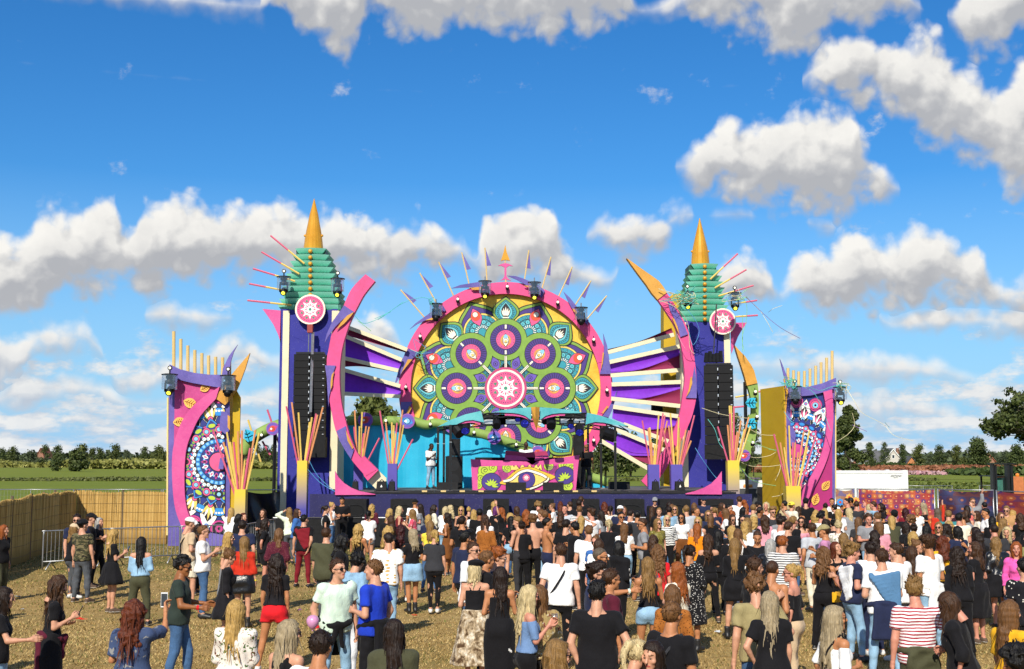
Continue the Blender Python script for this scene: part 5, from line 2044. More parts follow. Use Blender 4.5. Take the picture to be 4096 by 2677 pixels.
# ---- painted side panels
def side_panel(d,fr,rz,piv,lab,crescent,pink,band,horns,sticks,leaves,ctr_,uS,S,side_pts,clipc,board):
 base=P(*fr([piv])[0],d)
 r=thing('painted_panel',(base.x,d,0),lab,'scenery panel',None)
 def W(x,y,off):
  """panel plane, turned about the pivot edge"""
  p=P(*fr([(x,y)])[0],d)
  dx=p.x-base.x
  return Vector((base.x+dx*math.cos(rz)-off*math.sin(rz)*-1*0+off*math.sin(-rz)*-1,d+dx*math.sin(rz)+off*math.cos(rz),p.z))
 def board_(nm,pts,off,th,m,parent=r,mside=None):
  b=MB()
  nrm=Vector((-math.sin(rz),math.cos(rz),0))*th
  b.prism([W(x,y,off)for x,y in pts],nrm,0,None if mside is None else 1)
  return b.build(nm,[m]if mside is None else[m,mside],parent)
 bo=board_('back_board',board,0,.8,PURP,r,MUST)
 board_('pink_field',pink,-.05,.05,MAG if S<0 else PKD)
 board_('top_band',band,-.20,.16,PURP)
# crescent
 out, inn=smooth_pts(crescent[0],4), smooth_pts(crescent[1],4)
 n=min(len(out),len(inn))
 b=MB()
 for i in range(n-1):
  nrm=Vector((-math.sin(rz),math.cos(rz),0))*.10
  b.prism([W(*out[i],-.22),W(*inn[i],-.22),W(*inn[i+1],-.22),W(*out[i+1],-.22)],nrm)
 b.build('crescent',PKL,r)
 p=Print(lambda x,y,L:W(ctr_[0]+x,ctr_[1]-y,-.06-L),.0028)
 p.clip=clipc
 half_mandala(p,S)
 p.build('flower_print',r)
 for nm, pts, m, off, th in horns:
  board_(nm,pts,off,th,m)
 for x, yt, yb in sticks:
  b=MB()
  A, B=W(x,yb,.05), W(x,yt,.05)
  b.tube([A,B],.062,8)
  b.build('post_stick',WOOD,r)
 for cx, cy, ang, w in leaves:
  lp=rotp(leafp(-52*w,52*w,33*w,9,.85),ang)
  o=board_('leaf',[(cx+x,cy-y)for x,y in lp],-.10,.045,paint('amber leaf board','#f4bb58',k=.9))
  b=MB()
  for t0, t1 in[((-44,0),(46,0))]+[((q,0),(q+13,s_*22*math.sin(PI*(q+60)/120)))for q in(-30,-14,2,18)for s_ in(-1,1)]:
   a0, a1=rotp([t0,t1],ang)
   b.tube([W(cx+a0[0]*w,cy-a0[1]*w,-.104),W(cx+a1[0]*w,cy-a1[1]*w,-.104)],.010,4)
  b.build('leaf_vein',paint('brown line','#8a4a1c'),o)
 for q in side_pts:
  b=MB()
  q=[Vector(v)for v in q]
  b.prism(q,(q[1]-q[0]).cross(Vector((0,0,1))).normalized()*-.05)
  b.build('mustard_side',MUST,r)
 return r, W
icl=[(430,650),(385,700),(340,760),(305,820),(280,880),(260,940),(245,1000),(235,1150),(238,1300),(255,1370),(275,1430),(310,1500),(492,1530),(492,700)]
ctrL=(455,1060)
clipL=[(x-ctrL[0],ctrL[1]-y)for x,y in icl]
A_=P(*c1([(118,1500)])[0],44.5)
side_panel(44.5,c1,0.0,(118,1500),'left painted panel with a flower print in a pink crescent and wooden posts',([(465,570),(330,660),(240,760),(185,880),(158,1000),(155,1150),(165,1300),(185,1400),(225,1500)],
 [(440,650),(340,760),(280,880),(252,960),(240,1040),(235,1150),(240,1300),(262,1400),(310,1500)]),
 [(166,520),(300,552),(470,582),(470,700),(300,1100),(300,1490),(215,1490),(170,1370),(156,1200),(158,1000)],
 [(137,425),(200,455),(300,480),(400,492),(492,492),(472,578),(380,562),(280,545),(180,520),(137,500)],
 [('horn',[(585,298),(560,345),(540,410),(530,500),(480,520),(490,450),(530,370)],PURP,-.30,.06),
 ('horn',[(660,350),(630,450),(600,530),(575,590),(535,650),(497,690),(428,640),(480,580),(540,490),(600,420)],GOLD,-.16,.10),
 ('print_flap',[(478,730),(520,735),(528,860),(505,880),(465,850),(470,780)],PURP,-.27,.05),
 ('print_flap',[(520,755),(535,765),(535,855),(520,835)],GOLD,-.29,.03),
 ('print_flap',[(470,1035),(500,1030),(490,1108),(458,1105)],PURP,-.27,.05),
 ('edge_strip',[(112,640),(122,640),(118,1540),(107,1540)],paint('cream edge','#f2d98c'),-.03,.12)],
 [(153,205,440),(199,255,470),(245,298,490),(291,328,500),(337,348,505),(381,363,510),(427,372,510),(473,376,510),(519,382,510)],
 [(368,575,.5,.78),(272,678,-.35,1.0),(202,798,.1,.92)],ctrL,1,1,
 [[tuple(P(*c1([(524,1500)])[0],44.55)[:2])+(0,),tuple(P(*c1([(572,1500)])[0],44.5)[:2])+(0,),tuple(P(*c1([(572,1500)])[0],44.5)[:2])+(zpx(c1([(0,640)])[0][1],44.5),),tuple(P(*c1([(524,1500)])[0],44.55)[:2])+(zpx(c1([(0,560)])[0][1],44.5),)]],
 clipL,[(122,500),(160,500),(500,560),(522,640),(522,1610),(118,1610)])
ctrR=(400,660)
kR=1.02
icr=[(350,240),(440,190),(560,180),(628,175),(648,260),(655,350),(652,450),(640,560),(620,650),(592,730),(560,800),(520,875),(490,930),(440,1000),(380,1040),(345,1020)]
icr=[(x,y)for x,y in icr][::-1]
clipR=[((x-ctrR[0])*kR,(ctrR[1]-y)*kR)for x,y in icr]
sx=P(*c8([(99,600)])[0],52.3)
ex=P(*c8([(303,600)])[0],50.0)
def panel_right():
 fr=c8
 def side_print_fix():
  pass
 yt0, yt1=zpx(c8([(0,125)])[0][1],52.3), zpx(c8([(0,95)])[0][1],50.0)
 global half_mandala
 hm=half_mandala
 def hm2(p,S):
  f0=p.fn
  p.fn=lambda x, y, L:f0(x/kR,y/kR,L)
  hm(p,S)
 half_mandala=hm2
 r, W=side_panel(50.0,c8,0.0,(305,1000),'right painted panel with a blue flower print, pink crescent and mustard side board',
 ([(702,130),(710,260),(712,400),(700,560),(675,680),(640,780),(600,870),(560,950),(510,1050),(450,1150)],
 [(625,150),(645,260),(656,380),(650,500),(635,590),(610,680),(575,770),(530,860),(470,960),(400,1080)]),
 [(640,700),(712,400),(712,1240),(420,1240),(520,1000)],
 [(312,100),(400,110),(500,105),(620,75),(737,28),(737,115),(640,150),(520,180),(400,190),(330,185)],
 [('horn',[(245,-135),(262,-100),(285,-40),(310,20),(325,100),(300,120),(290,50),(265,-50)],PURP,-.3,.06),
 ('edge_strip',[(278,40),(312,20),(318,140),(300,310),(318,1100),(306,1100),(290,330),(300,150)],GOLD,-.28,.06),
 ('print_flap',[(320,450),(360,450),(385,520),(372,640),(345,620),(325,560)],PURP,-.27,.05),
 ('edge_strip',[(738,130),(748,130),(748,1200),(738,1200)],paint('cream edge','#f2d98c'),-.03,.12)],
 [(332,-60,120),(380,-40,120),(425,-30,120),(475,-35,115),(524,-55,110),(573,-80,100),(620,-110,85),(668,-150,70),(716,-210,60)],
 [(655,960,.9,1.0),(565,1080,1.25,1.05)],ctrR,1,-1,
 [[(sx.x,52.3,0),(ex.x,50.0,0),(ex.x,50.0,yt1),(sx.x,52.3,yt0)]],
 clipR,[(306,120),(738,90),(738,1345),(306,1345)])
 half_mandala=hm
panel_right()
# ---- vases of coloured sticks
def vase(x0_,x1_,yt,d,zb,m,sticks,lab,fr):
 A, B=P(x0_,yt,d), P(x1_,yt,d)
 cx, w=(A.x+B.x)/2, (B.x-A.x)
 r=thing('stick_vase',(cx,d+w/2,zb),lab,'ornament','square vases of coloured sticks')
 b=MB()
 t=.03
 for(lo,hi)in(((cx-w/2,d,zb),(cx+w/2,d+t,A.z)),((cx-w/2,d+w-t,zb),(cx+w/2,d+w,A.z)),
 ((cx-w/2,d+t,zb),(cx-w/2+t,d+w-t,A.z)),((cx+w/2-t,d+t,zb),(cx+w/2,d+w-t,A.z))):
  b.box(lo,hi)
 b.box((cx-w/2+t,d+t,zb),(cx+w/2-t,d+w-t,A.z-.35))
 b.build('box_vase',m,r)
 for i, (xt,yt_)in enumerate(sticks):
  T=P(*fr([(xt,yt_)])[0],d+w*(.25+.5*((i*7)%5)/4))
  bx=cx+max(-.42,min(.42,(T.x-cx)*.22/w))*w
  b=MB()
  stick(b,Vector((bx,d+w*(.3+.4*((i*3)%4)/3),A.z-.3)),T,.036)
  b.build('stick',(STKP,STKY,STKO)[(i*5+i//3)%3],r)
VB=mat('vase paint yellow over blue',rough=.6,fn=zgrad('#5a54b4','#f0d040',.2,1.9))
VBt=mat('tall vase paint yellow over blue',rough=.6,fn=zgrad('#4a48ac','#f2d444',1.2,2.8))
VP=paint('periwinkle vase','#5c50b0')
gz=lambda y, d:zpx(y,d)
vase(*[c1([(963,0)])[0][0],c1([(1028,0)])[0][0]],c1([(0,1052)])[0][1],46.6,0,VBt,[(892,697),(928,670),(972,737),(1060,768),(1088,745),(1097,752),(1132,703),(1045,800),(1080,790)],'tall yellow and blue vase of pink and yellow sticks before the left tower',c1)
vase(*[c1([(553,0)])[0][0],c1([(625,0)])[0][0]],c1([(0,1240)])[0][1],42.6,0,VB,[(412,848),(480,930),(503,865),(525,930),(548,930),(602,855),(690,850),(715,870),(655,970),(640,1040),(575,860),(495,960),(620,1050)],'vase of sticks standing before the left painted panel',c1)
vase(*[c4r([(342,0)])[0][0],c4r([(418,0)])[0][0]],c4r([(0,1150)])[0][1],49.8,DECK_Z,VP,[(280,830),(350,708),(412,722),(390,840),(425,900),(445,840),(470,845),(455,905),(555,938),(345,845),(295,965),(440,900)],'periwinkle vase of sticks on the deck beside the left pink arc',c4r)
vase(*[c4r([(622,0)])[0][0],c4r([(700,0)])[0][0]],c4r([(0,1150)])[0][1],49.6,DECK_Z,VP,[(558,712),(608,810),(658,808),(675,832),(700,812),(748,705),(738,828),(755,830),(832,948),(670,940),(630,1005),(690,900)],'periwinkle vase of sticks on the deck left of the man in white',c4r)
vase(*[c7([(503,0)])[0][0],c7([(595,0)])[0][0]],c7([(0,742)])[0][1],50.2,DECK_Z,VP,[(453,378),(503,440),(516,435),(590,330),(625,318),(660,380),(622,435),(555,580),(640,335),(600,500),(530,560)],'periwinkle vase of sticks on the deck, left one of the right pair',c7)
vase(*[c7([(692,0)])[0][0],c7([(785,0)])[0][0]],c7([(0,742)])[0][1],50.0,DECK_Z,VP,[(620,440),(672,420),(686,318),(755,350),(885,335),(858,545),(815,455),(760,440),(640,545),(840,460),(770,520)],'periwinkle vase of sticks on the deck beside the right pink arc',c7)
vase(*[c7([(1160,0)])[0][0],c7([(1255,0)])[0][0]],c7([(0,708)])[0][1],48.5,0,VBt,[(1078,428),(1160,415),(1175,255),(1190,255),(1212,260),(1270,380),(1335,350),(1350,425),(1180,320),(1225,500),(1240,470),(1300,450)],'tall yellow and blue vase of sticks before the right tower',c7)
vase(*[c7([(1645,0)])[0][0],c7([(1765,0)])[0][0]],c7([(0,920)])[0][1],47.4,0,VB,[(1543,490),(1595,560),(1628,600),(1668,420),(1700,560),(1720,560),(1790,470),(1838,458),(1890,510),(1575,625),(1745,640),(1640,700),(1820,600)],'vase of sticks before the right painted panel',c7)
# ---- disc jockey booth
root=thing('dj_booth',(xpx(2050,49.2),49.2,DECK_Z),'pink disc jockey booth with a painted golden eye','booth')
b=MB()
b.pxprism(c5([(615,757),(800,770),(975,775),(1210,785),(1265,822),(1320,782),(1500,755),(1765,715),(1745,900),(1728,1090),(635,1090),(625,900)]),49.2,.12)
b.build('front_board',PKL,root)
fr5=c5
cB=c5([(1200,950)])[0]
u5=.3782
def bpt(x,y,L):
 v=P(*c5([(x,y)])[0],49.2)
 v.y-=.02+L
 return v
p=Print(lambda x,y,L:bpt(x,-y,L),.003,[(690,-1085),(1702,-1085),(1700,-806),(690,-838)])
p.poly([(680,-1090),(1710,-1090),(1710,-800),(680,-800)],'mag',0)
for cx, cy, r in((760,-880,70),(840,-850,60),(720,-960,60),(1000,-850,55),(1600,-820,60),(1680,-850,60),(1440,-830,55),(1640,-1040,60),(700,-1040,40)):
 p.disc(cx,cy,r,'black',1,18)
 p.disc(cx,cy,r-5,'lime',2,18)
 p.ring(cx,cy,r*.45,r*.53,'black',3,14,0,4.6)
 p.ring(cx+r*.15,cy,r*.18,r*.26,'black',3,10,1,6)
for i in range(9):
 p.line([(900+i*4,-880-i*11),(960+i*2,-870-i*12),(1010,-880-i*12)],4,'plum',3)
 p.line([(1420+i*3,-830-i*9),(1470,-838-i*9),(1530,-828-i*9)],4,'plum',3)
for cx, cy, a in((835,-1000,-.3),(1610,-930,.4)):
 p.poly([(cx+108*math.cos(t),cy+98*math.sin(t))for t in np.linspace(0,2*PI,29)[:-1]],'black',4)
 p.poly([(cx+102*math.cos(t),cy+92*math.sin(t))for t in np.linspace(0,2*PI,29)[:-1]],'purple',5)
 for q in range(7):
  t=a+PI/2+(q-3)*.48
  p.poly(rotp(leafp(0,84,17,8,.6),t,(cx,cy-40)),'black',6)
  p.poly(rotp(leafp(5,78,12.5,8,.6),t,(cx,cy-40)),'lime',7)
eyeo=smooth_pts([(920,-1012),(1000,-960),(1060,-905),(1110,-870),(1190,-845),(1280,-850),(1350,-880),(1420,-905),(1510,-945),(1440,-985),(1380,-1025),(1300,-1065),(1200,-1085),(1100,-1070),(1020,-1035)],4,True)
p.poly([(1200+(x-1200)*1.02,-955+(y+955)*1.05)for x,y in eyeo],'black',8)
p.poly(eyeo,'gold',9)
for x0, w in((1065,34),(1100,40),(1165,46),(1235,46),(1300,40),(1340,34)):
 p.poly([(x0-w,-870),(x0+w,-870),(x0+(x0-1200)*.12,-800)],'black',6)
 p.poly([(x0-w+6,-872),(x0+w-6,-872),(x0+(x0-1200)*.12,-810)],'yellow',7)
p.poly(smooth_pts([(1000,-985),(1060,-940),(1120,-905),(1200,-885),(1290,-895),(1370,-925),(1430,-960),(1380,-1000),(1310,-1040),(1210,-1060),(1110,-1050),(1050,-1020)],4,True),'black',10)
p.poly(smooth_pts([(1008,-985),(1064,-946),(1122,-911),(1200,-891),(1290,-901),(1368,-930),(1420,-960),(1376,-996),(1308,-1034),(1210,-1054),(1112,-1044),(1056,-1016)],4,True),'yellow',11)
p.disc(1208,-975,92,'black',12,30)
p.disc(1208,-975,87,'purple',13,30)
for q in range(24):
 t=2*PI*q/24
 p.line([(1208+50*math.cos(t),-975+50*math.sin(t)),(1208+84*math.cos(t),-975+84*math.sin(t))],4,'navy',14)
p.line(smooth_pts([(960,-992),(1040,-975),(1100,-925),(1150,-893),(1220,-878),(1300,-900),(1370,-925),(1420,-955)],5),34,'black',15)
p.line(smooth_pts([(962,-992),(1040,-975),(1100,-925),(1150,-893),(1220,-878),(1300,-900),(1370,-925),(1418,-955)],5),24,'cream',16)
p.line(smooth_pts([(1440,-955),(1430,-985),(1370,-1020),(1310,-1050),(1240,-1075)],4),26,'black',15)
p.line(smooth_pts([(1438,-955),(1426,-985),(1368,-1020),(1308,-1050),(1242,-1073)],4),17,'cream',16)
emblem(p,1203,-955,42,17,False)
for cx, cy in((1075,-885),(1345,-860)):
 p.disc(cx,cy,7,'brown',17,8)
p.build('eye_print',root)
b=MB()
b.pxprism(c5([(985,668),(1200,690),(1418,672),(1446,748),(1330,770),(1265,830),(1200,770),(976,766)]),49.9,.12)
b.build('desk_board',paint('deep rose board','#b02a5e'),root)
b=MB()
b.pxprism(c5([(976,716),(1100,720),(1190,735),(1240,775),(1180,775),(976,768)]),49.8,.05)
b.pxprism(c5([(1300,730),(1400,715),(1436,722),(1446,748),(1330,772),(1290,775)]),49.8,.05)
b.build('desk_trim',PKL,root)
b=MB()
b.box((xpx(1900,49.9),49.9,DECK_Z),(xpx(2300,49.9),51.1,zpx(1830,49.9)))
b.build('desk',BLKR,root)
# ---- canopy
root=thing('booth_canopy',(xpx(2060,48.5),48.5,DECK_Z),'turquoise and pink winged canopy with a gold beak over the disc jockey booth','canopy')
CN=[
 ('wing_board',[(268,415),(400,345),(560,285),(725,248),(757,372),(640,345),(560,352),(480,385),(470,392),(330,405)],TEAL,47.5),
 ('wing_board',[(830,268),(950,240),(1100,220),(1255,210),(1255,348),(1190,300),(1120,278),(1050,270),(985,268),(900,262)],TEAL,47.3),
 ('wing_board',[(1342,210),(1500,220),(1660,240),(1790,262),(1780,272),(1650,272),(1560,272),(1480,280),(1410,300),(1342,350)],TEAL,47.3),
 ('wing_board',[(1845,268),(1960,290),(2080,328),(2190,370),(2290,412),(2140,398),(2020,372),(1930,366),(1830,392)],TEAL,47.5),
 ('pink_underside',[(985,268),(1080,264),(1150,278),(1200,302),(1252,345),(1150,312),(1060,300),(975,298)],PKL,47.36),
 ('pink_underside',[(1342,350),(1400,308),(1470,284),(1560,274),(1615,278),(1612,300),(1520,302),(1430,322)],PKL,47.36),
 ('pink_underside',[(470,392),(560,350),(640,343),(750,370),(700,378),(600,372)],PKL,47.56),
 ('pink_underside',[(1832,390),(1930,364),(2020,372),(2130,396),(2000,388),(1900,388)],PKL,47.56),
 ]
for nm, pts, m, d in CN:
 b=MB()
 b.pxprism(c5(pts),d,.05)
 b.build(nm,m,root)
b=MB()
q=[P(*c5([v])[0],47.15)for v in((1252,212),(1300,208),(1346,212))]
t=P(*c5([(1312,458)])[0],47.1)
m_=P(*c5([(1300,330)])[0],46.95)
q[1].y-=.18
b.add(q+[t,P(*c5([(1270,330)])[0],47.15),m_,P(*c5([(1336,340)])[0],47.15)],[(0,4,5,1),(1,5,6,2),(4,3,5),(5,3,6)])
b.build('gold_beak',GOLD,root)
def truss_beam(b,A,B,w=.16):
 A, B=Vector(A), Vector(B)
 d_=(B-A)
 n=max(2,int(d_.length/.5))
 up=Vector((0,0,w))
 b.tube([A,B],.03,5)
 b.tube([A-up,B-up],.03,5)
 for i in range(n):
  p0=A+d_*i/n-(up if i%2 else Vector((0,0,0)))
  p1=A+d_*(i+1)/n-(Vector((0,0,0))if i%2 else up)
  b.tube([p0,p1],.018,4)
corn=[P(*c5([v])[0],dd)for v,dd in(((402,398),47.6),((2146,415),47.6),((272,425),52.5),((1990,418),52.5))]
b=MB()
truss_beam(b,P(*c5([(265,418)])[0],47.7),P(*c5([(790,275)])[0],47.7))
truss_beam(b,P(*c5([(790,275)])[0],47.7),P(*c5([(1840,275)])[0],47.7))
truss_beam(b,P(*c5([(1840,275)])[0],47.7),P(*c5([(2280,418)])[0],47.7))
truss_beam(b,P(*c5([(330,405)])[0],52),P(*c5([(1300,320)])[0],52))
truss_beam(b,P(*c5([(1300,320)])[0],52),P(*c5([(1990,410)])[0],52))
for a_, e_ in(((330,400),(402,398)),((800,270),(860,290)),((1780,275),(1700,300)),((1990,410),(2146,415))):
 truss_beam(b,P(*c5([e_])[0],47.7),P(*c5([a_])[0],52))
b.build('roof_truss',TRUSS,root)
for x, yt, yb, d in((402,395,1098,47.4),(2143,412,1100,47.4),(270,420,1030,52.0),(333,405,1010,52.5),(1992,415,1050,52.0),(1856,400,1010,52.5)):
 A, B=P(*c5([(x,yt)])[0],d), P(*c5([(x,yb)])[0],d)
 b=MB()
 b.box((A.x-.048,d,DECK_Z),(A.x+.048,d+.1,A.z))
 po=b.build('post',BLK,root)
 b=MB()
 b.box((A.x-.056,d-.01,DECK_Z+1.9),(A.x+.056,d+.11,DECK_Z+1.93))
 b.box((A.x-.16,d-.08,DECK_Z),(A.x+.16,d+.23,DECK_Z+.03))
 b.build('collar',STEEL,po)
BLED=mat('lit blue lamp face',(.02,.03,.3),.25,fn=lambda N,co:N.mix(N.mapr(N.voro(co,14),.2,.35),(.05,.08,.75),(.004,.005,.02)),emit=(.03,.04,.8,.22))
def par(x,y,d,k,lab,lit=True,dirn=(0,-.8,-.6)):
 c=P(*c5([(x,y)])[0],d)
 r=thing('par_can',c,lab,'stage light','lamps under the booth canopy')
 a=Vector(dirn).normalized()
 b=MB()
 b.tube([c-a*.2*k,c-a*.12*k,c+a*.12*k],.15*k,12)
 b.tube([c+Vector((0,0,.1)),c+Vector((0,0,.38))],.03,5)
 b.build('can',BLK,r,False)
 b=MB()
 b.disc(c+a*.125*k,.125*k,a,.01,16)
 b.build('lens',BLED if lit else GRILL,r)
par(560,438,47.6,1.25,'blue lit lamp under the canopy left wing')
par(1185,378,47.5,1.2,'blue lit lamp hanging left of the gold beak',True,(0,-1,-.15))
par(1114,326,47.9,.8,'small blue lamp high under the canopy left of the beak')
par(1672,394,47.7,.9,'small blue lamp under the canopy right of the beak')
par(1766,455,47.5,1.2,'blue lit lamp under the canopy right wing')
par(890,390,47.6,1.1,'unlit black lamp under the canopy left of the blinders',False)
par(1466,388,47.6,1.25,'unlit black lamp under the canopy right of the gold beak',False)
par(482,458,47.7,1.6,'large unlit black lamp beside the left front post',False,(.5,-.5,-.6))
par(2055,490,47.7,1.7,'large unlit black spotlight between the right posts',False,(-.9,-.3,.3))
par(1402,350,48,.9,'small unlit lamp just right of the beak',False)
for x, y, lb in((862,340,'white blinder box under the canopy, left one'),(1045,340,'white blinder box under the canopy close to the beak'),(1692,332,'white blinder box under the canopy right side')):
 c=P(*c5([(x,y)])[0],47.9)
 r=thing('blinder',c,lb,'stage light','blinder boxes under the canopy')
 b=MB()
 b.box((c.x-.52,47.9,c.z-.2),(c.x+.52,48.15,c.z+.2))
 b.build('housing',BLK,r)
 b=MB()
 b.add([(c.x-.47,47.89,c.z-.17),(c.x+.47,47.89,c.z-.17),(c.x+.47,47.89,c.z+.0),(c.x-.47,47.89,c.z+.0)],[(0,1,2,3)])
 b.build('reflector',ALU,r)
# ---- speakers and wedges on the deck
def cabinet(x0_,x1_,yt,yb,d,dep,lab,cones,zb=None):
 A, B=P(*c5([(x0_,yt)])[0],d), P(*c5([(x1_,yt)])[0],d)
 zb=DECK_Z if zb is None else zb
 r=thing('speaker_cabinet',((A.x+B.x)/2,d+dep/2,zb),lab,'speaker','black speaker cabinets on the deck')
 b=MB()
 b.box((A.x,d,zb),(B.x,d+dep,A.z))
 b.build('cabinet',BLKR,r)
 w=B.x-A.x
 b=MB()
 b.box((A.x+.05,d-.012,zb+.06),(B.x-.05,d-.002,A.z-.06))
 go_=b.build('grille',GRILL,r)
 for(fy,fr_)in cones:
  b=MB()
  b.disc(((A.x+B.x)/2,d-.016,zb+(A.z-zb)*fy),w*fr_,(0,-1,0),.01,18)
  b.build('cone',BLK,go_)
cabinet(350,522,728,1062,50.6,.9,'large black bass cabinet on the deck left of the booth',[(.3,.34),(.72,.34)])
cabinet(402,500,545,728,50.8,.6,'narrow black speaker standing on the left bass cabinet',[(.3,.36),(.8,.2)],zpx(c5([(0,726)])[0][1],50.8))
cabinet(1705,1816,498,722,52.0,.6,'narrow black speaker standing right of the booth',[(.3,.36),(.75,.2)],zpx(c5([(0,722)])[0][1],52))
cabinet(1690,1830,724,1060,52.0,.8,'large black bass cabinet behind the man in black',[(.3,.34),(.72,.34)])
def wedge(x0_,x1_,d,h,lab):
 A, B=P(*c5([(x0_,1000)])[0],d), P(*c5([(x1_,1000)])[0],d)
 r=thing('wedge_monitor',((A.x+B.x)/2,d,DECK_Z),lab,'monitor','black wedge monitors on the deck')
 b=MB()
 for xx in(A.x,B.x):
  pass
 b.prism([(A.x,d,DECK_Z),(B.x,d,DECK_Z),(B.x,d+.05,DECK_Z+h),(A.x,d+.05,DECK_Z+h)],(0,.22,0))
 b.build('cabinet',BLKR,r)
 b=MB()
 b.add([(A.x+.06,d+.30,DECK_Z+h*.97),(B.x-.06,d+.30,DECK_Z+h*.97),(B.x-.06,d+.6,DECK_Z+.08),(A.x+.06,d+.6,DECK_Z+.08),
 (A.x+.06,d+.27,DECK_Z+.01),(B.x-.06,d+.27,DECK_Z+.01)],[(0,1,2,3),(4,5,1,0),(3,2,5,4),(0,3,4),(1,5,2)])
 b.build('sloped_grille',GRILL,r)
wedge(258,480,49.9,.30,'black wedge monitor on the deck beside the left bass cabinet')
wedge(985,1202,48.2,.33,'black wedge monitor in front of the painted eye, left one')
wedge(1380,1600,48.2,.33,'black wedge monitor in front of the painted eye, right one')
wedge(2075,2300,50.4,.32,'black wedge monitor on the deck at the right canopy posts')
for x, y, w_, f_, lb in((350,1330,50,c4r,'black flight case beside the left arc vase'),(570,1335,86,c4r,'black case with a white mark between the left vases'),(655,1330,52,c4r,'small black spotlight before the second left vase'),
 (568,930,60,c7,'small black spotlight before the right vases'),(768,925,80,c7,'black case with a white mark before the right arc vase')):
 A=P(*f_([(x-w_/2,y)])[0],48.6)
 B=P(*f_([(x+w_/2,y)])[0],48.6)
 r=thing('stage_case',((A.x+B.x)/2,48.8,DECK_Z),lb,'case')
 w=B.x-A.x
 h=.36
 b=MB()
 b.prism([(A.x,48.6,DECK_Z),(B.x,48.6,DECK_Z),(B.x-.03,48.66,DECK_Z+h),(A.x+.03,48.66,DECK_Z+h)],(0,.35,0))
 b.tube([(A.x+w*.3,48.8,DECK_Z+h),(A.x+w*.5,48.8,DECK_Z+h+.08),(A.x+w*.7,48.8,DECK_Z+h)],.02,5)
 b.build('case_body',BLKR,r)
 if 'mark' in lb:
  b=MB()
  b.add([(A.x+w*.4,48.615,DECK_Z+.13),(A.x+w*.6,48.615,DECK_Z+.13),(A.x+w*.5,48.625,DECK_Z+.24)],[(0,1,2)])
  b.build('white_mark',prc('white'),r)
r=thing('cable_tangle',(0,47.2,DECK_Z),'black and pale blue cables lying along the front of the deck','cables')
b=MB()
for k in range(9):
 xs=xpx(1500+k*150,47.2)
 pts=[(xs+.5*i+.1*math.sin(i*2.1+k),46.9+.5*math.sin(i*1.3+k)*.6+.2,DECK_Z+.02)for i in range(6)]
 b.tube(smooth_pts(pts,3),.022,5)
b.build('cable',BLK,r)
b=MB()
for k in range(10):
 x=xpx(1700+k*75,46.6)
 b.box((x-.10,46.5,DECK_Z),(x+.10,46.62,DECK_Z+.06))
b.build('foot_block',WOOD,r)
# ---- subwoofers below the deck and the black crowd barrier
SUBX=[(1372,1466),(1562,1657),(1754,1854),(1932,2036),(2110,2216),(2290,2398),(2466,2578),(2640,2762),(2806,2934)]
names=['first from the left','second from the left','third from the left','fourth from the left','middle one of nine','fourth from the right','third from the right','second from the right','first from the right']
for row in(1,0):
 for(xa,xb), nm in zip(SUBX,names):
  d=44.75
  A, B=P(xa,1998,d), P(xb,1998,d)
  zt_, zb_=(A.z,A.z*.5+.01)if row else(A.z*.5-.01,0)
  r=thing('subwoofer',((A.x+B.x)/2,d+.4,zb_),('upper' if row else 'lower')+' black bass bin with a wide port, '+nm+' below the deck','speaker','black bass bins below the deck')
  b=MB()
  b.box((A.x,d,zb_),(B.x,d+.85,zt_))
  b.build('cabinet',BLKR,r)
  w, h=B.x-A.x, zt_-zb_
  cx, cz=(A.x+B.x)/2, (zt_+zb_)/2
  b=MB()
  vs=[]
  n=24
  for rr, yy in((1,-.006),(.92,-.02),(.8,.0)):
   for j in range(n):
    t=2*PI*j/n
    sx_=math.copysign(abs(math.cos(t))**.6,math.cos(t))
    sz_=math.copysign(abs(math.sin(t))**.6,math.sin(t))
    vs.append((cx+w*.40*rr*sx_,d+yy,cz+h*.26*rr*sz_))
  b.add(vs,[(k*n+j,k*n+(j+1)%n,(k+1)*n+(j+1)%n,(k+1)*n+j)for k in range(2)for j in range(n)])
  po=b.build('port_rim',BLKR,r)
  b=MB()
  b.add([(v[0],d-.004,v[2])for v in vs[-n:]],[tuple(range(n))])
  b.build('port',mat('port darkness',(.003,.003,.003),.9),po)
r=thing('crowd_barrier',(0,43.4,0),'long black crowd barrier along the foot of the stage','barrier')
b=MB()
xa, xb=xpx(1095,43.4), xpx(2990,43.4)
n=16
for i in range(n):
 p0, p1=xa+(xb-xa)*i/n, xa+(xb-xa)*(i+1)/n
 b=MB()
 b.box((p0+.02,43.4,.06),(p1-.02,43.44,1.02))
 b.box((p0+.02,43.44,.0),(p1-.02,44.2,.05))
 o=b.build('barrier_panel',BLKR,r)
 b=MB()
 b.tube([(p0+.02,43.42,1.05),(p1-.02,43.42,1.05)],.028,6)
 b.build('top_rail',STEEL if i%3==0 else BLK,o)
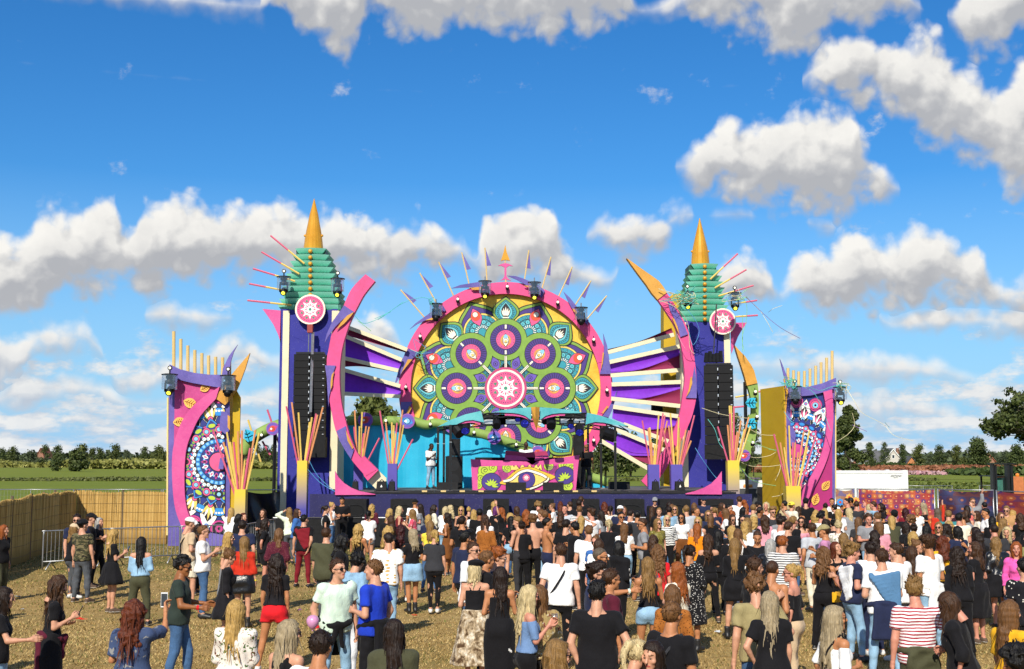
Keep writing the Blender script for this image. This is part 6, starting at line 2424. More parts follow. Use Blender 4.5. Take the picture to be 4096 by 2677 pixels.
# generator and black boards between the right vase and panel
r=thing('generator',(xpx(3020,55),55,0),'white site generator with an orange label on a dark grey base','generator')
d=55
A, B=P(2958,1922,d), P(3025,1922,d)
b=MB()
b.box((A.x,d,zpx(1955,d)),(B.x+.3,d+1.5,A.z))
b.build('hood',mat('white generator hood',(.78,.78,.76),.5),r)
b=MB()
b.box((A.x,d+.02,0),(B.x+.3,d+1.4,zpx(1955,d)-.003))
b.build('base',mat('dark grey generator base',(.06,.062,.065),.6),r)
b=MB()
b.add([P(2975,1938,d-.01),P(2975,1951,d-.01),P(3010,1951,d-.01),P(3010,1938,d-.01)],[(0,1,2,3)])
lo_=b.build('label_plate',prc('amber'),r)
def text(body,size,loc,m,parent,rz=0.0,align='CENTER',shear=0.0,name='lettering'):
 cu=bpy.data.curves.new(name,'FONT')
 cu.body=body
 cu.size=size
 cu.align_x=align
 cu.shear=shear
 cu.extrude=.002
 cu.resolution_u=3
 o=bpy.data.objects.new(name,cu)
 COL.objects.link(o)
 bpy.context.view_layer.update()
 dg=bpy.context.evaluated_depsgraph_get()
 me=bpy.data.meshes.new_from_object(o.evaluated_get(dg))
 bpy.data.objects.remove(o)
 me.materials.clear()
 me.materials.append(m)
 ob=bpy.data.objects.new(name,me)
 COL.objects.link(ob)
 ob.parent=parent
 ob.location=Vector(loc)-wloc(parent)
 ob.rotation_euler=(PI/2,0,rz)
 return ob
v=P(2992,1950,d-.02)
text('Energyst',.13,v,prc('rust'),r)
r=thing('black_screen',(xpx(3040,53),53.6,0),'black mesh screen left of the mustard side board','screen')
b=MB()
b.box((xpx(3026,53.5),53.5,0),(xpx(3052,53.5),53.55,zpx(1948,53.5)))
b.build('screen_cloth',BLKR,r)
r=thing('black_screen',(xpx(1030,48.5),48.5,0),'black tarpaulin fence between the left panel and the left tower','screen')
xa, xb=xpx(985,48.5), xpx(1124,48.5)
zt_=zpx(1965,48.5)
b=MB()
vs=[]
n, k=18, 8
for i in range(n+1):
 for j in range(k+1):
  u, w=i/n, j/k
  vs.append((xa+(xb-xa)*u,48.5+.10*math.sin(9*u+5*w)*math.sin(PI*w),zt_*w-.10*math.sin(PI*u)*w))
b.add(vs,[(i*(k+1)+j,(i+1)*(k+1)+j,(i+1)*(k+1)+j+1,i*(k+1)+j+1)for i in range(n)for j in range(k)])
b.build('tarpaulin',mat('glossy black tarpaulin',(.012,.012,.014),.28,bump=.3,scale=3),r,True)
b=MB()
b.tube([(xa,48.45,zt_+.05),(xb,48.45,zt_+.05)],.025,6)
b.build('top_rail',STEEL,r)
# ================================================================ ground and fields
def ground_fn(N,co):
 x, y, z=N.sep(co)
 n1=N.noise(co,.35,5,.6)
 n2=N.noise(co,2.2,6,.7)
 n3=N.noise(N.vm('MULTIPLY',co,(1.0,.8,1)),18,4,.75)
 straw=N.ramp(N.m('ADD',N.m('MULTIPLY',n2,.45),N.m('MULTIPLY',n3,.55)),[(.30,(.17,.108,.038)),(.48,(.32,.213,.080)),(.62,(.43,.305,.125)),(.75,(.53,.40,.19))])
 grn=N.ramp(n3,[(.3,(.035,.048,.009)),(.5,(.085,.105,.022)),(.7,(.16,.17,.05))])
 far=N.mapr(N.m('ADD',y,N.m('MULTIPLY',x,-.28)),33,43)
 f=N.m('ADD',N.mapr(n1,.50,.66,0,.6),far,clamp=True)
 f=N.m('MULTIPLY',f,N.mapr(n2,.30,.62),clamp=True)
 return N.mix(f,straw,grn)
b=MB()
nx, ny=60, 60
ys=list(np.linspace(-20,60,41))+[75,100,150,240,400,800,1500,4000]
xs=[-4000,-800,-200,-80]+list(np.linspace(-40,40,41))+[80,200,800,4000]
vs=[]
for y in ys:
 for x in xs:
  z=0.02*math.sin(x*.9+y*.4)*math.sin(y*.7)-.02 if y<60 else-.02
  vs.append((x,y,z))
w=len(xs)
b.add(vs,[(j*w+i,j*w+i+1,(j+1)*w+i+1,(j+1)*w+i)for j in range(len(ys)-1)for i in range(w-1)])
o=b.build('ground',mat('trampled dry grass',rough=.95,fn=ground_fn,bump=.8,bscale=30,spec=.1))
tag(o,kind='structure')
def sheet(name,pts,z,m):
 b=MB()
 b.add([(x,y,z)for x,y in pts],[tuple(range(len(pts)))])
 return tag(b.build(name,m),kind='structure')
def field_fn(a,c,sc=.05,str_=(1,6,1)):
 def fn(N,co):
  v=N.vm('MULTIPLY',co,(sc,sc*str_[1],1))
  f=N.m('ADD',N.m('MULTIPLY',N.noise(v,1.0,6,.65),.6),N.m('MULTIPLY',N.noise(co,.9,5,.7),.4))
  return N.ramp(f,[(.32,a),(.5,[(p+q)/2 for p,q in zip(a,c)]),(.68,c)])
 return fn
MEAD=mat('green meadow',rough=.95,fn=field_fn((.105,.15,.012),(.19,.215,.032)),spec=.1)
MEAD2=mat('far green meadow',rough=.95,fn=field_fn((.12,.16,.015),(.20,.22,.035)),spec=.1)
sheet('meadow',[(-200,57),(200,57),(400,182),(-400,182)],.004,MEAD)
sheet('far_meadow',[(-600,184),(600,184),(1400,420),(-1400,420)],.008,MEAD2)
sheet('stubble_field',[(-1400,420),(1400,420),(4000,3500),(-4000,3500)],.012,mat('far stubble',rough=.95,fn=field_fn((.15,.17,.04),(.28,.25,.09),.01),spec=.1))
# ---- leafy masses: many small leaf quads spread through a volume
def leaf_cloud(centers,radii,n,size,flat=.8,seed=0,shell=.55):
 r=np.random.default_rng(seed)
 centers, radii=np.asarray(centers,float), np.asarray(radii,float)
 wgt=radii.prod(1)**.67 if radii.ndim==2 else radii**2
 k=r.choice(len(centers),n,p=wgt/wgt.sum())
 d=r.normal(size=(n,3))
 d/=np.linalg.norm(d,axis=1)[:,None]
 rad=(shell+(1-shell)*r.random(n))**.8
 p=centers[k]+d*rad[:,None]*(radii[k]if radii.ndim==2 else radii[k][:,None])
 nrm=d+r.normal(size=(n,3))*flat
 nrm/=np.linalg.norm(nrm,axis=1)[:,None]
 a=np.cross(nrm,r.normal(size=(n,3)))
 a/=np.linalg.norm(a,axis=1)[:,None]
 c=np.cross(nrm,a)
 s=size*r.uniform(.55,1.25,n)[:,None]
 V=np.stack([p-a*s-c*s*.5,p+a*s*.2-c*s*.8,p+a*s+c*s*.4,p-a*s*.3+c*s*.75],1).reshape(-1,3)
 Q=np.arange(4*n).reshape(n,4)
 return V, Q
def leafmat(name,a,c):
 def fn(N,co):
  g=N.n('ShaderNodeNewGeometry')
  f=N.m('ADD',N.m('MULTIPLY',g.outputs['Random Per Island'],.6),N.m('MULTIPLY',N.noise(co,.35,3,.6),.4))
  return N.ramp(f,[(.2,a),(.8,c)])
 return mat(name,rough=.6,fn=fn,spec=.25)
LF1=leafmat('dark oak leaves',(.028,.042,.010),(.085,.105,.026))
LF2=leafmat('mid green leaves',(.028,.045,.012),(.085,.11,.028))
LF3=leafmat('yellowish green leaves',(.045,.062,.014),(.13,.145,.035))
LF4=leafmat('far bluish green leaves',(.040,.056,.030),(.095,.12,.055))
BARK=mat('grey brown bark',(.07,.055,.04),.9,var=.3,scale=3,bump=.6)
def tree(px,top,halfw,d,base_z,lab,leaf,n=1300,seed=0,dense=1.0,name='tree',squash=1.0,trunk=.25,group='trees along the far edge of the fields'):
 T=P(px,top,d)
 H=T.z-base_z
 W=halfw*d/F
 r=thing(name,(T.x,d,base_z),lab,'tree',group)
 g=np.random.default_rng(seed)
 cz0=H*trunk
 cs, rs=[], []
 m=16
 for i in range(m):
  u=(i+.5)/m
  z=cz0+(H-cz0)*(.08+.86*u)
  w=W*math.sin(PI*(.16+.80*u)**.8)*squash
  a=g.uniform(0,6.28)
  q=math.sqrt(g.random())
  cs.append((T.x+w*.68*q*math.cos(a),d+w*.6*q*math.sin(a),base_z+z))
  k=g.uniform(.36,.56)*min(W,(H-cz0)*.6)
  rs.append((k*1.15,k,k*.85))
 cs.append((T.x,d,base_z+H-min(W,H*.3)*.35))
 k=min(W,H*.3)*.36
 rs.append((k,k,k))
 V, Q=leaf_cloud(cs,rs,n,max(.16,W*.095/dense),seed=seed,shell=.25)
 o=put('crown',fast_mesh('crown',V-np.array(r.location),Q,smooth=False),[leaf],r)
 b=MB()
 b.tube([(T.x,d,base_z),(T.x+.05*W,d,base_z+H*.35),(T.x,d,base_z+H*.75)],max(.08,W*.07),7,r2=max(.03,W*.02))
 for c in cs[2:12:2]:
  b.tube([(T.x,d,base_z+H*.3),((T.x+c[0])/2,d,base_z+H*.42),c],max(.04,W*.03),5,r2=.02)
 b.build('trunk',BARK,r,True)
 return r
def cL(x,y):
 return.643*x, 1250+.643*y
TL=[(15,845,40,LF2,'round tree at the far left edge of the photo beyond the meadow'),(85,838,55,LF1,'second tree from the left edge, broad and dark'),
 (190,868,75,LF4,'low bluish tree belt left of the brick house'),(280,822,42,LF2,'tall tree right beside the small brick house'),(362,830,52,LF2,'green tree between the brick house and the dark bush'),
 (520,826,72,LF3,'broad pale tree rising behind the dark bush'),(575,845,40,LF1,'narrow dark tree right of the dark bush'),(620,848,50,LF2,'medium tree before the left maize field'),
 (715,826,58,LF1,'dark wide tree above the maize field'),(785,852,34,LF4,'small pale tree between two darker ones above the maize'),(900,835,46,LF2,'oval tree above the maize field near the left panel'),
 (990,832,62,LF3,'pale broad tree touching the left painted panel'),(1090,838,55,LF2,'tree half hidden behind the left painted panel')]
for i, (x,y,hw,lf,lb)in enumerate(TL):
 X, Y=cL(x,y)
 tree(X,Y,hw*.643,470,0,lb,lf,1500,100+i,trunk=.08,dense=1.3)
X, Y=cL(475,862)
tree(X,Y,62,300,0,'large dark bush standing in the left meadow',LF1,2600,77,trunk=.02,name='bush',squash=1.05,group=None)
X, Y=cL(360,885)
tree(X,Y,34,306,0,'smaller green bush left of the large dark bush',LF2,1100,78,trunk=.02,name='bush',group=None)
for i, (x,y,hw,lf,lb)in enumerate([(655,950,40,LF2,'tree between the left panel and the left tower, left one'),(705,935,50,LF1,'dark tree seen under the left green tentacle'),(760,945,45,LF2,'tree under the purple eye beside the left tower'),(815,938,45,LF3,'pale tree touching the left tower edge')]):
 tree(600+.6112*x,1200+.6112*y,hw*.61,420,0,lb,lf,800,140+i,trunk=.05)
tree(1492,1588,118,150,0,'broad tree behind the cyan wave wall',LF3,3600,150,trunk=.25,group=None)
for i, (x,y,hw,lf,lb)in enumerate([(2420,1720,70,LF1,'dark tree behind the right wing, left one'),(2520,1735,70,LF2,'green tree behind the right wing'),(2640,1740,70,LF1,'dark tree behind the right pair of vases')]):
 tree(x,y,hw,210,0,lb,lf,1500,160+i,trunk=.05)
TR=[(850,262,135,150,LF1,'huge dark tree right behind the right painted panel',13000),(1040,585,62,330,LF2,'tree left of the grey roofed house',1100),(1165,585,60,420,LF2,'tree rising behind the grey roofed house',900),
 (1320,600,52,400,LF2,'tree between the house and the orange shed',900),(1470,605,72,400,LF3,'pale tree right of the orange shed',1000),(1640,610,62,400,LF2,'slender tree halfway between shed and round tree',900),
 (1800,618,72,400,LF3,'loose yellowish tree left of the big round tree',1000),(1980,562,118,380,LF2,'big round tree beyond the flower field',2200),(2110,665,60,470,LF4,'low pale tree right of the big round tree',700),
 (2210,660,60,430,LF4,'bluish tree under the overhanging branches',800),(2310,612,105,400,LF2,'broad tree at the right edge beneath the branches',1300),(1560,700,70,480,LF4,'low belt of shrubs behind the flower field',700)]
for i, (x,y,hw,d,lf,lb,n)in enumerate(TR):
 tree(3000+.4605*x,1500+.4605*y,hw*.4605,d,0,lb,lf,n*(2 if d>200 else 1),200+i,squash=1.0 if d>200 else 1.15,dense=1.35 if d>200 else 1.8,trunk=.10 if d>200 else.03,group=None if d<200 else 'trees along the far edge of the fields')
for i, (x,y,hw,lb)in enumerate([(2940,1650,45,'dark tree behind the foot of the right green tentacle'),(3010,1690,40,'tree showing left of the mustard side board')]):
 tree(x,y,hw,190,0,lb,LF1,1500,230+i,trunk=.05)
# the near oak at the right edge: trunk outside the frame, branches reach in
d=85.0
r=thing('oak_tree',(P(4330,1800,d).x,d,0),'large oak whose loose branches reach in at the right edge','tree')
g=np.random.default_rng(5)
cs, rs=[], []
b=MB()
tb=P(4330,1830,d)
b.tube([(tb.x,d,0),(tb.x-.2,d,4),(tb.x,d,8),(tb.x+.2,d,13)],.45,8,r2=.2)
ends=[(2030,395),(2060,440),(2160,290),(2110,400),(2200,300),(2280,330),(2340,240),(2330,480),(2080,420),(2150,470),(2220,350),(2260,240),(2330,160),(2310,300),(2250,430),(2350,420),(2180,400),(2370,250),(2130,360),(2350,560)]
for(x,y)in ends:
 e=P(3000+.4605*x,1500+.4605*y,d+g.uniform(-2,2))
 st=Vector((tb.x-.1,d,max(3.5,e.z*.62)))
 mid=(st+e)/2+Vector((0,0,g.uniform(-.2,.6)))
 b.tube(smooth_pts([st,mid,e],3),.12,5,r2=.03)
 for k in range(6):
  q=e+(mid-e)*g.uniform(0,.45)+Vector(g.normal(size=3)*(.45,.5,.30))
  cs.append(tuple(q))
  rs.append((g.uniform(.35,.65),)*2+(g.uniform(.22,.42),))
  b.tube([mid,q],.04,4,r2=.015)
for k in range(34):
 cs.append((tb.x+g.normal()*2.0+3.2,d+g.normal()*2.5,7.6+g.normal()*1.6))
 rs.append((.9,.9,.6))
V, Q=leaf_cloud(cs,rs,11500,.13,seed=6,shell=.1)
put('crown',fast_mesh('crown',V-np.array(r.location),Q,smooth=False),[LF1],r)
b.build('trunk',BARK,r,True)
# ---- crops, weeds, hedges: uncountable, one object each
def strip(name,x0,x1,y0,y1,h,n,size,leaf,seed,kind='stuff'):
 g=np.random.default_rng(seed)
 p=np.stack([g.uniform(x0,x1,n),g.uniform(y0,y1,n),np.zeros(n)],1)
 hh=h*(.55+.45*(np.sin(p[:,0]*.21+seed)*.5+.5))*g.uniform(.6,1.1,n)
 p[:,2]=hh*g.random(n)**.6
 a=g.normal(size=(n,3))
 a/=np.linalg.norm(a,axis=1)[:,None]
 c=np.cross(a,g.normal(size=(n,3)))
 c/=np.linalg.norm(c,axis=1)[:,None]
 s=size*g.uniform(.5,1.3,n)[:,None]
 V=np.stack([p-a*s,p-c*s,p+a*s,p+c*s],1).reshape(-1,3)
 V[:,2]=np.maximum(V[:,2],0)
 o=put(name,fast_mesh(name,V,np.arange(4*n).reshape(n,4),smooth=False),[leaf])
 return tag(o,kind='stuff')
WEED=leafmat('dry weeds',(.055,.07,.016),(.14,.15,.04))
MAIZE=leafmat('maize leaves',(.12,.13,.025),(.30,.29,.08))
strip('weeds',-110,60,170,182,.40,15000,.24,WEED,1)
strip('maize_field',-136,-70,372,405,2.9,12000,.7,MAIZE,2)
strip('maize_field',-215,-150,430,445,2.3,5000,.8,MAIZE,22)
strip('far_hedge',-220,-40,478,490,3.0,6000,1.0,LF4,3)
HEDGE=leafmat('clipped hedge',(.028,.05,.012),(.07,.10,.025))
FLO=leafmat('rusty dahlia rows',(.15,.052,.022),(.36,.15,.075))
PINKF=leafmat('pink flower row',(.35,.16,.18),(.6,.42,.42))
strip('flower_field',55,260,250,390,.9,24000,.75,FLO,4)
strip('flower_row',62,92,236,246,.7,3000,.4,PINKF,5)
strip('low_hedge',85,150,226,240,1.5,6000,.6,HEDGE,6)
strip('garden_hedge',75,160,395,405,1.5,9000,.6,HEDGE,7)
strip('far_wood',-900,900,900,960,8,26000,2.4,LF4,8)
strip('weeds',30,110,120,150,.28,9000,.2,leafmat('lush weeds',(.06,.085,.015),(.14,.16,.03)),9)
# ---- houses
def house(cx,cyb,wpx,d,eave,ridge,lab,wallm,roofm,gable=True,dep=9):
 A=P(cx,cyb,d)
 w=wpx*d/F
 r=thing('house',(A.x,d,0),lab,'house')
 b=MB()
 b.box((A.x-w/2,d,0),(A.x+w/2,d+dep,eave))
 b.prism([(A.x-w/2,d,eave),(A.x+w/2,d,eave),(A.x,d,ridge)],(0,dep,0))if gable else None
 b.build('wall',wallm,r)
 b=MB()
 for s in(-1,1):
  e=.5
  p=[(A.x+s*(w/2+e),d-.4,eave-.35),(A.x,d-.4,ridge+.12),(A.x,d+dep+.4,ridge+.12),(A.x+s*(w/2+e),d+dep+.4,eave-.35)]
  b.prism(p,(0,0,.25))
 b.build('roof',roofm,r)
 return r, A, w
BRICK=mat('far brick',(.30,.14,.09),.8,var=.25,scale=.6)
RGREY=mat('grey roof tiles',(.10,.10,.105),.7,var=.2,scale=.5)
RRED=mat('red roof tiles',(.33,.10,.05),.75,var=.2,scale=.5)
PANE=mat('window glass',(.03,.04,.05),.1)
d=440
r, A, w=house(3000+.4605*1245,1848,68,d,2.4,6.6,'white gabled house with a grey roof beyond the flower field',mat('pale house wall',(.52,.48,.43),.8),RGREY)
b=MB()
b.box((A.x-.5,d-.05,3.2),(A.x+.6,d+.05,4.6))
wf=b.build('window',mat('white window frame',(.8,.8,.78),.5),r)
b=MB()
b.box((A.x-.35,d-.08,3.35),(A.x+.45,d-.055,4.45))
b.build('pane',PANE,wf)
b=MB()
b.box((A.x+2.3,d+3,5.0),(A.x+3.2,d+4,7.0))
b.build('chimney',BRICK,r)
b=MB()
for s in(-1,1):
 b.prism([(A.x,d-.45,6.75),(A.x,d-.45,6.35),(A.x+s*(w/2+.55),d-.45,1.9),(A.x+s*(w/2+.55),d-.45,2.3)],(0,.08,0))
b.build('barge_board',mat('white barge board',(.85,.85,.82),.5),r)
# the long wing with the grey slope facing us
b=MB()
b.prism([(A.x-11.5,d+2.5,2.0),(A.x-1.2,d+2.5,2.0),(A.x-.2,d+6.5,5.9),(A.x-9.5,d+6.5,5.9)],(0,.2,.25))
b.build('side_roof',RGREY,r)
b=MB()
b.box((A.x-11,d+3.1,0),(A.x-3.6,d+6.4,2.0))
b.build('side_wall',mat('white plinth wall',(.7,.69,.66),.7),r)
house(3000+.4605*1402,1848,38,400,1.5,3.6,'small orange brick shed right of the white house',mat('orange brick',(.50,.20,.07),.8),RGREY)
house(3000+.4605*2078,1848,42,430,2.2,4.6,'red roofed farmhouse beside the big round tree',BRICK,RRED)
house(3000+.4605*960,1850,55,450,2.2,4.0,'low brick barn with a pale roof left of the white house',BRICK,mat('pale roof',(.42,.40,.36),.8))
X, Y=cL(250,900)
house(X,Y,40,500,2.4,7.2,'small brick farmhouse among the trees far left',BRICK,RRED)
# ---- container and telehandler
d=66.0
r=thing('site_container',(P(3480,1900,d).x,d,0),'long white site container behind the printed banner fence','container')
xa, xb=P(3250,1900,d).x, P(3631,1900,d).x
zt=zpx(1884,d)
WHT=mat('white container steel',(.74,.74,.73),.55,var=.08,scale=1.5)
b=MB()
b.box((xa,d,.15),(xb,d+2.4,zt))
b.build('shell',WHT,r)
b=MB()
for q in(xa,xb-.28):
 b.box((q,d-.03,.1),(q+.28,d+.2,zt+.04))
b.box((xa+.28,d-.025,zt-.12),(xb-.28,d-.001,zt+.02))
b.box((P(3553,1900,d).x,d+.3,zt),(P(3565,1900,d).x,d+.6,zt+.06))
b.build('corner_post',WHT,r)
b=MB()
pa, pb=P(3454,1915,d), P(3546,1955,d)
b.box((pa.x,d-.02,.3),(pb.x,d-.001,pa.z))
b.build('door',mat('white container door',(.80,.80,.79),.5),r)
text('ANTONIS',.135,P(3584,1907,d-.03),mat('dark lettering',(.06,.06,.07),.6),r,shear=.25)
text('VERHUUR',.055,P(3584,1912,d-.03),mat('dark lettering',(.06,.06,.07),.6),r)
d=60.0
r=thing('telehandler',(P(4010,1900,d).x,d,0),'orange forklift truck with a tall black mast behind the banner fence','forklift')
b=MB()
mA, mB, mC, mD=[P(3000+.4605*x,1900,d).x for x in(2110,2150,2236,2290)]
zt=zpx(1500+.4605*778,d)
for a_, c_ in((mA,mB),(mC,mD)):
 b.box((a_,d,.2),(a_+(c_-a_)*.38,d+.35,zt))
 b.box((a_+(c_-a_)*.62,d+.05,.2),(c_,d+.3,zt-.03))
b.build('mast',BLK,r)
b=MB()
b.box((P(3000+.4605*2090,1900,d).x,d-.05,zt),(P(3000+.4605*2310,1900,d).x,d+.4,zt+.06))
b.box((mA,d+.1,1.1),(mD,d+.2,1.25))
b.build('mast_crossbar',BLK,r)
b=MB()
x0_, x1_=P(3000+.4605*2152,1900,d).x, P(3000+.4605*2300,1900,d).x
for xx in(x0_,x1_-.08):
 for yy in(d+.9,d+2.2):
  b.box((xx,yy,.9),(xx+.08,yy+.08,zpx(1908,d)))
b.box((x0_-.05,d+.85,zpx(1908,d)),(x1_+.05,d+2.35,zpx(1905,d)))
b.build('cab_frame',BLK,r)
b=MB()
b.box((x0_+.1,d+.92,1.0),(x1_-.1,d+.94,zpx(1912,d)))
b.build('windscreen',mat('green tinted glass',(.05,.16,.13),.08),r)
b=MB()
x2_, x3_=P(3000+.4605*2296,1900,d).x, P(3000+.4605*2420,1900,d).x
b.box((x0_-.2,d+.5,.5),(x3_,d+3.4,1.15))
b.box((x2_,d+.6,1.15),(x3_,d+2.8,zpx(1908,d)))
b.build('body',mat('orange machine paint',(.50,.16,.05),.5),r)
for xx in(x0_,x2_+.3):
 b=MB()
 b.tube([(xx-.2,d+.6,.45),(xx+.15,d+.6,.45)],.45,18)
 b.build('wheel',BLK,r)
b=MB()
b.ball(P(3000+.4605*2322,1500+.4605*870,d+1),.1,0,8)
b.build('beacon',mat('orange beacon',(.8,.25,.03),.3),r)
# ---- wire site fences in the fields
def wire_fence(p0,p1,h,lab,nw=26):
 p0, p1=Vector(p0), Vector(p1)
 r=thing('wire_fence',p0,lab,'fence','galvanised site fence panels in the meadow')
 L=p1-p0
 b=MB()
 for q in(p0,p1):
  b.tube([q,q+Vector((0,0,h))],.021,6)
 for z in(.12,h):
  b.tube([p0+Vector((0,0,z)),p1+Vector((0,0,z))],.021,6)
 b.tube([p0+L*.5,p0+L*.5+Vector((0,0,h))],.015,5)
 b.build('frame',STEEL,r,True)
 b=MB()
 for i in range(1,nw):
  q=p0+L*i/nw
  b.tube([q+Vector((0,0,.12)),q+Vector((0,0,h))],.0035,3,cap=False)
 for k in range(1,8):
  z=.12+(h-.12)*k/8
  b.tube([p0+Vector((0,0,z)),p1+Vector((0,0,z))],.0035,3,cap=False)
 o=b.build('wire_mesh',STEEL,r)
 o['kind']='stuff'
 b=MB()
 b.box(tuple(p1+Vector((-.12,-.3,0))),tuple(p1+Vector((.12,.3,.14))))
 b.build('foot_block',mat('grey concrete block',(.3,.3,.29),.9),r)
xs_=[-24.5,-21.0,-17.5,-14.0,-10.6]
for i in range(4):
 wire_fence((xs_[i],48.6+.05*i,0),(xs_[i+1]-.06,48.6+.05*i,0),1.92,['wire site fence panel at the far left behind the reed fence','wire site fence panel above the reed fence corner','wire site fence panel behind the straight reed fence','wire site fence panel running behind the left painted panel'][i])
for i in range(3):
 x_=19.7+3.4*i+(2 if i else 0)
 wire_fence((x_+3,72+i,0),(x_+6.4,72+i,0),1.55,['wire site fence right of the white container','wire site fence panel in the green field beside the forklift','wire site fence panel hidden partly by the forklift'][i])
# ---- reed screens
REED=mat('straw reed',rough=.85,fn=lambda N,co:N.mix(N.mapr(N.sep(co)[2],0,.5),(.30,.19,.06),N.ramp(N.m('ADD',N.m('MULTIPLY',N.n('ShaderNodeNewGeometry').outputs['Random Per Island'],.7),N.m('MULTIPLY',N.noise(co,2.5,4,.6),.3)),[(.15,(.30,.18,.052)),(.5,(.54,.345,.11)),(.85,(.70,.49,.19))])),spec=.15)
def reed_fence(p0,p1,h0,h1,lab,seed,lean=.0):
 p0, p1=Vector(p0), Vector(p1)
 r=thing('reed_fence',p0,lab,'fence','reed fence sections on the left')
 L=p1-p0
 n=int(L.length/.0115)
 g=np.random.default_rng(seed)
 b=MB()
 nrm=Vector((L.y,-L.x,0)).normalized()
 for i in range(n):
  u=(i+g.uniform(-.35,.35))/n
  q=p0+L*u+nrm*(.05*math.sin(u*L.length*2.2+seed)+g.uniform(-.005,.005))
  h=(h0+(h1-h0)*u)*g.uniform(.975,1.015)+.03*math.sin(u*9+seed)
  t=q+Vector((g.normal()*.012,lean,h))
  b.tube([q,t],.0125,4)
 o=b.build('reeds',REED,r)
 o['kind']='stuff'
 b=MB()
 for j in range(16):
  q0, q1=[p0+L*(v/16)-nrm*.035+nrm*.05*math.sin(v/16*L.length*2.2+seed)for v in(j,j+1)]
  z0, z1=[h0+(h1-h0)*v/16-.10 for v in(j,j+1)]
  b.prism([q0,q1,q1+Vector((0,0,z1)),q0+Vector((0,0,z0))],-nrm*.012)
 b.build('added_sun_block',mat('added sun blocking sheet',(.16,.10,.04),.9,var=.3),r)  # opaque sheet added behind the reeds to keep sun from leaking through
 b=MB()
 for k in range(6):
  z=.2+k*(min(h0,h1)-.3)/5
  pts=[p0+L*(j/16)-nrm*-.028+nrm*.05*math.sin(j/16*L.length*2.2+seed)+Vector((0,0,z))for j in range(17)]
  b.tube(pts,.004,3)
 b.build('binding_wire',mat('rusty wire',(.13,.09,.06),.7),r)
 for u in(0.0,.5,1.0):
  b=MB()
  q=p0+L*u-nrm*.06
  b.tube([q,q+Vector((0,0,max(h0,h1)+.05))],.04,6)
  b.build('post',mat('weathered post',(.12,.085,.05),.9),r)
cor=P(309,1990,45.7)
cor.z=0
end=P(672,1990,45.3)
end.z=0
mid=cor+(end-cor)*.5
reed_fence(cor,end,1.93,1.90,'straight sunlit reed fence between the corner and the left painted panel',1)
lp=[Vector((cor.x,cor.y,0)),Vector((-15.95,42.6,0)),Vector((-15.2,38.6,0)),Vector((-14.35,33.6,0)),Vector((-13.2,27.5,0)),Vector((-12.2,22.5,0))]
hs=[1.93,1.95,2.0,1.90,1.9,1.88]
for i, lb in enumerate(['shaded reed fence section next to the corner','shaded reed fence section with a purple ornament on its post','shaded reed fence section left of the steel barrier','shaded reed fence section at the left edge of the photo','nearest shaded reed fence section outside the left edge']):
 reed_fence(lp[i+1],lp[i]+(lp[i+1]-lp[i]).normalized()*.05,hs[i+1],hs[i],lb,10+i)
r=thing('post_ornament',P(178,1988,41.2),'small purple ribbon ornament on top of the shaded reed fence','ornament')
b=MB()
g=np.random.default_rng(2)
for k in range(14):
 v=Vector(r.location)
 a=k*.9
 b.add([v,v+Vector((.16*math.cos(a),.1*math.sin(a*2),.16*math.sin(a))),v+Vector((.13*math.cos(a+.6),-.05,.13*math.sin(a+.6)))],[(0,1,2)])
b.build('bow',PURP,r)
b=MB()
b.tube([Vector(r.location),Vector(r.location)+Vector((.02,0,-.9))],.02,5)
b.build('tail_ribbon',PURP,r)
# ---- steel crowd barriers on the left
def barrier(p0,p1,lab):
 p0, p1=Vector(p0), Vector(p1)
 r=thing('steel_barrier',p0,lab,'barrier','galvanised steel barriers on the left')
 L=p1-p0
 b=MB()
 z0, z1=.24, 1.10
 b.tube(smooth_pts([p0+Vector((0,0,.02)),p0+Vector((0,0,z1-.12)),p0+L*.02+Vector((0,0,z1-.02)),p0+L*.05+Vector((0,0,z1)),p0+L*.95+Vector((0,0,z1)),p0+L*.98+Vector((0,0,z1-.02)),p1+Vector((0,0,z1-.12)),p1+Vector((0,0,.02))],3),.021,6)
 b.tube([p0+Vector((0,0,z0)),p1+Vector((0,0,z0))],.021,6)
 for q in(p0+L*.12,p1-L*.12):
  b.tube([q+Vector((-.03,-.3,.02)),q+Vector((0,0,.24)),q+Vector((.03,.3,.02))],.02,5)
 b.build('frame',STEEL,r,True)
 n=17
 me=None
 for i in range(1,n):
  q=p0+L*i/n
  if me is None:
   b=MB()
   b.tube([q+Vector((0,0,z0)),q+Vector((0,0,z1))],.009,5)
   o=b.build('bar',STEEL,r)
   me, q0=o.data, q
  else:
   o=put('bar',me,[STEEL],r)
   o.location=q-q0
bp=[Vector((P(168,2121,34.6).x,34.6,0)),Vector((P(440,2112,35.9).x,35.9,0)),Vector((P(720,2101,37.1).x,37.1,0)),Vector((P(985,2098,38.2).x,38.2,0)),Vector((P(1100,2080,41.5).x,41.5,0))]
for i, lb in enumerate(['steel barrier nearest the shaded reed fence','steel barrier before the straight reed fence','steel barrier before the foot of the left painted panel','steel barrier running back to the black stage barrier']):
 barrier(bp[i]+(bp[i+1]-bp[i]).normalized()*.05,bp[i+1],lb)
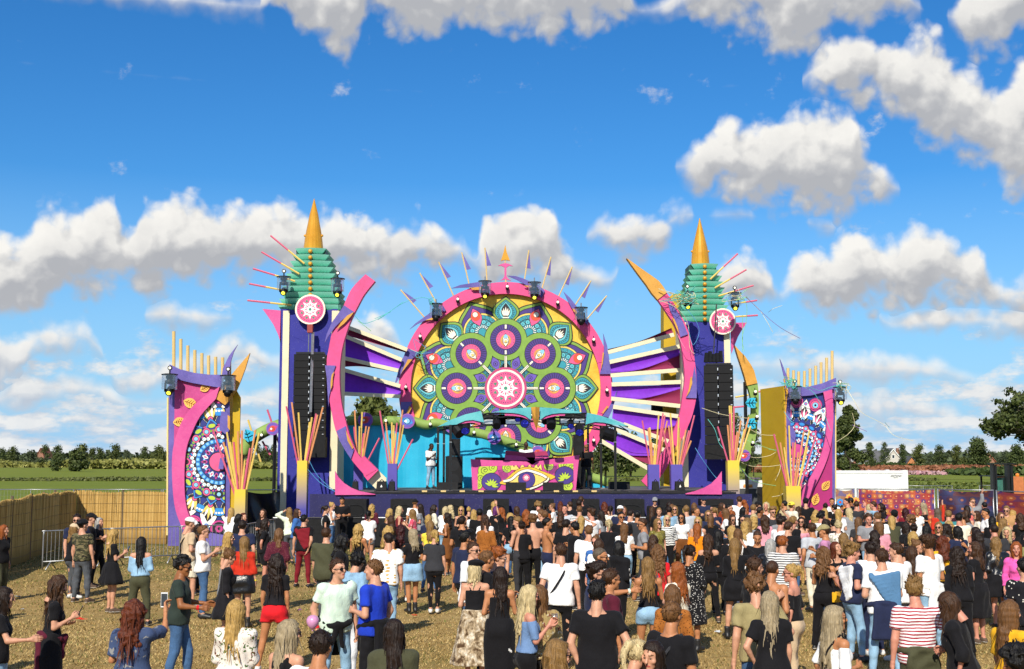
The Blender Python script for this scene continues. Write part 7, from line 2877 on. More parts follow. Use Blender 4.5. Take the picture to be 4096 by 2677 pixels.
# ---- printed banner fence on the right
def mosaic(cols,sc,tint):
 def fn(N,co):
  x, y, z=N.sep(co)
  v=N.xyz(N.m('MULTIPLY',x,sc),N.m('MULTIPLY',z,sc),0)
  c=N.voro(v,1.0,'F1',1,rnd=0.12,dims='2D')
  q=N.sep(c)[0]
  base=N.ramp(q,[(i/len(cols),cc)for i,cc in enumerate(cols)],'CONSTANT')
  dd=N.voro(v,1.0,'F1',0,rnd=0.12,dims='2D')
  rim=N.mapr(dd,.34,.42)
  inner=N.mapr(dd,.16,.10)
  q2=N.sep(N.voro(N.vm('ADD',v,(7.3,2.1,0)),1.0,'F1',1,rnd=.12,dims='2D'))[1]
  alt=N.ramp(q2,[(i/len(cols),cc)for i,cc in enumerate(cols[::-1])],'CONSTANT')
  out=N.mix(N.m('MULTIPLY',rim,.75),base,alt)
  return N.mix(N.m('MULTIPLY',inner,.7),out,tint)
 return fn
H_=lambda*a:[tuple(x*.62 for x in srgb(h))for h in a]
BM=[mat('banner print tan rosettes',rough=.7,fn=mosaic(H_('#b8846a','#8a7aa0','#c08058','#6a6aa8','#b06070','#c8a078'),2.6,tuple(srgb('#c89a40')))),
 mat('banner print red mosaic',rough=.7,fn=mosaic(H_('#d2502e','#6a2f86','#e07a34','#a8324e','#c43c34','#52367e','#d89a5a','#b83a3a'),5.2,tuple(srgb('#e2b070')))),
 mat('banner print dark swirls',rough=.7,fn=mosaic(H_('#46284a','#2c2f5e','#5a2c3a','#3a3a70','#70342e','#402040'),3.1,tuple(srgb('#b06a34')))),
 mat('banner print plum mosaic',rough=.7,fn=mosaic(H_('#9a3440','#5c2c74','#c25e34','#7a2a52','#b04a3c'),4.6,tuple(srgb('#d89a60'))))]
def banner(p0,p1,h,m,lab,seed,folds=.04):
 p0, p1=Vector(p0), Vector(p1)
 r=thing('banner_fence',p0,lab,'fence','printed banner fence panels on the right')
 L=p1-p0
 b=MB()
 for q in(p0,p1):
  b.tube([q,q+Vector((0,0,h+.03))],.03,6)
 for z in(.15,h):
  b.tube([p0+Vector((0,0,z)),p1+Vector((0,0,z))],.024,6)
 b.build('frame',STEEL,r,True)
 n, k=46, 14
 vs=[]
 for i in range(n+1):
  for j in range(k+1):
   u, w=i/n, j/k
   sag=.10*math.sin(PI*u)*(w>.9)*seed%2
   off=folds*(math.sin(u*14+seed+6*w)*math.sin(PI*w)+.6*math.sin(9*w+u*5+seed))
   vs.append(p0+L*(.01+.98*u)+Vector((0,-.05+off,.1+(h-.1)*w-.07*math.sin(PI*u)*w**4)))
 b=MB()
 b.add(vs,[(i*(k+1)+j,(i+1)*(k+1)+j,(i+1)*(k+1)+j+1,i*(k+1)+j+1)for i in range(n)for j in range(k)])
 o=b.build('banner',m,r,True)
 b=MB()
 q=p1+Vector((0,-.04,h*.5))
 b.box(tuple(q+Vector((-.06,-.04,-.05))),tuple(q+Vector((.08,.04,.05))))
 b.build('clamp',STEEL,r)
 return r
def bp_(x,y,d):
 v=P(x,y,d)
 v.z=0
 return v
bb=[bp_(3340,1956,46.2),bp_(3424,1956,46.2),bp_(3742,1956,45.6),bp_(3977,1961,44.2),bp_(4180,1975,42.0),bp_(4380,1985,40.5)]
r=banner(bb[0],bb[1]-Vector((.08,0,0)),2.0,BM[0],'short banner fence with tan and blue rosettes beside the right panel',1,.015)
pr=Print(lambda x,y,L:Vector((bb[0].x+(bb[1].x-bb[0].x)*.55+x,bb[0].y-.12-L,.95+y)),.004)
for rr, cl in((.40,'rust'),(.34,'violet'),(.29,'orange'),(.22,'dpink'),(.15,'navy'),(.09,'amber')):
 pr.disc(0,0,rr,cl,(.42-rr)*30,24)
for k in range(16):
 a=2*PI*k/16
 pr.disc(.37*math.cos(a),.37*math.sin(a),.035,'amber',6,8)
for cx_, cy_ in((.05,.74),(-.3,.56),(.30,.62)):
 for k in range(8):
  a=2*PI*k/8
  pr.poly(rotp(leafp(.03,.15,.04),a,(cx_,cy_)),'amber' if cx_>0 else 'blue',9)
 pr.disc(cx_,cy_,.05,'rust',11,12)
pr.build('rosette_print',r)
banner(bb[1]+Vector((.05,0,0)),bb[2]-Vector((.05,0,0)),2.0,BM[1],'banner fence with a red, orange and purple mosaic print',2)
banner(bb[2]+Vector((.08,0,0)),bb[3]-Vector((.05,0,0)),2.0,BM[2],'dark purple banner fence with swirling print and diagonal creases',3,.07)
banner(bb[3]+Vector((.08,0,0)),bb[4]-Vector((.05,0,0)),1.98,BM[3],'plum and orange banner fence at the right edge',4)
banner(bb[4]+Vector((.08,0,0)),bb[5],1.98,BM[1],'banner fence panel continuing past the right edge',5)
# ---- grass blades on the field: uncountable
g=np.random.default_rng(9)
def blades(name,y0,y1,n,h,m):
 y=np.sqrt(g.uniform(y0**2,y1**2,n))
 x=g.uniform(-.47,.47,n)*y
 z=0.02*np.sin(x*.9+y*.4)*np.sin(y*.7)-.02
 a=g.uniform(0,6.28,n)
 hh=h*g.uniform(.4,1.2,n)
 wd=.006+.004*g.random(n)+y*.0002
 lean=g.normal(size=(n,2))*.6*hh[:,None]
 p=np.stack([x,y,z],1)
 s=np.stack([np.cos(a)*wd,np.sin(a)*wd,np.zeros(n)],1)
 t=p+np.stack([lean[:,0],lean[:,1],hh],1)
 V=np.stack([p-s,p+s,t],1).reshape(-1,3)
 o=put(name,fast_mesh(name,V,np.arange(3*n).reshape(n,3),smooth=False),[m])
 tag(o,kind='stuff')
def blade_fn(a,c):
 def fn(N,co):
  gg=N.n('ShaderNodeNewGeometry')
  f=N.m('ADD',N.m('MULTIPLY',gg.outputs['Random Per Island'],.6),N.m('MULTIPLY',N.noise(co,.5,4,.6),.4))
  return N.ramp(f,[(.2,a),(.5,[(p+q)/2 for p,q in zip(a,c)]),(.85,c)])
 return fn
DRYB=mat('dry straw blades',rough=.9,fn=blade_fn((.25,.158,.052),(.54,.40,.175)),spec=.1)
GRNB=mat('green grass blades',rough=.9,fn=blade_fn((.05,.075,.012),(.17,.18,.05)),spec=.1)
blades('dry_grass',9,24,90000,.040,DRYB)
blades('dry_grass',24,44,50000,.045,DRYB)
blades('green_grass',10,44,24000,.05,GRNB)
# ================================================================ the crowd
CLOTH={ # name: (hex, k)
 'black':('#18171b',.7),'charcoal':('#38383c',.8),'grey':('#8f9094',.85),'light grey':('#bcc0c6',.88),'white':('#f4f3f1',.93),'cream':('#efe6cf',.9),'beige':('#cdb392',.9),
 'khaki':('#a29468',.85),'olive':('#4c4c36',.85),'dark green':('#2f3a34',.85),'navy':('#252c4a',.85),'royal blue':('#1f3fc0',.85),'blue':('#3f6fb4',.85),'steel blue':('#557ea4',.88),
 'slate blue':('#6f8db8',.88),'red':('#e0202a',.85),'orange red':('#c8341e',.85),'dark red':('#7e1a26',.85),'maroon':('#5c1a2e',.85),'burgundy':('#611f30',.85),'pink':('#e29aa8',.9),
 'hot pink':('#ee5fae',.9),'rose':('#d05a78',.85),'mauve':('#c487ac',.88),'salmon':('#e8766e',.85),'orange':('#f08a10',.88),'mustard':('#f0b423',.88),'yellow':('#f2d84a',.9),'mint':('#d6ecd8',.93),
 'pale green':('#dfe8cf',.92),'brown':('#7b4a22',.85),'rust':('#a8541e',.85),'tan':('#b98d5e',.88),'sage':('#8a8a58',.85),'lilac':('#b9a3cc',.88),'teal':('#3a8a8c',.85),
 }
PAT={'camouflage':1,'banana print':1,'leopard print':1,'floral':1,'snake print':1,'white on black print':1,'red striped':1,'grey striped':1,'zebra':1,'denim':1,'light denim':1,'dark denim':1,
 'grey denim':1,'dotted burgundy':1,'rust striped':1,'printed blue':1,'dotted black':1,'pink floral':1,'patterned':1,'black lace':1,'black ruffled':1,'leather':1,'white denim':1,'khaki sequin':1}
def cm(name):
 key='cloth '+name
 if key in _M:
  return _M[key]
 m=bpy.data.materials.new(key)
 m.use_nodes=True
 t=m.node_tree
 b=t.nodes['Principled BSDF']
 N=Nodes(t)
 co=N.n('ShaderNodeTexCoord').outputs['Object']
 x, y, z=N.sep(co)
 b.inputs['Roughness'].default_value=.85
 b.inputs['Specular IOR Level'].default_value=.2
 b.inputs['Sheen Weight'].default_value=.05
 L=lambda h, k=.85:tuple(k*v for v in srgb(h))
 big=N.noise(co,5.0,4,.6)
 fine=N.noise(co,160,2,.6)
 def base(c,var=.14):
  f=N.m('ADD',N.m('MULTIPLY',big,.6),N.m('MULTIPLY',fine,.4))
  return N.ramp(f,[(.32,[v*(1-var*1.5)for v in c]),(.5,c),(.68,[min(1,v*(1+var))for v in c])])
 def spots(sc,thr,a,bcol,dims='3D',seedoff=0.0):
  d=N.voro(N.vm('ADD',co,(seedoff,0,0)),sc)
  return N.mix(N.mapr(d,thr,thr+.05),bcol,a)
 if name in CLOTH:
  h, k=CLOTH[name]
  col=base(L(h,k))
 elif name=='camouflage':
  n1=N.noise(N.vm('MULTIPLY',co,(1,1,2.2)),9,2,.5)
  n2=N.noise(N.vm('MULTIPLY',co,(1,1,2.2)),11,2,.5,dist=.8)
  c=N.mix(N.mapr(n1,.49,.51),L('#7a7050'),L('#45452e'))
  col=N.mix(N.mapr(n2,.55,.57),c,L('#23221c'))
 elif name=='banana print':
  v=N.vm('ADD',co,N.vm('SCALE',N.noise(co,14,1,.5,out=1),.03))
  d=N.voro(N.vm('MULTIPLY',v,(.75,.6,1.7)),10,rnd=.4)
  col=N.mix(N.mapr(d,.27,.31),L('#cfa24a'),L('#f4f2ec',.93))
 elif name=='leopard print':
  c=spots(42,.25,L('#a8662a'),L('#3a1c0c'))
  col=N.mix(N.mapr(N.voro(co,42),.08,.13),L('#8a4a1a'),c)
 elif name in('floral','pink floral','patterned'):
  bg, c1_, c2_={'floral':('#eee4d8','#4a6a30','#6a3a22'),'pink floral':('#e0506a','#f2d8d8','#a81e3a'),'patterned':('#a8905e','#7a3c3a','#e0d4b8')}[name]
  n1=N.noise(co,17,3,.6,dist=1.2)
  n2=N.noise(N.vm('ADD',co,(3,1,2)),13,3,.6,dist=1.4)
  c=N.mix(N.mapr(n1,.585,.61),L(bg,.9),L(c1_))
  col=N.mix(N.mapr(n2,.60,.63),c,L(c2_))
 elif name=='snake print':
  n1=N.noise(co,7,5,.65,dist=.7)
  d=N.voro(N.vm('MULTIPLY',co,(1,1,.7)),30)
  c=N.ramp(n1,[(.38,L('#efe4d0',.9)),(.50,L('#c9b290')),(.60,L('#5d4630'))])
  col=N.mix(N.m('MULTIPLY',N.mapr(d,.35,.6),.35),c,L('#3a2a1c'))
 elif name=='white on black print':
  col=spots(34,.23,L('#17161a'),L('#dcd8d0'))
 elif name in('dotted burgundy','dotted black','khaki sequin'):
  a, c, sc={'dotted burgundy':('#571b2c','#b06a6a',40),'dotted black':('#1a1a20','#e4e0d4',18),'khaki sequin':('#7d7434','#d8cf8a',26)}[name]
  col=spots(sc,.16,L(a),L(c))
 elif name in('red striped','grey striped','zebra'):
  a, c, fr_={'red striped':('#f2eeee','#a81c30',30),'grey striped':('#e8e6e2','#34363c',26),'zebra':('#ecece8','#25252a',20)}[name]
  zz=N.m('ADD',z,N.m('MULTIPLY',N.m('SUBTRACT',N.noise(co,6,3,.5),.5),.03 if name!='zebra' else.12))
  w=N.m('FRACT',N.m('MULTIPLY',zz,fr_))
  col=N.mix(N.m('MULTIPLY',N.mapr(w,.50,.56),N.mapr(w,1.0,.94)),L(a,.92),L(c))
 elif name=='rust striped':
  w=N.m('FRACT',N.m('MULTIPLY',N.m('ADD',x,N.m('MULTIPLY',y,.6)),22))
  col=N.mix(N.mapr(w,.5,.6),L('#c4532a'),L('#5a1e14'))
 elif name=='printed blue':
  n1=N.noise(co,12,3,.6,dist=1.0)
  n2=N.noise(N.vm('ADD',co,(1,5,2)),15,3,.6)
  c=N.mix(N.mapr(n1,.60,.63),L('#3f4f72'),L('#8e8d8c'))
  col=N.mix(N.mapr(n2,.62,.65),c,L('#2a3350'))
 elif name in('denim','light denim','dark denim','grey denim','white denim'):
  a={'denim':'#4a6c96','light denim':'#93b8d4','dark denim':'#2c3a5a','grey denim':'#55595f','white denim':'#e4e6ea'}[name]
  col=base(L(a,.85),.32)
 elif name in('black lace','black ruffled'):
  col=base(L('#1c1a1e',.8),.5)
 elif name=='leather':
  col=base(L('#141315',.7),.2)
  b.inputs['Roughness'].default_value=.3
  b.inputs['Specular IOR Level'].default_value=.6
 if name=='khaki sequin':
  b.inputs['Roughness'].default_value=.4
 t.links.new(col,b.inputs['Base Color'])
# folds: long soft creases plus small ones
 w1=N.noise(N.vm('MULTIPLY',co,(1.0,1.0,.55)),8.0,3,.55,dist=1.2)
 w2=N.noise(N.vm('MULTIPLY',co,(1.3,1.3,.7)),24.0,3,.6,dist=.6)
 bp=N.n('ShaderNodeBump')
 bp.inputs['Strength'].default_value=.45
 bp.inputs['Distance'].default_value=.035
 t.links.new(N.m('ADD',N.m('MULTIPLY',w1,.75),N.m('MULTIPLY',w2,.35)),bp.inputs['Height'])
 t.links.new(bp.outputs[0],b.inputs['Normal'])
 _M[key]=m
 return m
HAIRC={'black':'#15110f','dark brown':'#2a1a10','brown':'#4a2f1a','light brown':'#7a5430','dark blonde':'#94703f','blonde':'#c9a25c','pale blonde':'#dcc592','ash blonde':'#b3a07e','silver':'#bdbab4',
 'red':'#7e2a12','ginger':'#a25722','auburn':'#6a3016','dark red':'#3f1114','grey brown':'#6a5c4c','purple':'#6a2a6e'}
def hm(name):
 key='hair '+name
 if key in _M:
  return _M[key]
 c=srgb(HAIRC[name])
 m=bpy.data.materials.new(key)
 m.use_nodes=True
 t=m.node_tree
 b=t.nodes['Principled BSDF']
 N=Nodes(t)
 co=N.n('ShaderNodeTexCoord').outputs['Object']
 st=N.noise(N.vm('MULTIPLY',co,(1,1,.09)),95,3,.7)
 st2=N.noise(N.vm('MULTIPLY',co,(1,1,.16)),30,3,.6)
 f=N.m('ADD',N.m('MULTIPLY',st,.6),N.m('MULTIPLY',st2,.4))
 col=N.ramp(f,[(.30,[v*.26 for v in c]),(.5,[v*.66 for v in c]),(.66,[min(1,v*1.12)for v in c])])
 t.links.new(col,b.inputs['Base Color'])
 b.inputs['Roughness'].default_value=.5
 b.inputs['Specular IOR Level'].default_value=.3
 bp=N.n('ShaderNodeBump')
 bp.inputs['Strength'].default_value=.7
 bp.inputs['Distance'].default_value=.02
 t.links.new(f,bp.inputs['Height'])
 t.links.new(bp.outputs[0],b.inputs['Normal'])
 _M[key]=m
 return m
def skm(tone):
 c={'fair':'#e0a585','pink':'#e09a80','tan':'#cc8a5e','mid':'#a4683e','dark':'#4a2a18'}[tone]
 m=mat('skin '+tone,[.74*v for v in srgb(c)],.5,var=.09,scale=9,spec=.35)
 return m
def lipm(tone):
 c={'fair':'#b8584e','pink':'#b05048','tan':'#a0503f','mid':'#7a3c2c','dark':'#3c1c16'}[tone]
 return mat('lips '+tone,[.8*v for v in srgb(c)],.45)
EYEM=mat('eye',(.11,.085,.07),.25)
SOLE_W=mat('white sole',(.75,.75,.73),.6)
SHOE_B=mat('black shoe leather',(.015,.015,.016),.45)
SHOE_W=mat('white shoe canvas',(.70,.69,.66),.6)
SHOE_G=mat('brown shoe suede',(.09,.055,.035),.8)
GLASS=mat('dark sunglasses',(.008,.008,.009),.12,spec=.6)
CUPM=mat('beer in plastic cup',(.55,.28,.08),.15)
PHM=mat('black phone',(.02,.02,.022),.2)
SCR=mat('phone screen',(.05,.06,.07),.08)
PEOPLE=[] # (root, spec) of everyone placed
TILE={'A':0,'B':700,'C':1500,'D':2300,'E':3196}
_HS={'short':'short','shaved':'cropped','quiff':'swept up','messy':'messy','curlyshort':'short curly','long':'long straight','verylong':'very long','wavy':'long wavy','curly':'long curly','bob':'bobbed','mid':'shoulder length',
 'bun':'bunned','pony':'ponytailed'}
_TW={'tee':'tee','crop':'cropped top','long':'long sleeved top','strap':'strappy top','tank':'sleeveless top','off':'off-shoulder top','blouse':'blouse','hoodie':'hooded jacket','jacket':'jacket','shirt':'loose shirt','fitted':'fitted top',
 'polo':'polo shirt','denimoff':'jacket slipped off the shoulders'}
_BW={'jeans':'trousers','skinny':'tight trousers','trousers':'trousers','cargo':'cargo trousers','shorts':'shorts','hot':'short shorts','leggings':'leggings','mini':'mini skirt','flare':'flared skirt','midi':'long skirt','knee':'knee-length skirt','wrap':'wrap skirt'}
_FW={0:'seen from behind',1:'facing right',2:'facing us',3:'facing left'}
def person(x,ytop,sex,face,hair,top,bot,arms='down down',legs='stand',opt='',d=None,z0=0.0,label=None,mark=None):
 """x, ytop: photo pixel of the top of the head; face: 0 away, 90 right, 180 towards us, 270 left"""
 o={}
 for w in opt.split():
  k, _, v=w.partition(':')
  o[k]=v or True
 H=float(o.get('H',1.83 if sex=='m' else 1.70))*(1+((x*7919+ytop*104729)%97/97-.5)*.0)
 if d is None:
  d=(CAMZ-H)*F/(ytop-HZ)
 px=P(x,ytop,d)
 al, ar=arms.split()
 rp=np.random.default_rng(int(x*31+ytop*17)%99991)
 if legs=='stand':
  legs=str(rp.choice(['stand','weight','weightb','close','apart','walk','walkb'],p=[.18,.2,.2,.14,.14,.07,.07]))if bot.split()[0]in BOTS else str(rp.choice(['stand','close','weight']))
 if z0==0:
  al, ar=[(str(rp.choice(['down','down2','hip','back','pocket'],p=[.4,.3,.08,.08,.14]))if q=='down' else str(rp.choice(['belly','cross','phone','drink'],p=[.55,.2,.15,.1]))if q=='belly' else q)for q in(al,ar)]
 K=skeleton(sex,(al,ar),legs,float(o.get('lean',rp.uniform(-2,5))),float(o.get('yaw',rp.uniform(-24,24))),float(o.get('pitch',rp.uniform(-9,2))))
 K['build']=float(o.get('build',rp.uniform(.93,1.07)))
 lod=0 if d<21 else 1 if d<31 else 2
 hs, hc=hair.split(' ',1)
 ts, tc=top.split(' ',1)if top!='bare' else(None,None)
 bs, bc=bot.split(' ',1)
 hat_top=.012 if('cap' in o or 'capback' in o or 'beret' in o)else 0
 s=H/(1.775+hat_top+(.05 if hs in('bun',)else 0)*.3)
 r=thing('person',(px.x,d,z0),None,'person','festival crowd on the dry grass' if z0==0 else 'people on the stage',rz=-math.radians(face))
 r.scale=(s,s,s)
 seed=int(x*13+ytop*7)%9973
 sk=o.get('skin','fair')
 V, Q, m=body_mesh(K,lod)
 brow=hm('light brown' if sex=='f' or hc in('pale blonde','blonde','silver')else 'brown')if sk!='dark' else hm('black')
 put('body',fast_mesh('body',V,Q,m),[skm(sk),lipm(sk),EYEM,brow],r)
 skirt=bs in SKIRTS
 if ts:
  keep=TOPS[ts]
  if skirt or 'tuck' in o:
   TOPS[ts]=(keep[0],max(keep[1],1.0),keep[2]*.8,keep[3]*.3)
  V, Q=top_mesh(K,ts,lod,seed)
  TOPS[ts]=keep
  put('jacket' if ts in('jacket','hoodie','denimoff')else 'top',fast_mesh('top',V,Q),[cm(tc)],r)
  if ts=='denimoff':
   V, Q=top_mesh(K,'strap',lod,seed)
   put('top',fast_mesh('top',V,Q),[cm('white')],r)
 V, Q=bottom_mesh(K,bs,lod,seed)
 put('skirt' if skirt else 'shorts' if bs in('shorts','hot')else 'trousers',fast_mesh('bottom',V,Q),[cm(bc)],r)
 V, Q, m=shoe_mesh(K,lod,'boot' in o)
 h_=len(m)//2
 k=(seed//3)%4
 up_, so_=((SHOE_B,SHOE_B)if 'boot' in o else(SHOE_W,SOLE_W)if 'wshoe' in o or k==0 else(SHOE_B,SOLE_W)if k==1 else(SHOE_B,SHOE_B)if k==2 else(SHOE_G,SOLE_W))
# one mesh per shoe
 half=K['an'][0][0]+K['an'][1][0]
 cen=V[Q].mean(1)[:,0]<half/2
 for sel in(cen,~cen):
  ids=np.unique(Q[sel])
  if len(ids)==0:
   continue
  remap=np.full(len(V),-1)
  remap[ids]=np.arange(len(ids))
  put('shoe',fast_mesh('shoe',V[ids],remap[Q[sel]],m[sel]),[up_,so_],r)
 if hs!='bald':
  V, Q=hair_mesh(K,hs,lod,seed)
  put('hair',fast_mesh('hair',V,Q),[hm(hc)],r)
 for nm in('cap','capback','beret'):
  if nm in o:
   V, Q=hat_mesh(K,nm,lod)
   put('beret' if nm=='beret' else 'cap',fast_mesh('hat',V,Q),[cm(o[nm].replace('_',' '))],r)
 if('sg' in o or 'gl' in o):
  b=glasses_mb(K)
  g_=b.build('sunglasses' if 'sg' in o else 'glasses',GLASS)
  g_.parent=r
 if 'tied' in o:
  V, Q=tied_mesh(K,lod,seed)
  put('tied_jacket',fast_mesh('tied_jacket',V,Q),[cm(o['tied'].replace('_',' '))],r)
 if 'drape' in o:
  V, Q=drape_mesh(K,lod,seed)
  put('draped_jumper',fast_mesh('draped_jumper',V,Q),[cm(o['drape'].replace('_',' '))],r)
 if 'sash' in o:
  g_=sash_mesh(K,lod).build('bag_strap',cm(o['sash'].replace('_',' ')if o['sash']is not True else 'black'))
  g_.parent=r
 if 'band' in o:
  b=MB()
  w_, hd=K['wr'][1], K['hd'][1]
  b.tube([w_-hd*.045,w_-hd*.015],.034,8)
  b.build('wristband',cm(o['band'])).parent=r
 spec=dict(x=x,y=ytop,d=d,sex=sex,face=face,hs=hs,hc=hc,ts=ts,tc=tc,bs=bs,bc=bc,o=o,r=r,K=K,s=s,label=label,mark=mark)
 PEOPLE.append(spec)
 Rz=Matrix.Rotation(-math.radians(face),4,'Z')
 def wpt(p):
  v=Rz@(Vector(tuple(p))*s)
  return Vector((px.x,d,z0))+v
 spec['wpt']=wpt
 who=label or mark or('woman' if sex=='f' else 'man')+' in '+(tc or 'bare top')
 if 'phone' in o or 'cup' in o:
  i=1 if ar in('phone','photo','drink','belly','forward','dance','brow','up')else 0
  w_, hd=K['wr'][i], K['hd'][i]
  q=wpt(w_+hd*.105+np.array((-.02*(1 if i else-1),.01,0.02)))
  if 'phone' in o:
   t_=thing('smartphone',q,'black phone held by the '+(mark or who),'phone','phones held up by people')
   t_['label']=' '.join(t_['label'].split()[:16])
   t_.rotation_euler=(math.radians(-25 if ar!='photo' else 0),0,-math.radians(face))
   b=MB()
   L=.078
   b.box((-.036,-.0045,-L),(.036,.0045,L))
   b.build('case',mat('white phone case',(.8,.8,.8),.3)if ar=='photo' else PHM).parent=t_
   b=MB()
   b.add([(-.032,-.0065,-L+.012),(.032,-.0065,-L+.012),(.032,-.0065,L-.012),(-.032,-.0065,L-.012)],[(0,1,2,3)])
   b.build('screen',SCR).parent=t_
  else:
   t_=thing('plastic_cup',q-Vector((0,0,.03)),'clear plastic cup held by the '+(mark or who),'cup','drink cups in hands')
   t_['label']=' '.join(t_['label'].split()[:16])
   b=MB()
   b.lathe((0,0,-.04),[(.030,0),(.040,.11)],12)
   b.build('cup',clear_mat(),None,True).parent=t_
   b=MB()
   b.lathe((0,0,-.036),[(.027,0),(.034,.075)],12)
   b.build('drink',CUPM,None,True).parent=t_
 if 'bag' in o:
  side=-1 if o['bag']=='l' else 1
  q=wpt(np.array((side*.24,.02,.92)))
  t_=thing('shoulder_bag',q,'small '+('orange' if 'orangebag' in o else 'black')+' shoulder bag of the '+(mark or who),'bag','shoulder bags')
  t_['label']=' '.join(t_['label'].split()[:16])
  t_.rotation_euler=(0,0,-math.radians(face))
  b=MB()
  b.box((-.04,-.12,-.08),(.04,.12,.08))
  bo_=b.build('pouch',cm('mustard')if 'orangebag' in o else cm('leather'))
  bo_.parent=t_
  b=MB()
  b.tube(smooth_pts([(0,-.11,.07),(-side*.05,-.10,.3),(-side*.12,-.05,.52),(-side*.12,.02,.52),(-side*.05,.10,.3),(0,.11,.07)],3),.008,4)
  b.build('strap',cm('black')).parent=t_
 return r
def T_(tile,x,y,*a,**k):
 return person(TILE[tile]+.4482*x,1980+.4482*y,*a,**k)
# ---- left group by the reed fence
T_('A',25,250,'f',110,'long ginger','tee black','trousers olive','down down','stand','',mark='redhead at the left edge')
T_('A',690,160,'m',150,'short dark brown','tee navy','jeans charcoal','down down','stand','sg yaw:20 H:1.88',mark='man in sunglasses by the camouflage shirt')
T_('A',650,238,'f',60,'long dark blonde','tee black','skinny grey_denim'.replace('_',' '),'down down','stand','cap:beige wshoe',mark='woman in the beige cap')
T_('A',750,202,'m',20,'short dark brown','tee camouflage','jeans grey denim','down down','apart','capback:black',mark='man in the camouflage tee')
T_('A',815,150,'m',70,'short brown','tee black','jeans black','belly down','stand','cap:black',mark='man in the black cap by the reed fence')
T_('A',880,188,'f',100,'long silver','long black','jeans black','belly belly','stand','')
T_('A',1010,285,'f',55,'wavy blonde','tee black','flare black','belly phone','close','phone pitch:-18 H:1.72',mark='blonde woman in a short black dress')
T_('A',1262,355,'f',-8,'verylong black','denimoff light denim','cargo olive','belly belly','apart','pitch:-10 H:1.68',mark='woman with a denim jacket off her shoulders')
T_('A',1690,187,'m',55,'shaved light brown','tee beige','shorts cream','belly belly','stand','cap:white sash pitch:-15 wshoe H:1.9',mark='man in the white cap')
T_('A',1768,222,'f',290,'long dark brown','strap black','jeans black','belly belly','stand','skin:tan')
T_('A',1825,255,'m',80,'short light brown','tee white','jeans denim','belly phone','stand','sg H:1.84',mark='man in a white tee and blue jeans on the left')
T_('A',1612,532,'m',85,'curlyshort black','tee dark green','jeans denim','dance dance','walk','sg skin:mid H:1.80 band:red',mark='dancing man in the dark green tee')
T_('A',480,686,'f',70,'wavy brown','tee black','knee black','belly phone','stand','pitch:-16 tied:maroon phone H:1.72',mark='woman with a maroon jacket round her waist')
T_('A',1205,896,'f',0,'curly auburn','shirt printed blue','jeans grey denim','belly photo','stand','phone skin:tan H:1.70',mark='woman photographing with a white phone')
T_('A',5,785,'f',70,'long dark brown','tee black','jeans light denim','down forward','stand','H:1.70',mark='dark haired woman cut by the left edge')
# ---- left of centre
T_('B',462,455,'f',80,'bun light brown','blouse black ruffled','flare black ruffled','down down','stand','gl pitch:-14 H:1.70',mark='woman in black ruffles')
T_('B',490,312,'f',110,'long blonde','tee patterned','knee grey','down down','stand','sg',mark='blonde in sunglasses behind the red blouse')
T_('B',618,350,'f',0,'long dark blonde','blouse orange red','mini leather','down down','stand','boot band:yellow H:1.71',mark='woman in the red blouse and leather skirt')
T_('B',508,102,'f',30,'long blonde','jacket white','jeans black','belly belly','stand','')
T_('B',552,156,'f',75,'wavy black','jacket black','jeans black','down belly','stand','')
T_('B',605,148,'f',120,'long auburn','tee charcoal','jeans black','down down','stand','')
T_('B',602,212,'m',0,'short dark brown','tee navy','jeans black','belly down','stand','',mark='man in a navy tee before the left vase')
T_('B',785,115,'f',200,'long brown','long black','jeans black','belly belly','stand','')
T_('B',805,195,'f',80,'wavy dark brown','tee black','shorts black','down down','stand','band:yellow skin:pink')
T_('B',922,282,'f',5,'wavy light brown','blouse dotted burgundy','jeans black','down down','stand','',mark='woman in the dotted burgundy blouse')
T_('B',898,505,'f',5,'curly dark brown','tee black lace','hot red','down down','wide','skin:tan H:1.74 tuck',mark='woman in the red shorts')
T_('B',1022,100,'f',-20,'verylong dark blonde','long pale green','skinny grey denim','crown down','stand','',mark='woman in the pale green jumper')
T_('B',1095,110,'f',95,'long brown','jacket blue','jeans denim','down down','stand','sg')
T_('B',1150,165,'m',20,'short black','tee black','jeans dark red','down back','apart','drape:dark_red H:1.78',mark='man in dark red trousers')
T_('B',1350,85,'f',80,'pony dark brown','tee black','jeans denim','belly down','stand','sash:white',mark='woman in black with a white bag strap')
T_('B',1402,55,'f',95,'bun blonde','tank white','jeans denim','belly belly','stand','',d=41.5)
T_('B',1494,50,'m',180,'short black','polo black','jeans black','belly belly','stand','pitch:-20 skin:tan',d=42.6,mark='bearded steward in a black shirt at the stage barrier')
T_('B',1352,275,'m',5,'short brown','shirt olive','jeans grey denim','down down','stand','H:1.84 build:1.1',mark='man in the olive shirt')
T_('B',1475,330,'m',85,'curly black','tee black','jeans black','down down','stand','sg skin:dark H:1.82',mark='dark skinned man in sunglasses')
T_('B',1642,245,'f',20,'curly blonde','strap black','trousers black','belly drink','stand','skin:tan',mark='curly blonde in the strappy black top')
T_('B',1728,125,'f',-10,'pony black','tee white','hot grey','down drink','stand','boot',mark='woman in a white tee and grey shorts at the barrier')
T_('B',1442,540,'m',150,'short brown','tee mint','jeans light denim','down pocket','apart','sg tied:black band:red yaw:-20 pitch:8 H:1.86',mark='man in the mint tee')
T_('B',1560,492,'m',40,'curlyshort black','jacket light denim','jeans white denim','belly belly','stand','lean:12 H:1.80',mark='man bending in a pale denim jacket')
T_('B',1772,550,'m',295,'short light brown','tee royal blue','trousers black','belly pocket','apart','tied:black yaw:-10 H:1.88 build:1.06',mark='man in the royal blue tee')
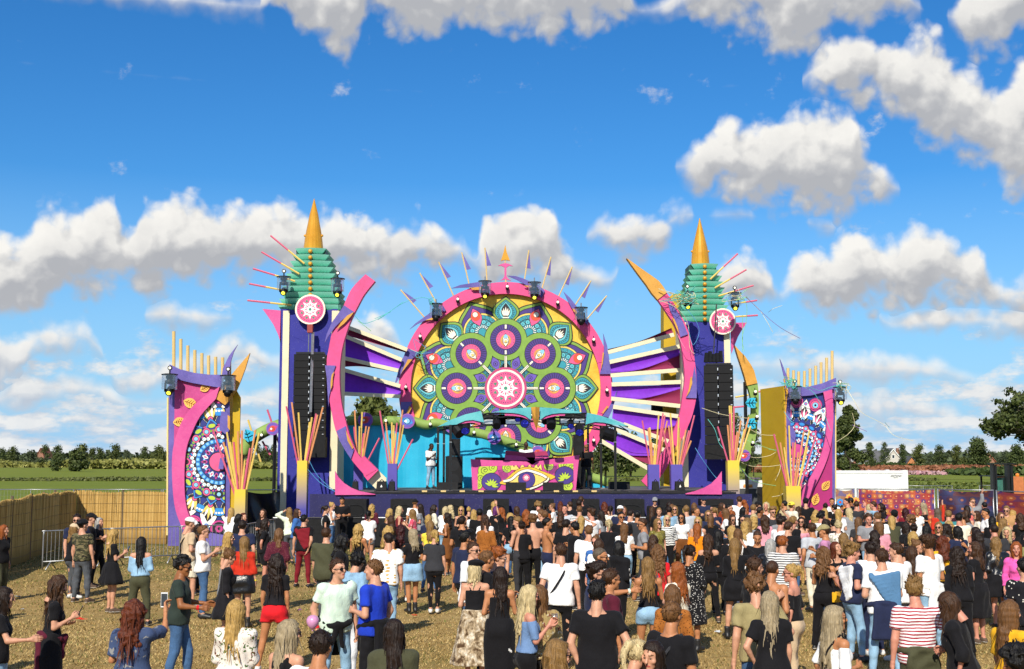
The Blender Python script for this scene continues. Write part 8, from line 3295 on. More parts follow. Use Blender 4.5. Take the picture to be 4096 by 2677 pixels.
T_('B',1902,320,'m',0,'short dark brown','tee banana print','jeans light denim','down down','stand','H:1.84',mark='man in the banana print tee')
T_('B',548,895,'f',5,'long blonde','blouse floral','jeans dark denim','belly belly','stand','H:1.70',mark='woman in the floral blouse')
T_('B',985,1066,'f',35,'verylong ash blonde','tank black','jeans black','down down','stand','sg yaw:25 H:1.70',mark='ash blonde woman in black at the bottom edge')
T_('B',1282,1160,'m',20,'short dark brown','tee white','jeans denim','down down','stand','skin:tan H:1.80',mark='dark haired man in white at the bottom edge')
T_('C',168,1056,'f',0,'verylong dark brown','jacket olive','jeans black','down down','stand','H:1.70',mark='long dark haired woman in an olive jacket at the bottom edge')
# ---- centre, front row by the barrier
T_('C',125,110,'f',60,'long blonde','tee rust','jeans denim','belly belly','stand','')
T_('C',215,90,'f',75,'wavy pale blonde','tank dark red','jeans denim','belly belly','stand','')
T_('C',345,115,'f',275,'long dark blonde','tee pink floral','jeans light denim','belly drink','stand','cup',mark='woman in the coral floral top')
T_('C',140,170,'f',340,'long brown','tee black','jeans black','belly belly','stand','')
T_('C',118,262,'f',40,'curly blonde','strap black','jeans light denim','belly belly','stand','skin:tan')
T_('C',228,250,'f',5,'wavy dark red','tee black','skinny grey denim','belly down','stand','wshoe',mark='woman with wine red hair')
T_('C',335,285,'f',340,'mid ash blonde','tee black','mini light denim','down belly','close','boot tuck yaw:-35 skin:tan H:1.72',mark='woman in the pale denim skirt')
T_('C',490,215,'f',20,'long dark blonde','crop yellow','jeans denim','belly belly','stand','',mark='woman in the yellow top')
T_('C',530,295,'f',0,'pony blonde','tee charcoal','skinny black','belly down','stand','',mark='blonde ponytailed woman in charcoal')
T_('C',622,92,'f',30,'bob pale blonde','jacket white','jeans light denim','belly belly','stand','',mark='bobbed blonde in a white jacket')
T_('C',772,90,'f',190,'long blonde','tank black','jeans black','belly belly','stand','sg',mark='blonde in sunglasses before the third bass bin')
T_('C',650,145,'f',290,'wavy dark brown','strap brown','knee brown','belly forward','stand','skin:tan',mark='woman in the brown strappy dress')
T_('C',782,175,'m',10,'short dark brown','tee black','jeans charcoal','belly belly','stand','skin:tan')
T_('C',880,120,'f',20,'wavy blonde','crop white','jeans black','belly belly','stand','')
T_('C',935,110,'m',5,'short black','tee black','jeans black','belly down','stand','skin:mid')
T_('C',985,165,'f',0,'curly brown','tee white','jeans light denim','down down','stand','')
T_('C',992,196,'f',0,'pony brown','blouse leopard print','knee leopard print','belly belly','stand','H:1.72',mark='woman in the leopard print dress')
T_('C',1080,90,'f',30,'bob purple','tee black','jeans black','belly belly','stand','',mark='woman with purple hair')
T_('C',1138,100,'f',285,'wavy ginger','tee black','skinny black','up belly','stand','',mark='ginger woman clapping')
T_('C',1215,175,'f',10,'long black','crop black','hot light denim','belly belly','stand','')
T_('C',1285,180,'m',300,'short dark blonde','bare','jeans charcoal','belly drink','stand','pitch:-15',mark='shirtless blond man facing left')
T_('C',1312,215,'f',5,'bun dark brown','tee black','trousers black','belly belly','stand','bag:l skin:tan H:1.74')
T_('C',1412,165,'m',0,'messy light brown','bare','jeans black','belly belly','stand','H:1.86',mark='shirtless man with a bare back')
T_('C',1350,122,'f',10,'curly ginger','tee black','jeans black','belly belly','stand','')
T_('C',1440,85,'f',5,'long black','tee black','jeans black','down down','stand','',d=40)
T_('C',1515,130,'m',10,'short light brown','tee black','jeans light denim','belly down','stand','')
T_('C',1538,190,'m',75,'short black','bare','jeans navy','belly forward','stand','skin:tan',mark='shirtless dark haired man facing right')
T_('C',1592,68,'f',280,'bun light brown','tee white','jeans light denim','belly belly','stand','sg',d=40.5,mark='woman with a bun and white tee at the barrier')
T_('C',1655,135,'f',10,'wavy brown','tee black','jeans black','down down','stand','')
T_('C',1705,205,'m',20,'short dark brown','tee black','jeans black','down down','stand','')
T_('C',1825,85,'m',0,'shaved light brown','tee grey striped','jeans denim','down down','stand','build:1.05',mark='man with a cropped head in a striped tee')
T_('C',1842,172,'f',0,'long blonde','tee navy','jeans denim','crown crown','stand','',mark='woman with both hands on her head')
T_('C',1800,225,'m',300,'short black','jacket black','trousers black','down belly','stand','skin:tan H:1.84',mark='man in a zipped black jacket facing left')
T_('C',1935,115,'m',320,'messy brown','tee white','jeans black','belly belly','stand','skin:pink')
T_('C',1972,335,'f',200,'bun light brown','tee blue','jeans denim','down down','stand','sg skin:pink')
T_('C',798,310,'m',45,'quiff black','tee navy','skinny black','down belly','walk','skin:tan H:1.86 wshoe',mark='man in the long navy tee')
T_('C',862,400,'m',120,'short brown','shirt white','jeans denim','down down','stand','sg')
T_('C',962,475,'m',75,'short light brown','tee black','jeans black','down down','stand','sg skin:tan')
T_('C',1088,462,'m',85,'messy ginger','tee navy','jeans denim','down down','stand','gl')
T_('C',895,560,'f',0,'bob pale blonde','strap black','midi snake print','belly belly','stand','beret:black H:1.72 build:1.1',mark='woman in a beret and snake print skirt')
T_('C',1112,610,'f',5,'long dark brown','strap black','wrap black','belly drink','stand','skin:tan H:1.72',mark='long haired woman in a black wrap skirt')
T_('C',1652,415,'m',5,'short brown','tee white','skinny black','down down','walk','sash H:1.86',mark='man in a white tee with a black strap')
T_('C',1352,768,'f',75,'verylong pale blonde','off slate blue','jeans black','down drink','stand','sg cup skin:pink H:1.72',mark='blonde in the blue off-shoulder top')
T_('C',1482,770,'f',350,'verylong light brown','long patterned','jeans black','down down','stand','H:1.70',mark='woman in the patterned cardigan')
T_('C',1575,1230,'f',75,'wavy dark blonde','tee white','jeans black','down down','stand','sg H:1.70',mark='dark blonde in glasses at the bottom edge')
# ---- right of centre
T_('D',198,742,'m',15,'quiff black','tee black','jeans black','down down','stand','H:1.84 build:1.12',mark='broad man in a plain black tee')
T_('D',188,590,'m',80,'messy dark brown','tee navy','jeans black','down down','stand','sg H:1.84')
T_('D',228,450,'m',80,'shaved grey brown','tee charcoal','jeans black','down forward','stand','sg skin:tan band:pale H:1.86'.replace('band:pale','band:mint'),mark='greying man with a pale wristband')
T_('D',382,385,'f',40,'verylong black','hoodie black','jeans black','down belly','stand','sg H:1.74',mark='woman in the black hoodie with white letters')
T_('D',440,235,'f',10,'long light brown','tee white','jeans light denim','belly belly','stand','tuck',mark='woman in a white tee and pale jeans')
T_('D',300,815,'m',80,'short brown','tee maroon','jeans black','down down','stand','sg skin:tan',d=14.9)
T_('D',652,525,'f',0,'long dark blonde','tank black lace','hot light denim','belly drink','stand','cup tuck skin:tan H:1.72',mark='blonde in a lace top and denim shorts')
T_('D',735,425,'f',10,'curly light brown','tee red','jeans black','down down','stand','',mark='curly haired woman in red')
T_('D',702,335,'f',355,'wavy brown','fitted black','jeans black','down down','stand','skin:pink')
T_('D',905,570,'f',330,'long ginger','tee cream','jeans denim','belly drink','stand','yaw:-30 cup',mark='ginger haired woman in a cream tee')
T_('D',868,766,'f',5,'long light brown','long leopard print','jeans black','belly belly','stand','H:1.68',mark='woman in leopard print near the bottom')
T_('D',862,910,'m',45,'short light brown','tee black','jeans black','down down','stand','gl sash:charcoal skin:tan H:1.82',mark='man with glasses and a backpack strap')
T_('D',1030,425,'f',30,'pony dark brown','blouse white on black print','knee white on black print','down belly','stand','sg boot skin:tan H:1.74',mark='woman in the black dress with white print')
T_('D',1430,365,'f',0,'verylong dark blonde','long black','mini black','belly brow','apart','boot H:1.76',mark='woman with very long golden hair')
T_('D',1282,290,'f',20,'long black','tee black','trousers black','forward down','stand','H:1.72')
T_('D',1092,240,'f',10,'long ginger','tee orange','jeans light denim','belly belly','stand','',mark='woman in the orange tee')
T_('D',735,195,'f',160,'long dark blonde','tee khaki sequin','jeans black','down down','stand','sg',mark='smiling woman in the sequinned top')
T_('D',820,165,'f',185,'long pale blonde','blouse zebra','trousers black','down down','stand','sg',mark='blonde in the zebra blouse')
T_('D',952,150,'f',190,'wavy dark brown','crop white','leggings brown','down down','stand','sg skin:tan',mark='woman in a white crop top and brown trousers')
T_('D',1095,180,'f',185,'long blonde','tank white','jeans denim','down down','stand','sg')
T_('D',612,195,'m',275,'short brown','tee grey','jeans charcoal','belly belly','stand','sg skin:tan',mark='man in sunglasses and a grey tee facing left')
T_('D',555,130,'m',10,'short black','shirt charcoal','jeans black','belly belly','stand','skin:tan')
T_('D',490,120,'m',30,'short dark brown','tee white','jeans black','belly belly','stand','')
T_('D',412,140,'m',175,'short black','tee black','jeans denim','belly belly','stand','sg skin:tan')
T_('D',435,92,'f',170,'long light brown','tee white','jeans black','belly belly','stand','skin:pink')
T_('D',262,55,'f',5,'curly auburn','strap black','jeans black','belly belly','stand','',mark='woman with curly auburn hair and a bare back')
T_('D',710,22,'m',175,'short light brown','jacket black','jeans black','belly phone','stand','sg cap:grey phone',d=42.4,mark='man in a grey cap on his phone at the barrier')
T_('D',690,90,'f',10,'long brown','tee black','jeans black','belly belly','stand','')
T_('D',892,85,'f',190,'long dark blonde','tee black','jeans black','belly belly','stand','sg')
T_('D',985,95,'f',10,'long blonde','tee grey','jeans denim','belly belly','stand','')
T_('D',1060,60,'f',15,'verylong light brown','tee black','jeans black','belly belly','stand','')
T_('D',1145,18,'m',180,'short brown','polo navy','jeans navy','belly belly','stand','cap:navy',d=42.8,mark='steward in a navy cap at the barrier')
T_('D',1305,60,'f',80,'mid brown','blouse rust striped','jeans black','belly phone','stand','phone',mark='woman in the rust striped shirt')
T_('D',1362,70,'m',110,'short black','tee black','jeans black','belly belly','stand','sg')
T_('D',1466,4,'m',20,'short brown','tee white','jeans black','down down','stand','H:1.92',d=40.5,mark='man in white standing out before the generator')
T_('D',1405,160,'f',190,'long brown','tee black','jeans black','belly belly','stand','gl pitch:-12')
T_('D',1490,165,'f',180,'wavy black','tee black','jeans black','belly belly','stand','sg',mark='black haired woman in sunglasses facing us')
T_('D',1590,75,'m',20,'short dark blonde','tee charcoal','jeans black','belly belly','stand','')
T_('D',1598,155,'f',15,'bob pale blonde','tee charcoal','jeans black','belly belly','stand','')
T_('D',1692,165,'f',20,'curly brown','long pink','jeans black','belly belly','stand','',mark='curly haired woman in pink')
T_('D',1520,218,'f',5,'wavy blonde','blouse white','jeans light denim','belly belly','stand','')
T_('D',1395,258,'f',10,'mid blonde','tee black','jeans black','belly belly','stand','')
T_('D',1455,285,'f',0,'long light brown','tee white','jeans black','belly belly','stand','')
T_('D',1625,300,'m',190,'shaved brown','tee black','jeans black','belly belly','stand','pitch:-22 build:1.15 skin:tan H:1.80',mark='burly man with a shaved head looking down')
T_('D',1822,185,'m',60,'messy dark brown','tee white','jeans denim','belly belly','stand','skin:pink',mark='man with messy dark hair in white')
T_('D',1850,345,'m',20,'short ginger','tee grey striped','jeans denim','belly drink','stand','cup build:1.08',mark='ginger man in a striped tee')
T_('D',1742,375,'f',20,'verylong silver','jacket leather','jeans black','down down','stand','',mark='woman with long silver hair')
T_('D',1900,225,'m',30,'short brown','tee black','jeans black','belly belly','stand','')
T_('D',1930,52,'m',70,'short light brown','hoodie cream','jeans denim','belly belly','stand','capback:yellow',mark='man in the yellow cap')
T_('D',1615,530,'m',70,'short brown','tee black','jeans charcoal','down belly','stand','sg H:1.86 build:1.08',mark='man in black with sunglasses beside the curly head')
T_('D',1735,560,'m',45,'shaved brown','bare','jeans denim','belly belly','stand','skin:tan H:1.80',mark='tanned bare shouldered man')
T_('D',1622,690,'m',350,'curlyshort light brown','tee khaki','jeans denim','down down','stand','H:1.86',mark='man with curly hair and a khaki tee')
T_('D',1745,822,'f',0,'long ash blonde','tee black','jeans maroon','hip down','stand','H:1.74',mark='woman with smooth ash blonde hair in a black tee')
T_('D',1940,590,'f',300,'pony blonde','off black','trousers beige','down belly','stand','gl skin:pink H:1.72',mark='blonde in black off-shoulder top and beige trousers')
T_('D',500,1235,'f',75,'pony pale blonde','tee black','jeans black','down down','stand','sg H:1.68',mark='ponytailed blonde at the bottom edge')
T_('D',697,1230,'f',195,'long dark brown','tee navy','jeans black','down down','stand','H:1.68',mark='brown haired woman facing us at the bottom edge')
# ---- right
T_('E',1040,716,'m',0,'quiff dark blonde','tee red striped','trousers olive','down down','apart','tied:olive H:1.84 build:1.05 skin:pink',mark='man in the red striped tee')
T_('E',735,458,'m',5,'short brown','polo white','jeans light denim','belly belly','apart','drape:steel_blue tied:navy H:1.86',mark='man with a steel blue jumper on his back')
T_('E',462,418,'m',80,'messy dark blonde','tee navy','jeans light denim','down belly','stand','drape:white cup skin:pink H:1.82',mark='man with a white jumper round his shoulders')
T_('E',640,400,'m',355,'short dark brown','polo white','jeans navy','out belly','stand','H:1.82')
T_('E',862,408,'m',335,'short brown','tee white','jeans charcoal','belly belly','stand','yaw:-30 H:1.84',mark='man in plain white beside the curly quiff')
T_('E',1150,350,'m',330,'messy brown','tee white','jeans light denim','down belly','stand','tied:white skin:tan H:1.90',mark='tall man with a curly quiff in white')
T_('E',330,395,'f',170,'mid auburn','tank black','jeans black','belly phone','stand','pitch:8 yaw:-20',mark='laughing woman facing us')
T_('E',212,442,'f',40,'curly light brown','strap black','trousers black','belly drink','stand','skin:tan bag:r orangebag',mark='curly haired woman with an orange bag')
T_('E',325,940,'f',70,'verylong ash blonde','off white','jeans white denim','down belly','stand','sg skin:tan sash H:1.72',mark='woman in the white off-shoulder top')
T_('E',1438,822,'f',300,'long brown','blouse black','trousers black','down belly','stand','sg pitch:-22 lean:10 bag:r H:1.76 skin:pink',mark='woman in black looking down at her bag')
T_('E',1422,440,'f',0,'curly dark brown','long black','trousers black','down down','stand','H:1.74',mark='woman with dense dark curls')
T_('E',1575,395,'f',320,'wavy brown','tee black','knee black','belly belly','stand','yaw:-30 H:1.74 skin:pink',mark='woman in a black dress beside the dark curls')
T_('E',1880,900,'f',60,'verylong light brown','shirt mustard','jeans denim','down down','stand','yaw:20 H:1.70',mark='woman in the mustard shirt at the right edge')
T_('E',1945,1300,'m',0,'curlyshort black','tee black','jeans black','down down','stand','H:1.80 skin:mid',mark='black curly head in the bottom right corner')
T_('E',1935,395,'f',190,'long ginger','long hot pink','mini dark denim','down down','stand','skin:pink',mark='ginger woman in hot pink')
T_('E',2000,540,'m',350,'short black','tee dotted black','jeans black','down down','stand','H:1.80',mark='person in a dotted black shirt cut by the right edge')
T_('E',1765,355,'f',0,'wavy dark blonde','jacket leather','flare black','belly belly','stand','skin:pink',mark='woman with half pinned blonde hair and leather jacket')
T_('E',228,250,'m',290,'short brown','tee mauve','jeans denim','belly belly','stand','cap:khaki skin:tan',mark='man in a khaki cap and mauve tee')
T_('E',120,235,'m',340,'short brown','tee light grey','jeans cream','down belly','stand','build:1.05 skin:tan',mark='man in a light grey tee and cream trousers')
T_('E',20,180,'f',190,'wavy dark brown','off pink','flare pink','belly belly','stand','sg',mark='woman in the pink playsuit')
T_('E',1000,435,'f',5,'long brown','tee black','jeans black','belly belly','stand','')
T_('E',1042,372,'f',110,'bun light brown','tee white','jeans black','belly belly','stand','H:1.68')
T_('E',448,380,'f',340,'long dark blonde','tee black','jeans black','belly belly','stand','')
T_('E',832,172,'f',0,'verylong blonde','jacket olive','jeans black','belly belly','stand','',mark='woman with very straight blonde hair')
T_('E',850,120,'m',15,'short black','tee black','jeans black','down down','stand','cap:black')
T_('E',705,225,'f',185,'long light brown','long white','jeans denim','belly belly','stand','gl skin:pink')
T_('E',672,300,'f',10,'wavy dark brown','strap black','jeans black','belly belly','stand','')
T_('E',530,185,'f',0,'verylong light brown','tee charcoal','jeans black','belly belly','stand','')
T_('E',445,105,'f',10,'wavy pale blonde','jacket grey','jeans denim','belly belly','stand','')
T_('E',612,135,'f',15,'mid silver','tee black','jeans black','belly belly','stand','')
T_('E',690,165,'f',300,'bob ash blonde','tee black','jeans black','belly phone','stand','')
T_('E',735,65,'f',280,'curly dark brown','tee black','jeans black','belly phone','stand','skin:tan',mark='woman with dark curls before the mosaic banner')
T_('E',950,105,'f',5,'wavy dark red','tee dark red','jeans black','belly belly','stand','',mark='woman with dark red hair before the mosaic banner')
T_('E',1005,158,'f',280,'wavy ginger','tee red','jeans black','belly belly','stand','sg')
T_('E',1118,58,'f',280,'wavy ash blonde','off black','knee black','belly belly','stand','sg',mark='wavy haired woman in a black dress before the banner')
T_('E',1238,105,'f',350,'long grey brown','long orange red','jeans black','belly up','stand','')
T_('E',1245,225,'f',190,'long dark blonde','tee black','jeans black','belly belly','stand','sg')
T_('E',1425,150,'m',10,'short black','tee cream','jeans black','belly down','stand','skin:pink',mark='man in a cream tee on the right')
T_('E',1490,120,'f',15,'mid brown','tank grey','jeans grey denim','belly belly','stand','')
T_('E',1550,40,'m',185,'short light brown','jacket grey','jeans black','up phone','stand','sg',d=41.5,mark='man in sunglasses with a raised hand before the dark banner')
T_('E',1590,130,'f',280,'long brown','tee cream','jeans denim','belly up','stand','gl')
T_('E',1662,108,'m',280,'short black','shirt white','jeans denim','belly belly','stand','skin:tan')
T_('E',1582,270,'f',285,'long dark brown','tee black','jeans black','belly belly','stand','skin:tan')
T_('E',1738,245,'m',20,'shaved dark brown','tee charcoal','jeans black','belly belly','stand','skin:pink build:1.1')
T_('E',1852,265,'f',200,'long pale blonde','tee black','jeans black','belly belly','stand','')
T_('E',1812,195,'f',100,'long dark blonde','tee black','jeans black','belly belly','stand','')
T_('E',1795,140,'f',180,'mid light brown','tee mustard','jeans denim','belly belly','stand','sg')
T_('E',1905,125,'f',70,'wavy blonde','long pink','jeans denim','belly belly','stand','')
T_('E',1970,150,'f',350,'curly brown','tee black','jeans black','belly belly','stand','')
T_('E',1850,85,'m',200,'short dark blonde','jacket tan','jeans black','belly belly','stand','sg')
T_('E',1420,262,'f',350,'bob black','tee navy','jeans black','belly belly','stand','')
T_('E',1320,240,'f',285,'wavy dark brown','strap rust','jeans black','belly belly','stand','skin:tan')
T_('E',1330,125,'m',20,'short dark blonde','tee teal','jeans black','belly belly','stand','')
T_('E',60,25,'m',10,'short black','tee black','jeans black','down down','stand','cap:black H:1.88',d=40.0)
T_('E',290,20,'m',185,'short dark brown','tee white','jeans black','belly phone','stand','skin:tan',d=41.5)
T_('E',235,60,'f',10,'bun dark brown','tee black','jeans black','belly belly','stand','')
T_('E',320,72,'f',300,'bun black','tee black','jeans black','phone belly','stand','')
T_('E',350,112,'f',5,'long blonde','tee white','jeans denim','belly belly','stand','')
T_('E',470,12,'m',280,'short black','tee black','jeans black','belly belly','stand','sg skin:mid',d=42.0)
T_('E',510,45,'m',20,'short brown','tee charcoal','jeans black','belly belly','stand','skin:pink')
T_('E',622,72,'f',5,'mid pale blonde','tee black','jeans black','belly belly','stand','')
T_('E',232,105,'f',0,'long blonde','tank black','jeans black','belly belly','stand','skin:tan')
T_('E',150,120,'f',350,'wavy blonde','tee salmon','jeans denim','belly belly','stand','skin:pink')
T_('E',310,195,'f',10,'bun black','tee black','jeans black','down down','stand','')
T_('E',235,200,'f',5,'wavy dark brown','tee black','jeans black','belly belly','stand','')
T_('E',400,320,'f',0,'verylong dark blonde','tee black','jeans black','belly belly','stand','')
T_('E',960,225,'f',330,'mid dark brown','tee black','jeans black','belly belly','stand','')
T_('E',1025,235,'f',10,'bun dark brown','tee black','jeans black','belly belly','stand','')
T_('E',1015,310,'f',5,'wavy blonde','tee black','jeans black','belly belly','stand','')
T_('E',1280,345,'f',0,'curly auburn','tee mustard','jeans black','belly belly','stand','')
T_('E',1140,250,'f',20,'long black','tee black','jeans black','belly belly','stand','')
# ---- people on the stage
person(1724,1773,'m',130,'shaved black','polo white','jeans light denim','belly phone','apart','skin:dark pitch:-22 sash H:1.93 build:1.14 bag:l phone',d=51.5,z0=DECK_Z,label='man in a white polo looking at his phone on the left of the deck',mark='man in a white polo on the deck')
person(2104,1774,'m',180,'bald black','tee white','jeans black','belly belly','stand','skin:dark pitch:-20 H:2.0 build:1.15',d=51.3,z0=DECK_Z,label='disc jockey in a white tee bent over the pink booth',mark='disc jockey')
person(2344,1777,'m',195,'bald brown','tee black','jeans charcoal','down belly','apart','skin:mid sg H:1.88 build:1.05 yaw:-15',d=50.5,z0=DECK_Z,label='man in black with sunglasses standing right of the booth',mark='man in black right of the booth')
# ---- the rest of the dense crowd, filled between those traced above
gq=np.random.default_rng(42)
HAIRF=['long','wavy','curly','long','verylong','bun','pony','mid','bob','long','wavy']
HAIRM=['short','short','messy','shaved','quiff','short','curlyshort']
HCF=['brown','dark brown','light brown','dark blonde','blonde','blonde','pale blonde','black','auburn','ash blonde','light brown','ginger']
HCM=['brown','dark brown','light brown','black','dark blonde','brown']
TOPF=['tee black','tee black','strap black','tee white','long black','crop white','jacket denim','blouse cream','tee grey','off black','tank white','tee rust','blouse floral','tee navy','long pink','jacket leather','tee sage','blouse dotted burgundy','tee salmon','tee lilac']
TOPM=['tee black','tee white','tee black','polo white','tee navy','shirt black','tee grey','tee charcoal','polo navy','tee dark green','tee light grey','shirt light denim','tee maroon']
BOT=['jeans black','jeans denim','jeans charcoal','jeans light denim','skinny black']
pos=[(s_['r'].location.x,s_['d'])for s_ in PEOPLE]
need, tries=84, 0
while need and tries<8000:
 tries+=1
 z_=gq.random()
 if z_<.62:
  d=math.sqrt(gq.uniform(23**2,40.8**2))
  sx_=gq.uniform(2950,4330)
  if d<27 and sx_<3600:
   continue
 elif z_<.88:
  d=gq.uniform(32,41.5)
  sx_=gq.uniform(1480,3000)
 elif z_<.96:
  d=gq.uniform(22,33)
  sx_=gq.uniform(2250,3300)
 else:
  d=gq.uniform(12,24)
  sx_=gq.choice([gq.uniform(4120,4400),gq.uniform(-260,-90)])
  if d<16 and sx_<0:
   continue
 wx=(sx_-CX)/F*d
 if d>30 and sx_>3300 and d>41.5-(sx_-3300)*.0045:
  continue
 if min((wx-a)**2+(d-c)**2 for a,c in pos)<.56**2:
  continue
# leave open sight lines to the people traced from the photograph
 sex='f' if gq.random()<.66 else 'm'
 H=gq.normal(1.70,.045)if sex=='f' else gq.normal(1.82,.05)
 yt=HZ+(CAMZ-H)*F/d
 if any(abs(s_['x']-sx_)<23*20/d and 0<s_['d']-d<5 and s_['mark']for s_ in PEOPLE):
  continue
 pos.append((wx,d))
 need-=1
 face=float(gq.choice([0,8,350,20,340,300,60,75,285,180,195,165],p=[.16,.13,.13,.1,.1,.07,.07,.06,.06,.05,.04,.03]))
 op='H:%.2f'%H+(' sg' if gq.random()<.3 and 60<=face<=300 else '')+' skin:'+str(gq.choice(['fair','pink','tan','fair','mid'],p=[.35,.25,.22,.14,.04]))
 if gq.random()<.06 and sex=='m':
  op+=' cap:'+str(gq.choice(['black','white','navy','red']))
 arms=str(gq.choice(['belly belly','down belly','belly phone','down down','belly drink','up belly','down drink','brow belly'],p=[.36,.2,.1,.15,.07,.03,.06,.03]))
 person(sx_,yt,sex,face,(str(gq.choice(HAIRF))+' '+str(gq.choice(HCF)))if sex=='f' else(str(gq.choice(HAIRM))+' '+str(gq.choice(HCM))),str(gq.choice(TOPF if sex=='f' else TOPM)),str(gq.choice(BOT)),arms,'stand',op,d=d)
# ---- labels that single each person out
def base_label(p,lvl):
 who='woman' if p['sex']=='f' else 'man'
 hair='bald head' if p['hs']=='bald' else _HS[p['hs']]+' '+p['hc']+' hair'
 top='bare chest' if not p['ts']else p['tc']+' '+_TW[p['ts']]
 s_=who+' with '+hair+(' and ' if not p['ts']else ' in ')+top
 if lvl>=1:
  k=round((p['face']%360)/90)%4
  s_+=', '+_FW[k]
 return s_
def nw(s_):
 return len(s_.replace('-',' ').split())
used={}
marks=[p for p in PEOPLE if p['mark']]
for p in marks:
 lb=p['label']or p['mark']
 if nw(lb)<7 and not p['label']:
  k=round((p['face']%360)/90)%4
  hair='bald head' if p['hs']=='bald' else _HS[p['hs']]+' '+p['hc']+' hair'
  if p['hc'].split()[-1]not in lb and 'hair' not in lb:
   lb=lb+', '+hair
  lb=lb+', '+_FW[k]
 p['r']['label']=' '.join(lb.split()[:16])
 used[p['r']['label']]=p
cnt={}
for p in PEOPLE:
 if not p['mark']:
  cnt.setdefault(base_label(p,0),[]).append(p)
cnt1={}
for p in PEOPLE:
 if not p['mark']:
  cnt1.setdefault(base_label(p,1),[]).append(p)
for p in PEOPLE:
 if p['mark']:
  continue
 l0=base_label(p,0)
 near=sorted(marks,key=lambda q:(q['x']-p['x'])**2+((q['y']-p['y'])*1.3)**2)
 done=False
 for q in near[:12]:
  dx, dy=p['x']-q['x'], p['y']-q['y']
  rel='left of' if dx<-abs(dy)*.8 else 'right of' if dx>abs(dy)*.8 else 'behind' if dy<0 else 'before'
  for form in(l0+', '+rel+' the '+q['mark'],('woman' if p['sex']=='f' else 'man')+' in '+(p['tc']or 'bare top')+' with '+p['hc']+' hair '+rel+' '+q['mark'],
 p['hc']+' haired '+('woman ' if p['sex']=='f' else 'man ')+rel+' the '+q['mark']):
   if nw(form)<=16 and form not in used:
    p['r']['label']=form
    used[form]=p
    done=True
    break
  if done:
   break
 if not done:
  p['r']['label']=l0
# ================================================================ streamers, lettering, litter
STRM={c:mat('paper streamer '+c,[v*.85 for v in srgb(h)],.6,var=.05)for c,h in(('aqua','#58c8c0'),('green','#8fd08a'),('cream','#e8dcae'),('violet','#8a6aa8'),('blue','#5aa8dc'),('pink','#e08aa8'))}
def streamers(lab,groups,seed):
 """groups: (colour, control points in photo pixels, depth)"""
 g=np.random.default_rng(seed)
 p0=P(*groups[0][1][0],groups[0][2])
 r=thing('party_streamers',p0,lab,'streamers','paper streamers caught on the stage')
 for col, pts, d in groups:
  w=[P(x+g.normal()*2,y+g.normal()*2,d+g.uniform(-.25,.25))for x,y in pts]
  sp=smooth_pts([tuple(v)for v in w],5)
  b=MB()
  b.tube(sp,.011,4)
  b.build('ribbon',STRM[col],r)
 return r
def tangle(x,y,w,h,d,cols,n,seed):
 g=np.random.default_rng(seed)
 out=[]
 for i in range(n):
  pts=[(x+g.normal()*w,y+g.normal()*h)for _ in range(5)]
  out.append((cols[i%len(cols)],pts,d))
 return out
streamers('tangle of aqua and green streamers between the right tower and the gold tipped arc',
 tangle(2740,1195,40,22,51.6,['aqua','green','cream'],16,1)+[('blue',c6([(780,660),(850,760),(870,850),(820,930),(780,800)]),51.6),('aqua',c6([(570,590),(650,590),(720,560),(790,500),(760,520)]),51.6),
 ('cream',c6([(560,590),(690,640),(780,760),(790,950),(830,1000)]),51.6),('pink',c6([(700,850),(760,960),(830,1010)]),51.6)],2)
streamers('loose streamers trailing from the outer moving head of the right tower',tangle(2950,1190,22,14,52.0,['green','cream'],6,3)+
 [('green',c6([(1190,540),(1240,620),(1235,760),(1200,880),(1220,980)]),52),('cream',c6([(1210,545),(1330,660),(1400,760),(1440,835)]),52),('violet',c6([(1230,560),(1370,680),(1500,790),(1652,880)]),52),
 ('cream',c6([(1400,680),(1440,650),(1510,632)]),52),('green',c6([(1215,700),(1210,860),(1205,985)]),52)],4)
streamers('crossing cream and aqua streamers between the right tower and the mustard board',
 [('cream',c7([(950,280),(1100,320),(1240,350),(1330,360)]),50.5),('aqua',c7([(1000,360),(1060,450),(1090,560),(1130,620)]),50.5),('blue',c7([(890,600),(950,700),(1050,830),(1120,900)]),50.5),
 ('cream',c7([(1220,320),(1320,420),(1440,490),(1560,500)]),50),('green',c7([(1200,400),(1300,520),(1440,590),(1560,620)]),50),('cream',c7([(1280,640),(1380,680),(1500,670),(1560,640)]),50),
 ('cream',c7([(1260,720),(1360,760),(1500,760),(1620,740)]),50),('cream',c7([(1560,870),(1590,800),(1600,730)]),49.6),('green',c7([(1260,760),(1350,860),(1440,900),(1560,920)]),49.8),
 ('cream',c7([(1520,1008),(1600,990),(1650,930)]),49.6),('violet',c7([(1270,780),(1330,850),(1420,860)]),49.8),('green',c7([(1500,620),(1540,618),(1580,622)]),49.6)],5)
streamers('aqua streamer tangle on the posts of the right painted panel',tangle(3165,1530,18,14,49.0,['aqua','aqua','green'],9,6)+
 [('aqua',c8([(300,40),(420,90),(560,160),(640,330),(700,480)]),49),('aqua',c8([(300,320),(350,400),(390,420)]),49),('aqua',c8([(480,90),(600,130),(700,110),(800,80)]),49)],7)
streamers('long streamers blown off the right panel towards the fields',tangle(3372,1545,16,10,49.0,['aqua','cream'],6,8)+
 [('cream',c8([(830,100),(900,220),(980,320),(1150,430),(1250,520),(1410,570)]),49),('cream',c8([(890,330),(900,430),(850,520),(760,580)]),49),('violet',c8([(890,440),(960,470),(1020,490)]),49),
 ('aqua',c8([(1170,410),(1200,440),(1210,450)]),49)],9)
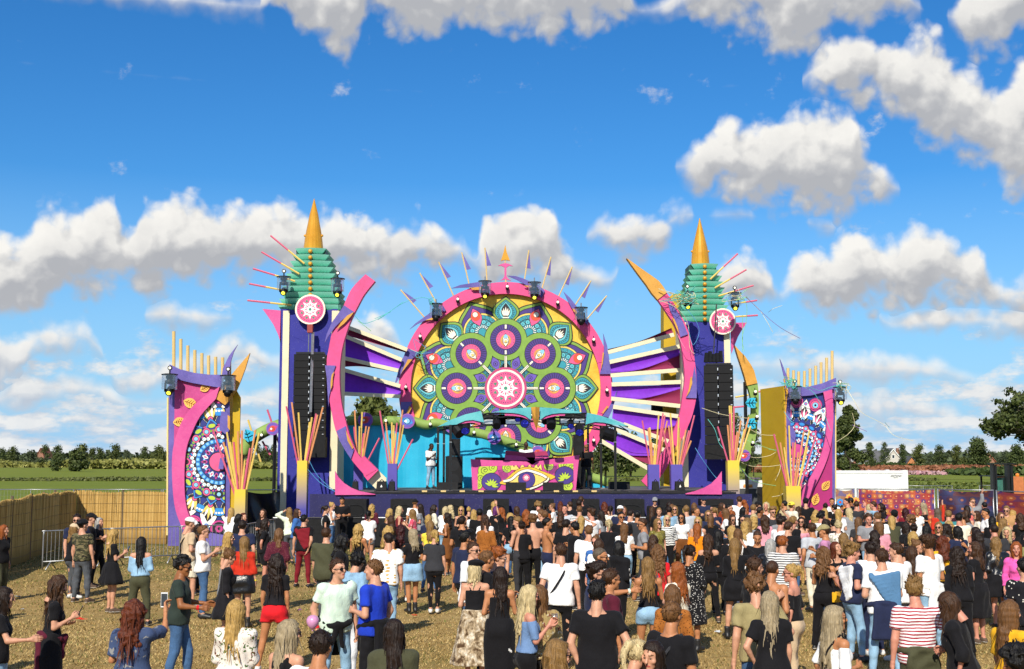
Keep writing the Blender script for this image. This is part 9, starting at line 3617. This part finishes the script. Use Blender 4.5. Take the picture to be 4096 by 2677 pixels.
streamers('thin aqua streamers on the upper left moving head of the ring',tangle(1735,1210,18,10,53.9,['aqua'],3,10)+[('aqua',c3([(0,620),(80,580),(180,510),(300,480),(380,500)]),53.9)],11)
streamers('aqua streamers looping beside the upper right end of the left arc',[('aqua',c2([(1150,1240),(1220,1310),(1330,1300),(1440,1230),(1480,1215)]),48.5),('green',c2([(1170,1290),(1230,1330),(1300,1390)]),48.5),('aqua',c2([(1360,1290),(1430,1240),(1580,1130)]),48.5)],12)
streamers('pale blue ribbons stretched from the tall vase to the foot of the left arc',[('blue',c1([(1035,1060),(1100,1150),(1205,1255)]),46.3),('blue',c1([(1032,1110),(1110,1190),(1200,1250)]),46.3)],13)
streamers('cobwebby streamers at the left side lamp of the pink ring',tangle(1690,1410,22,18,54.2,['blue','aqua'],4,14),15)
# hoodie letters and other flat print on clothing
for p_ in PEOPLE:
 if p_['mark']=='woman in the black hoodie with white letters':
  for i, ch in enumerate('DIP'):
   K_=p_['K']
   q=K_['sh'][1]+(K_['el'][1]-K_['sh'][1])*(1.15-.34*i)
   o_=text(ch,.07,(0,0,0),prc('white'),p_['r'],name='sleeve_letter')
   o_.location=Vector(tuple(q))+Vector((.085,-.02,-.03))
   o_.rotation_euler=(PI/2,0,PI/2)
 if p_['mark']=='blonde in the blue off-shoulder top':
  o_=text('snipes',.06,(0,0,0),prc('white'),p_['r'],name='bag_lettering')
  o_.location=(.0,-.2,.99)
  o_.rotation_euler=(PI/2,0,0)
# pink balloon, litter
r=thing('balloon',P(1251,2487,15.4),'small pink balloon behind the man in the mint tee','balloon')
b=MB()
c_=Vector(r.location)
b.lathe(c_,[(.004,-.10),(.03,-.085),(.065,-.045),(.080,.0),(.078,.03),(.06,.062),(.03,.078),(.003,.082)],16)
b.lathe(c_,[(.012,-.115),(.004,-.098)],8)
b.build('balloon_skin',mat('pink balloon rubber',[v*.85 for v in srgb('#d99ac4')],.25),r,True)
gl=np.random.default_rng(3)
def litter(x,y,col,lab,k=1.0):
 q=G0(x,y)
 r_=thing('litter',q,lab,'litter')
 V=gl.normal(size=(14,3))*(.05,.05,.022)*k
 V[:,2]=np.abs(V[:,2])+.01
 b_=MB()
 for i in range(12):
  b_.add([q+Vector(V[i]),q+Vector(V[(i+1)%14]),q+Vector(V[(i+3)%14])],[(0,1,2)])
 b_.build('wrapper',mat('litter '+col,[v*.85 for v in srgb(col)],.5),r_)
litter(318,2480,'#e0402a','crumpled red wrapper on the grass left of the photographing woman')
litter(702,2540,'#6ade3a','bright green wrapper on the grass by the dancing man')
litter(800,2450,'#d83428','red ribbon lying behind the dancing man',.8)
litter(660,2438,'#b8d8dc','pale plastic scrap on the grass near the photographing woman')
litter(1658,2466,'#d8502a','orange scrap at the boots of the woman in the pale denim skirt',.8)
litter(2878,2530,'#cfd4da','clear crushed cup on the grass by the printed black dress')
litter(70,2390,'#9aa0a0','grey scrap on the grass near the left edge')
litter(1195,2444,'#8a4a8a','small purple scrap right of the woman in the red shorts',.7)
litter(90,2440,'#c8ccd0','white scrap lying in the left foreground',.7)
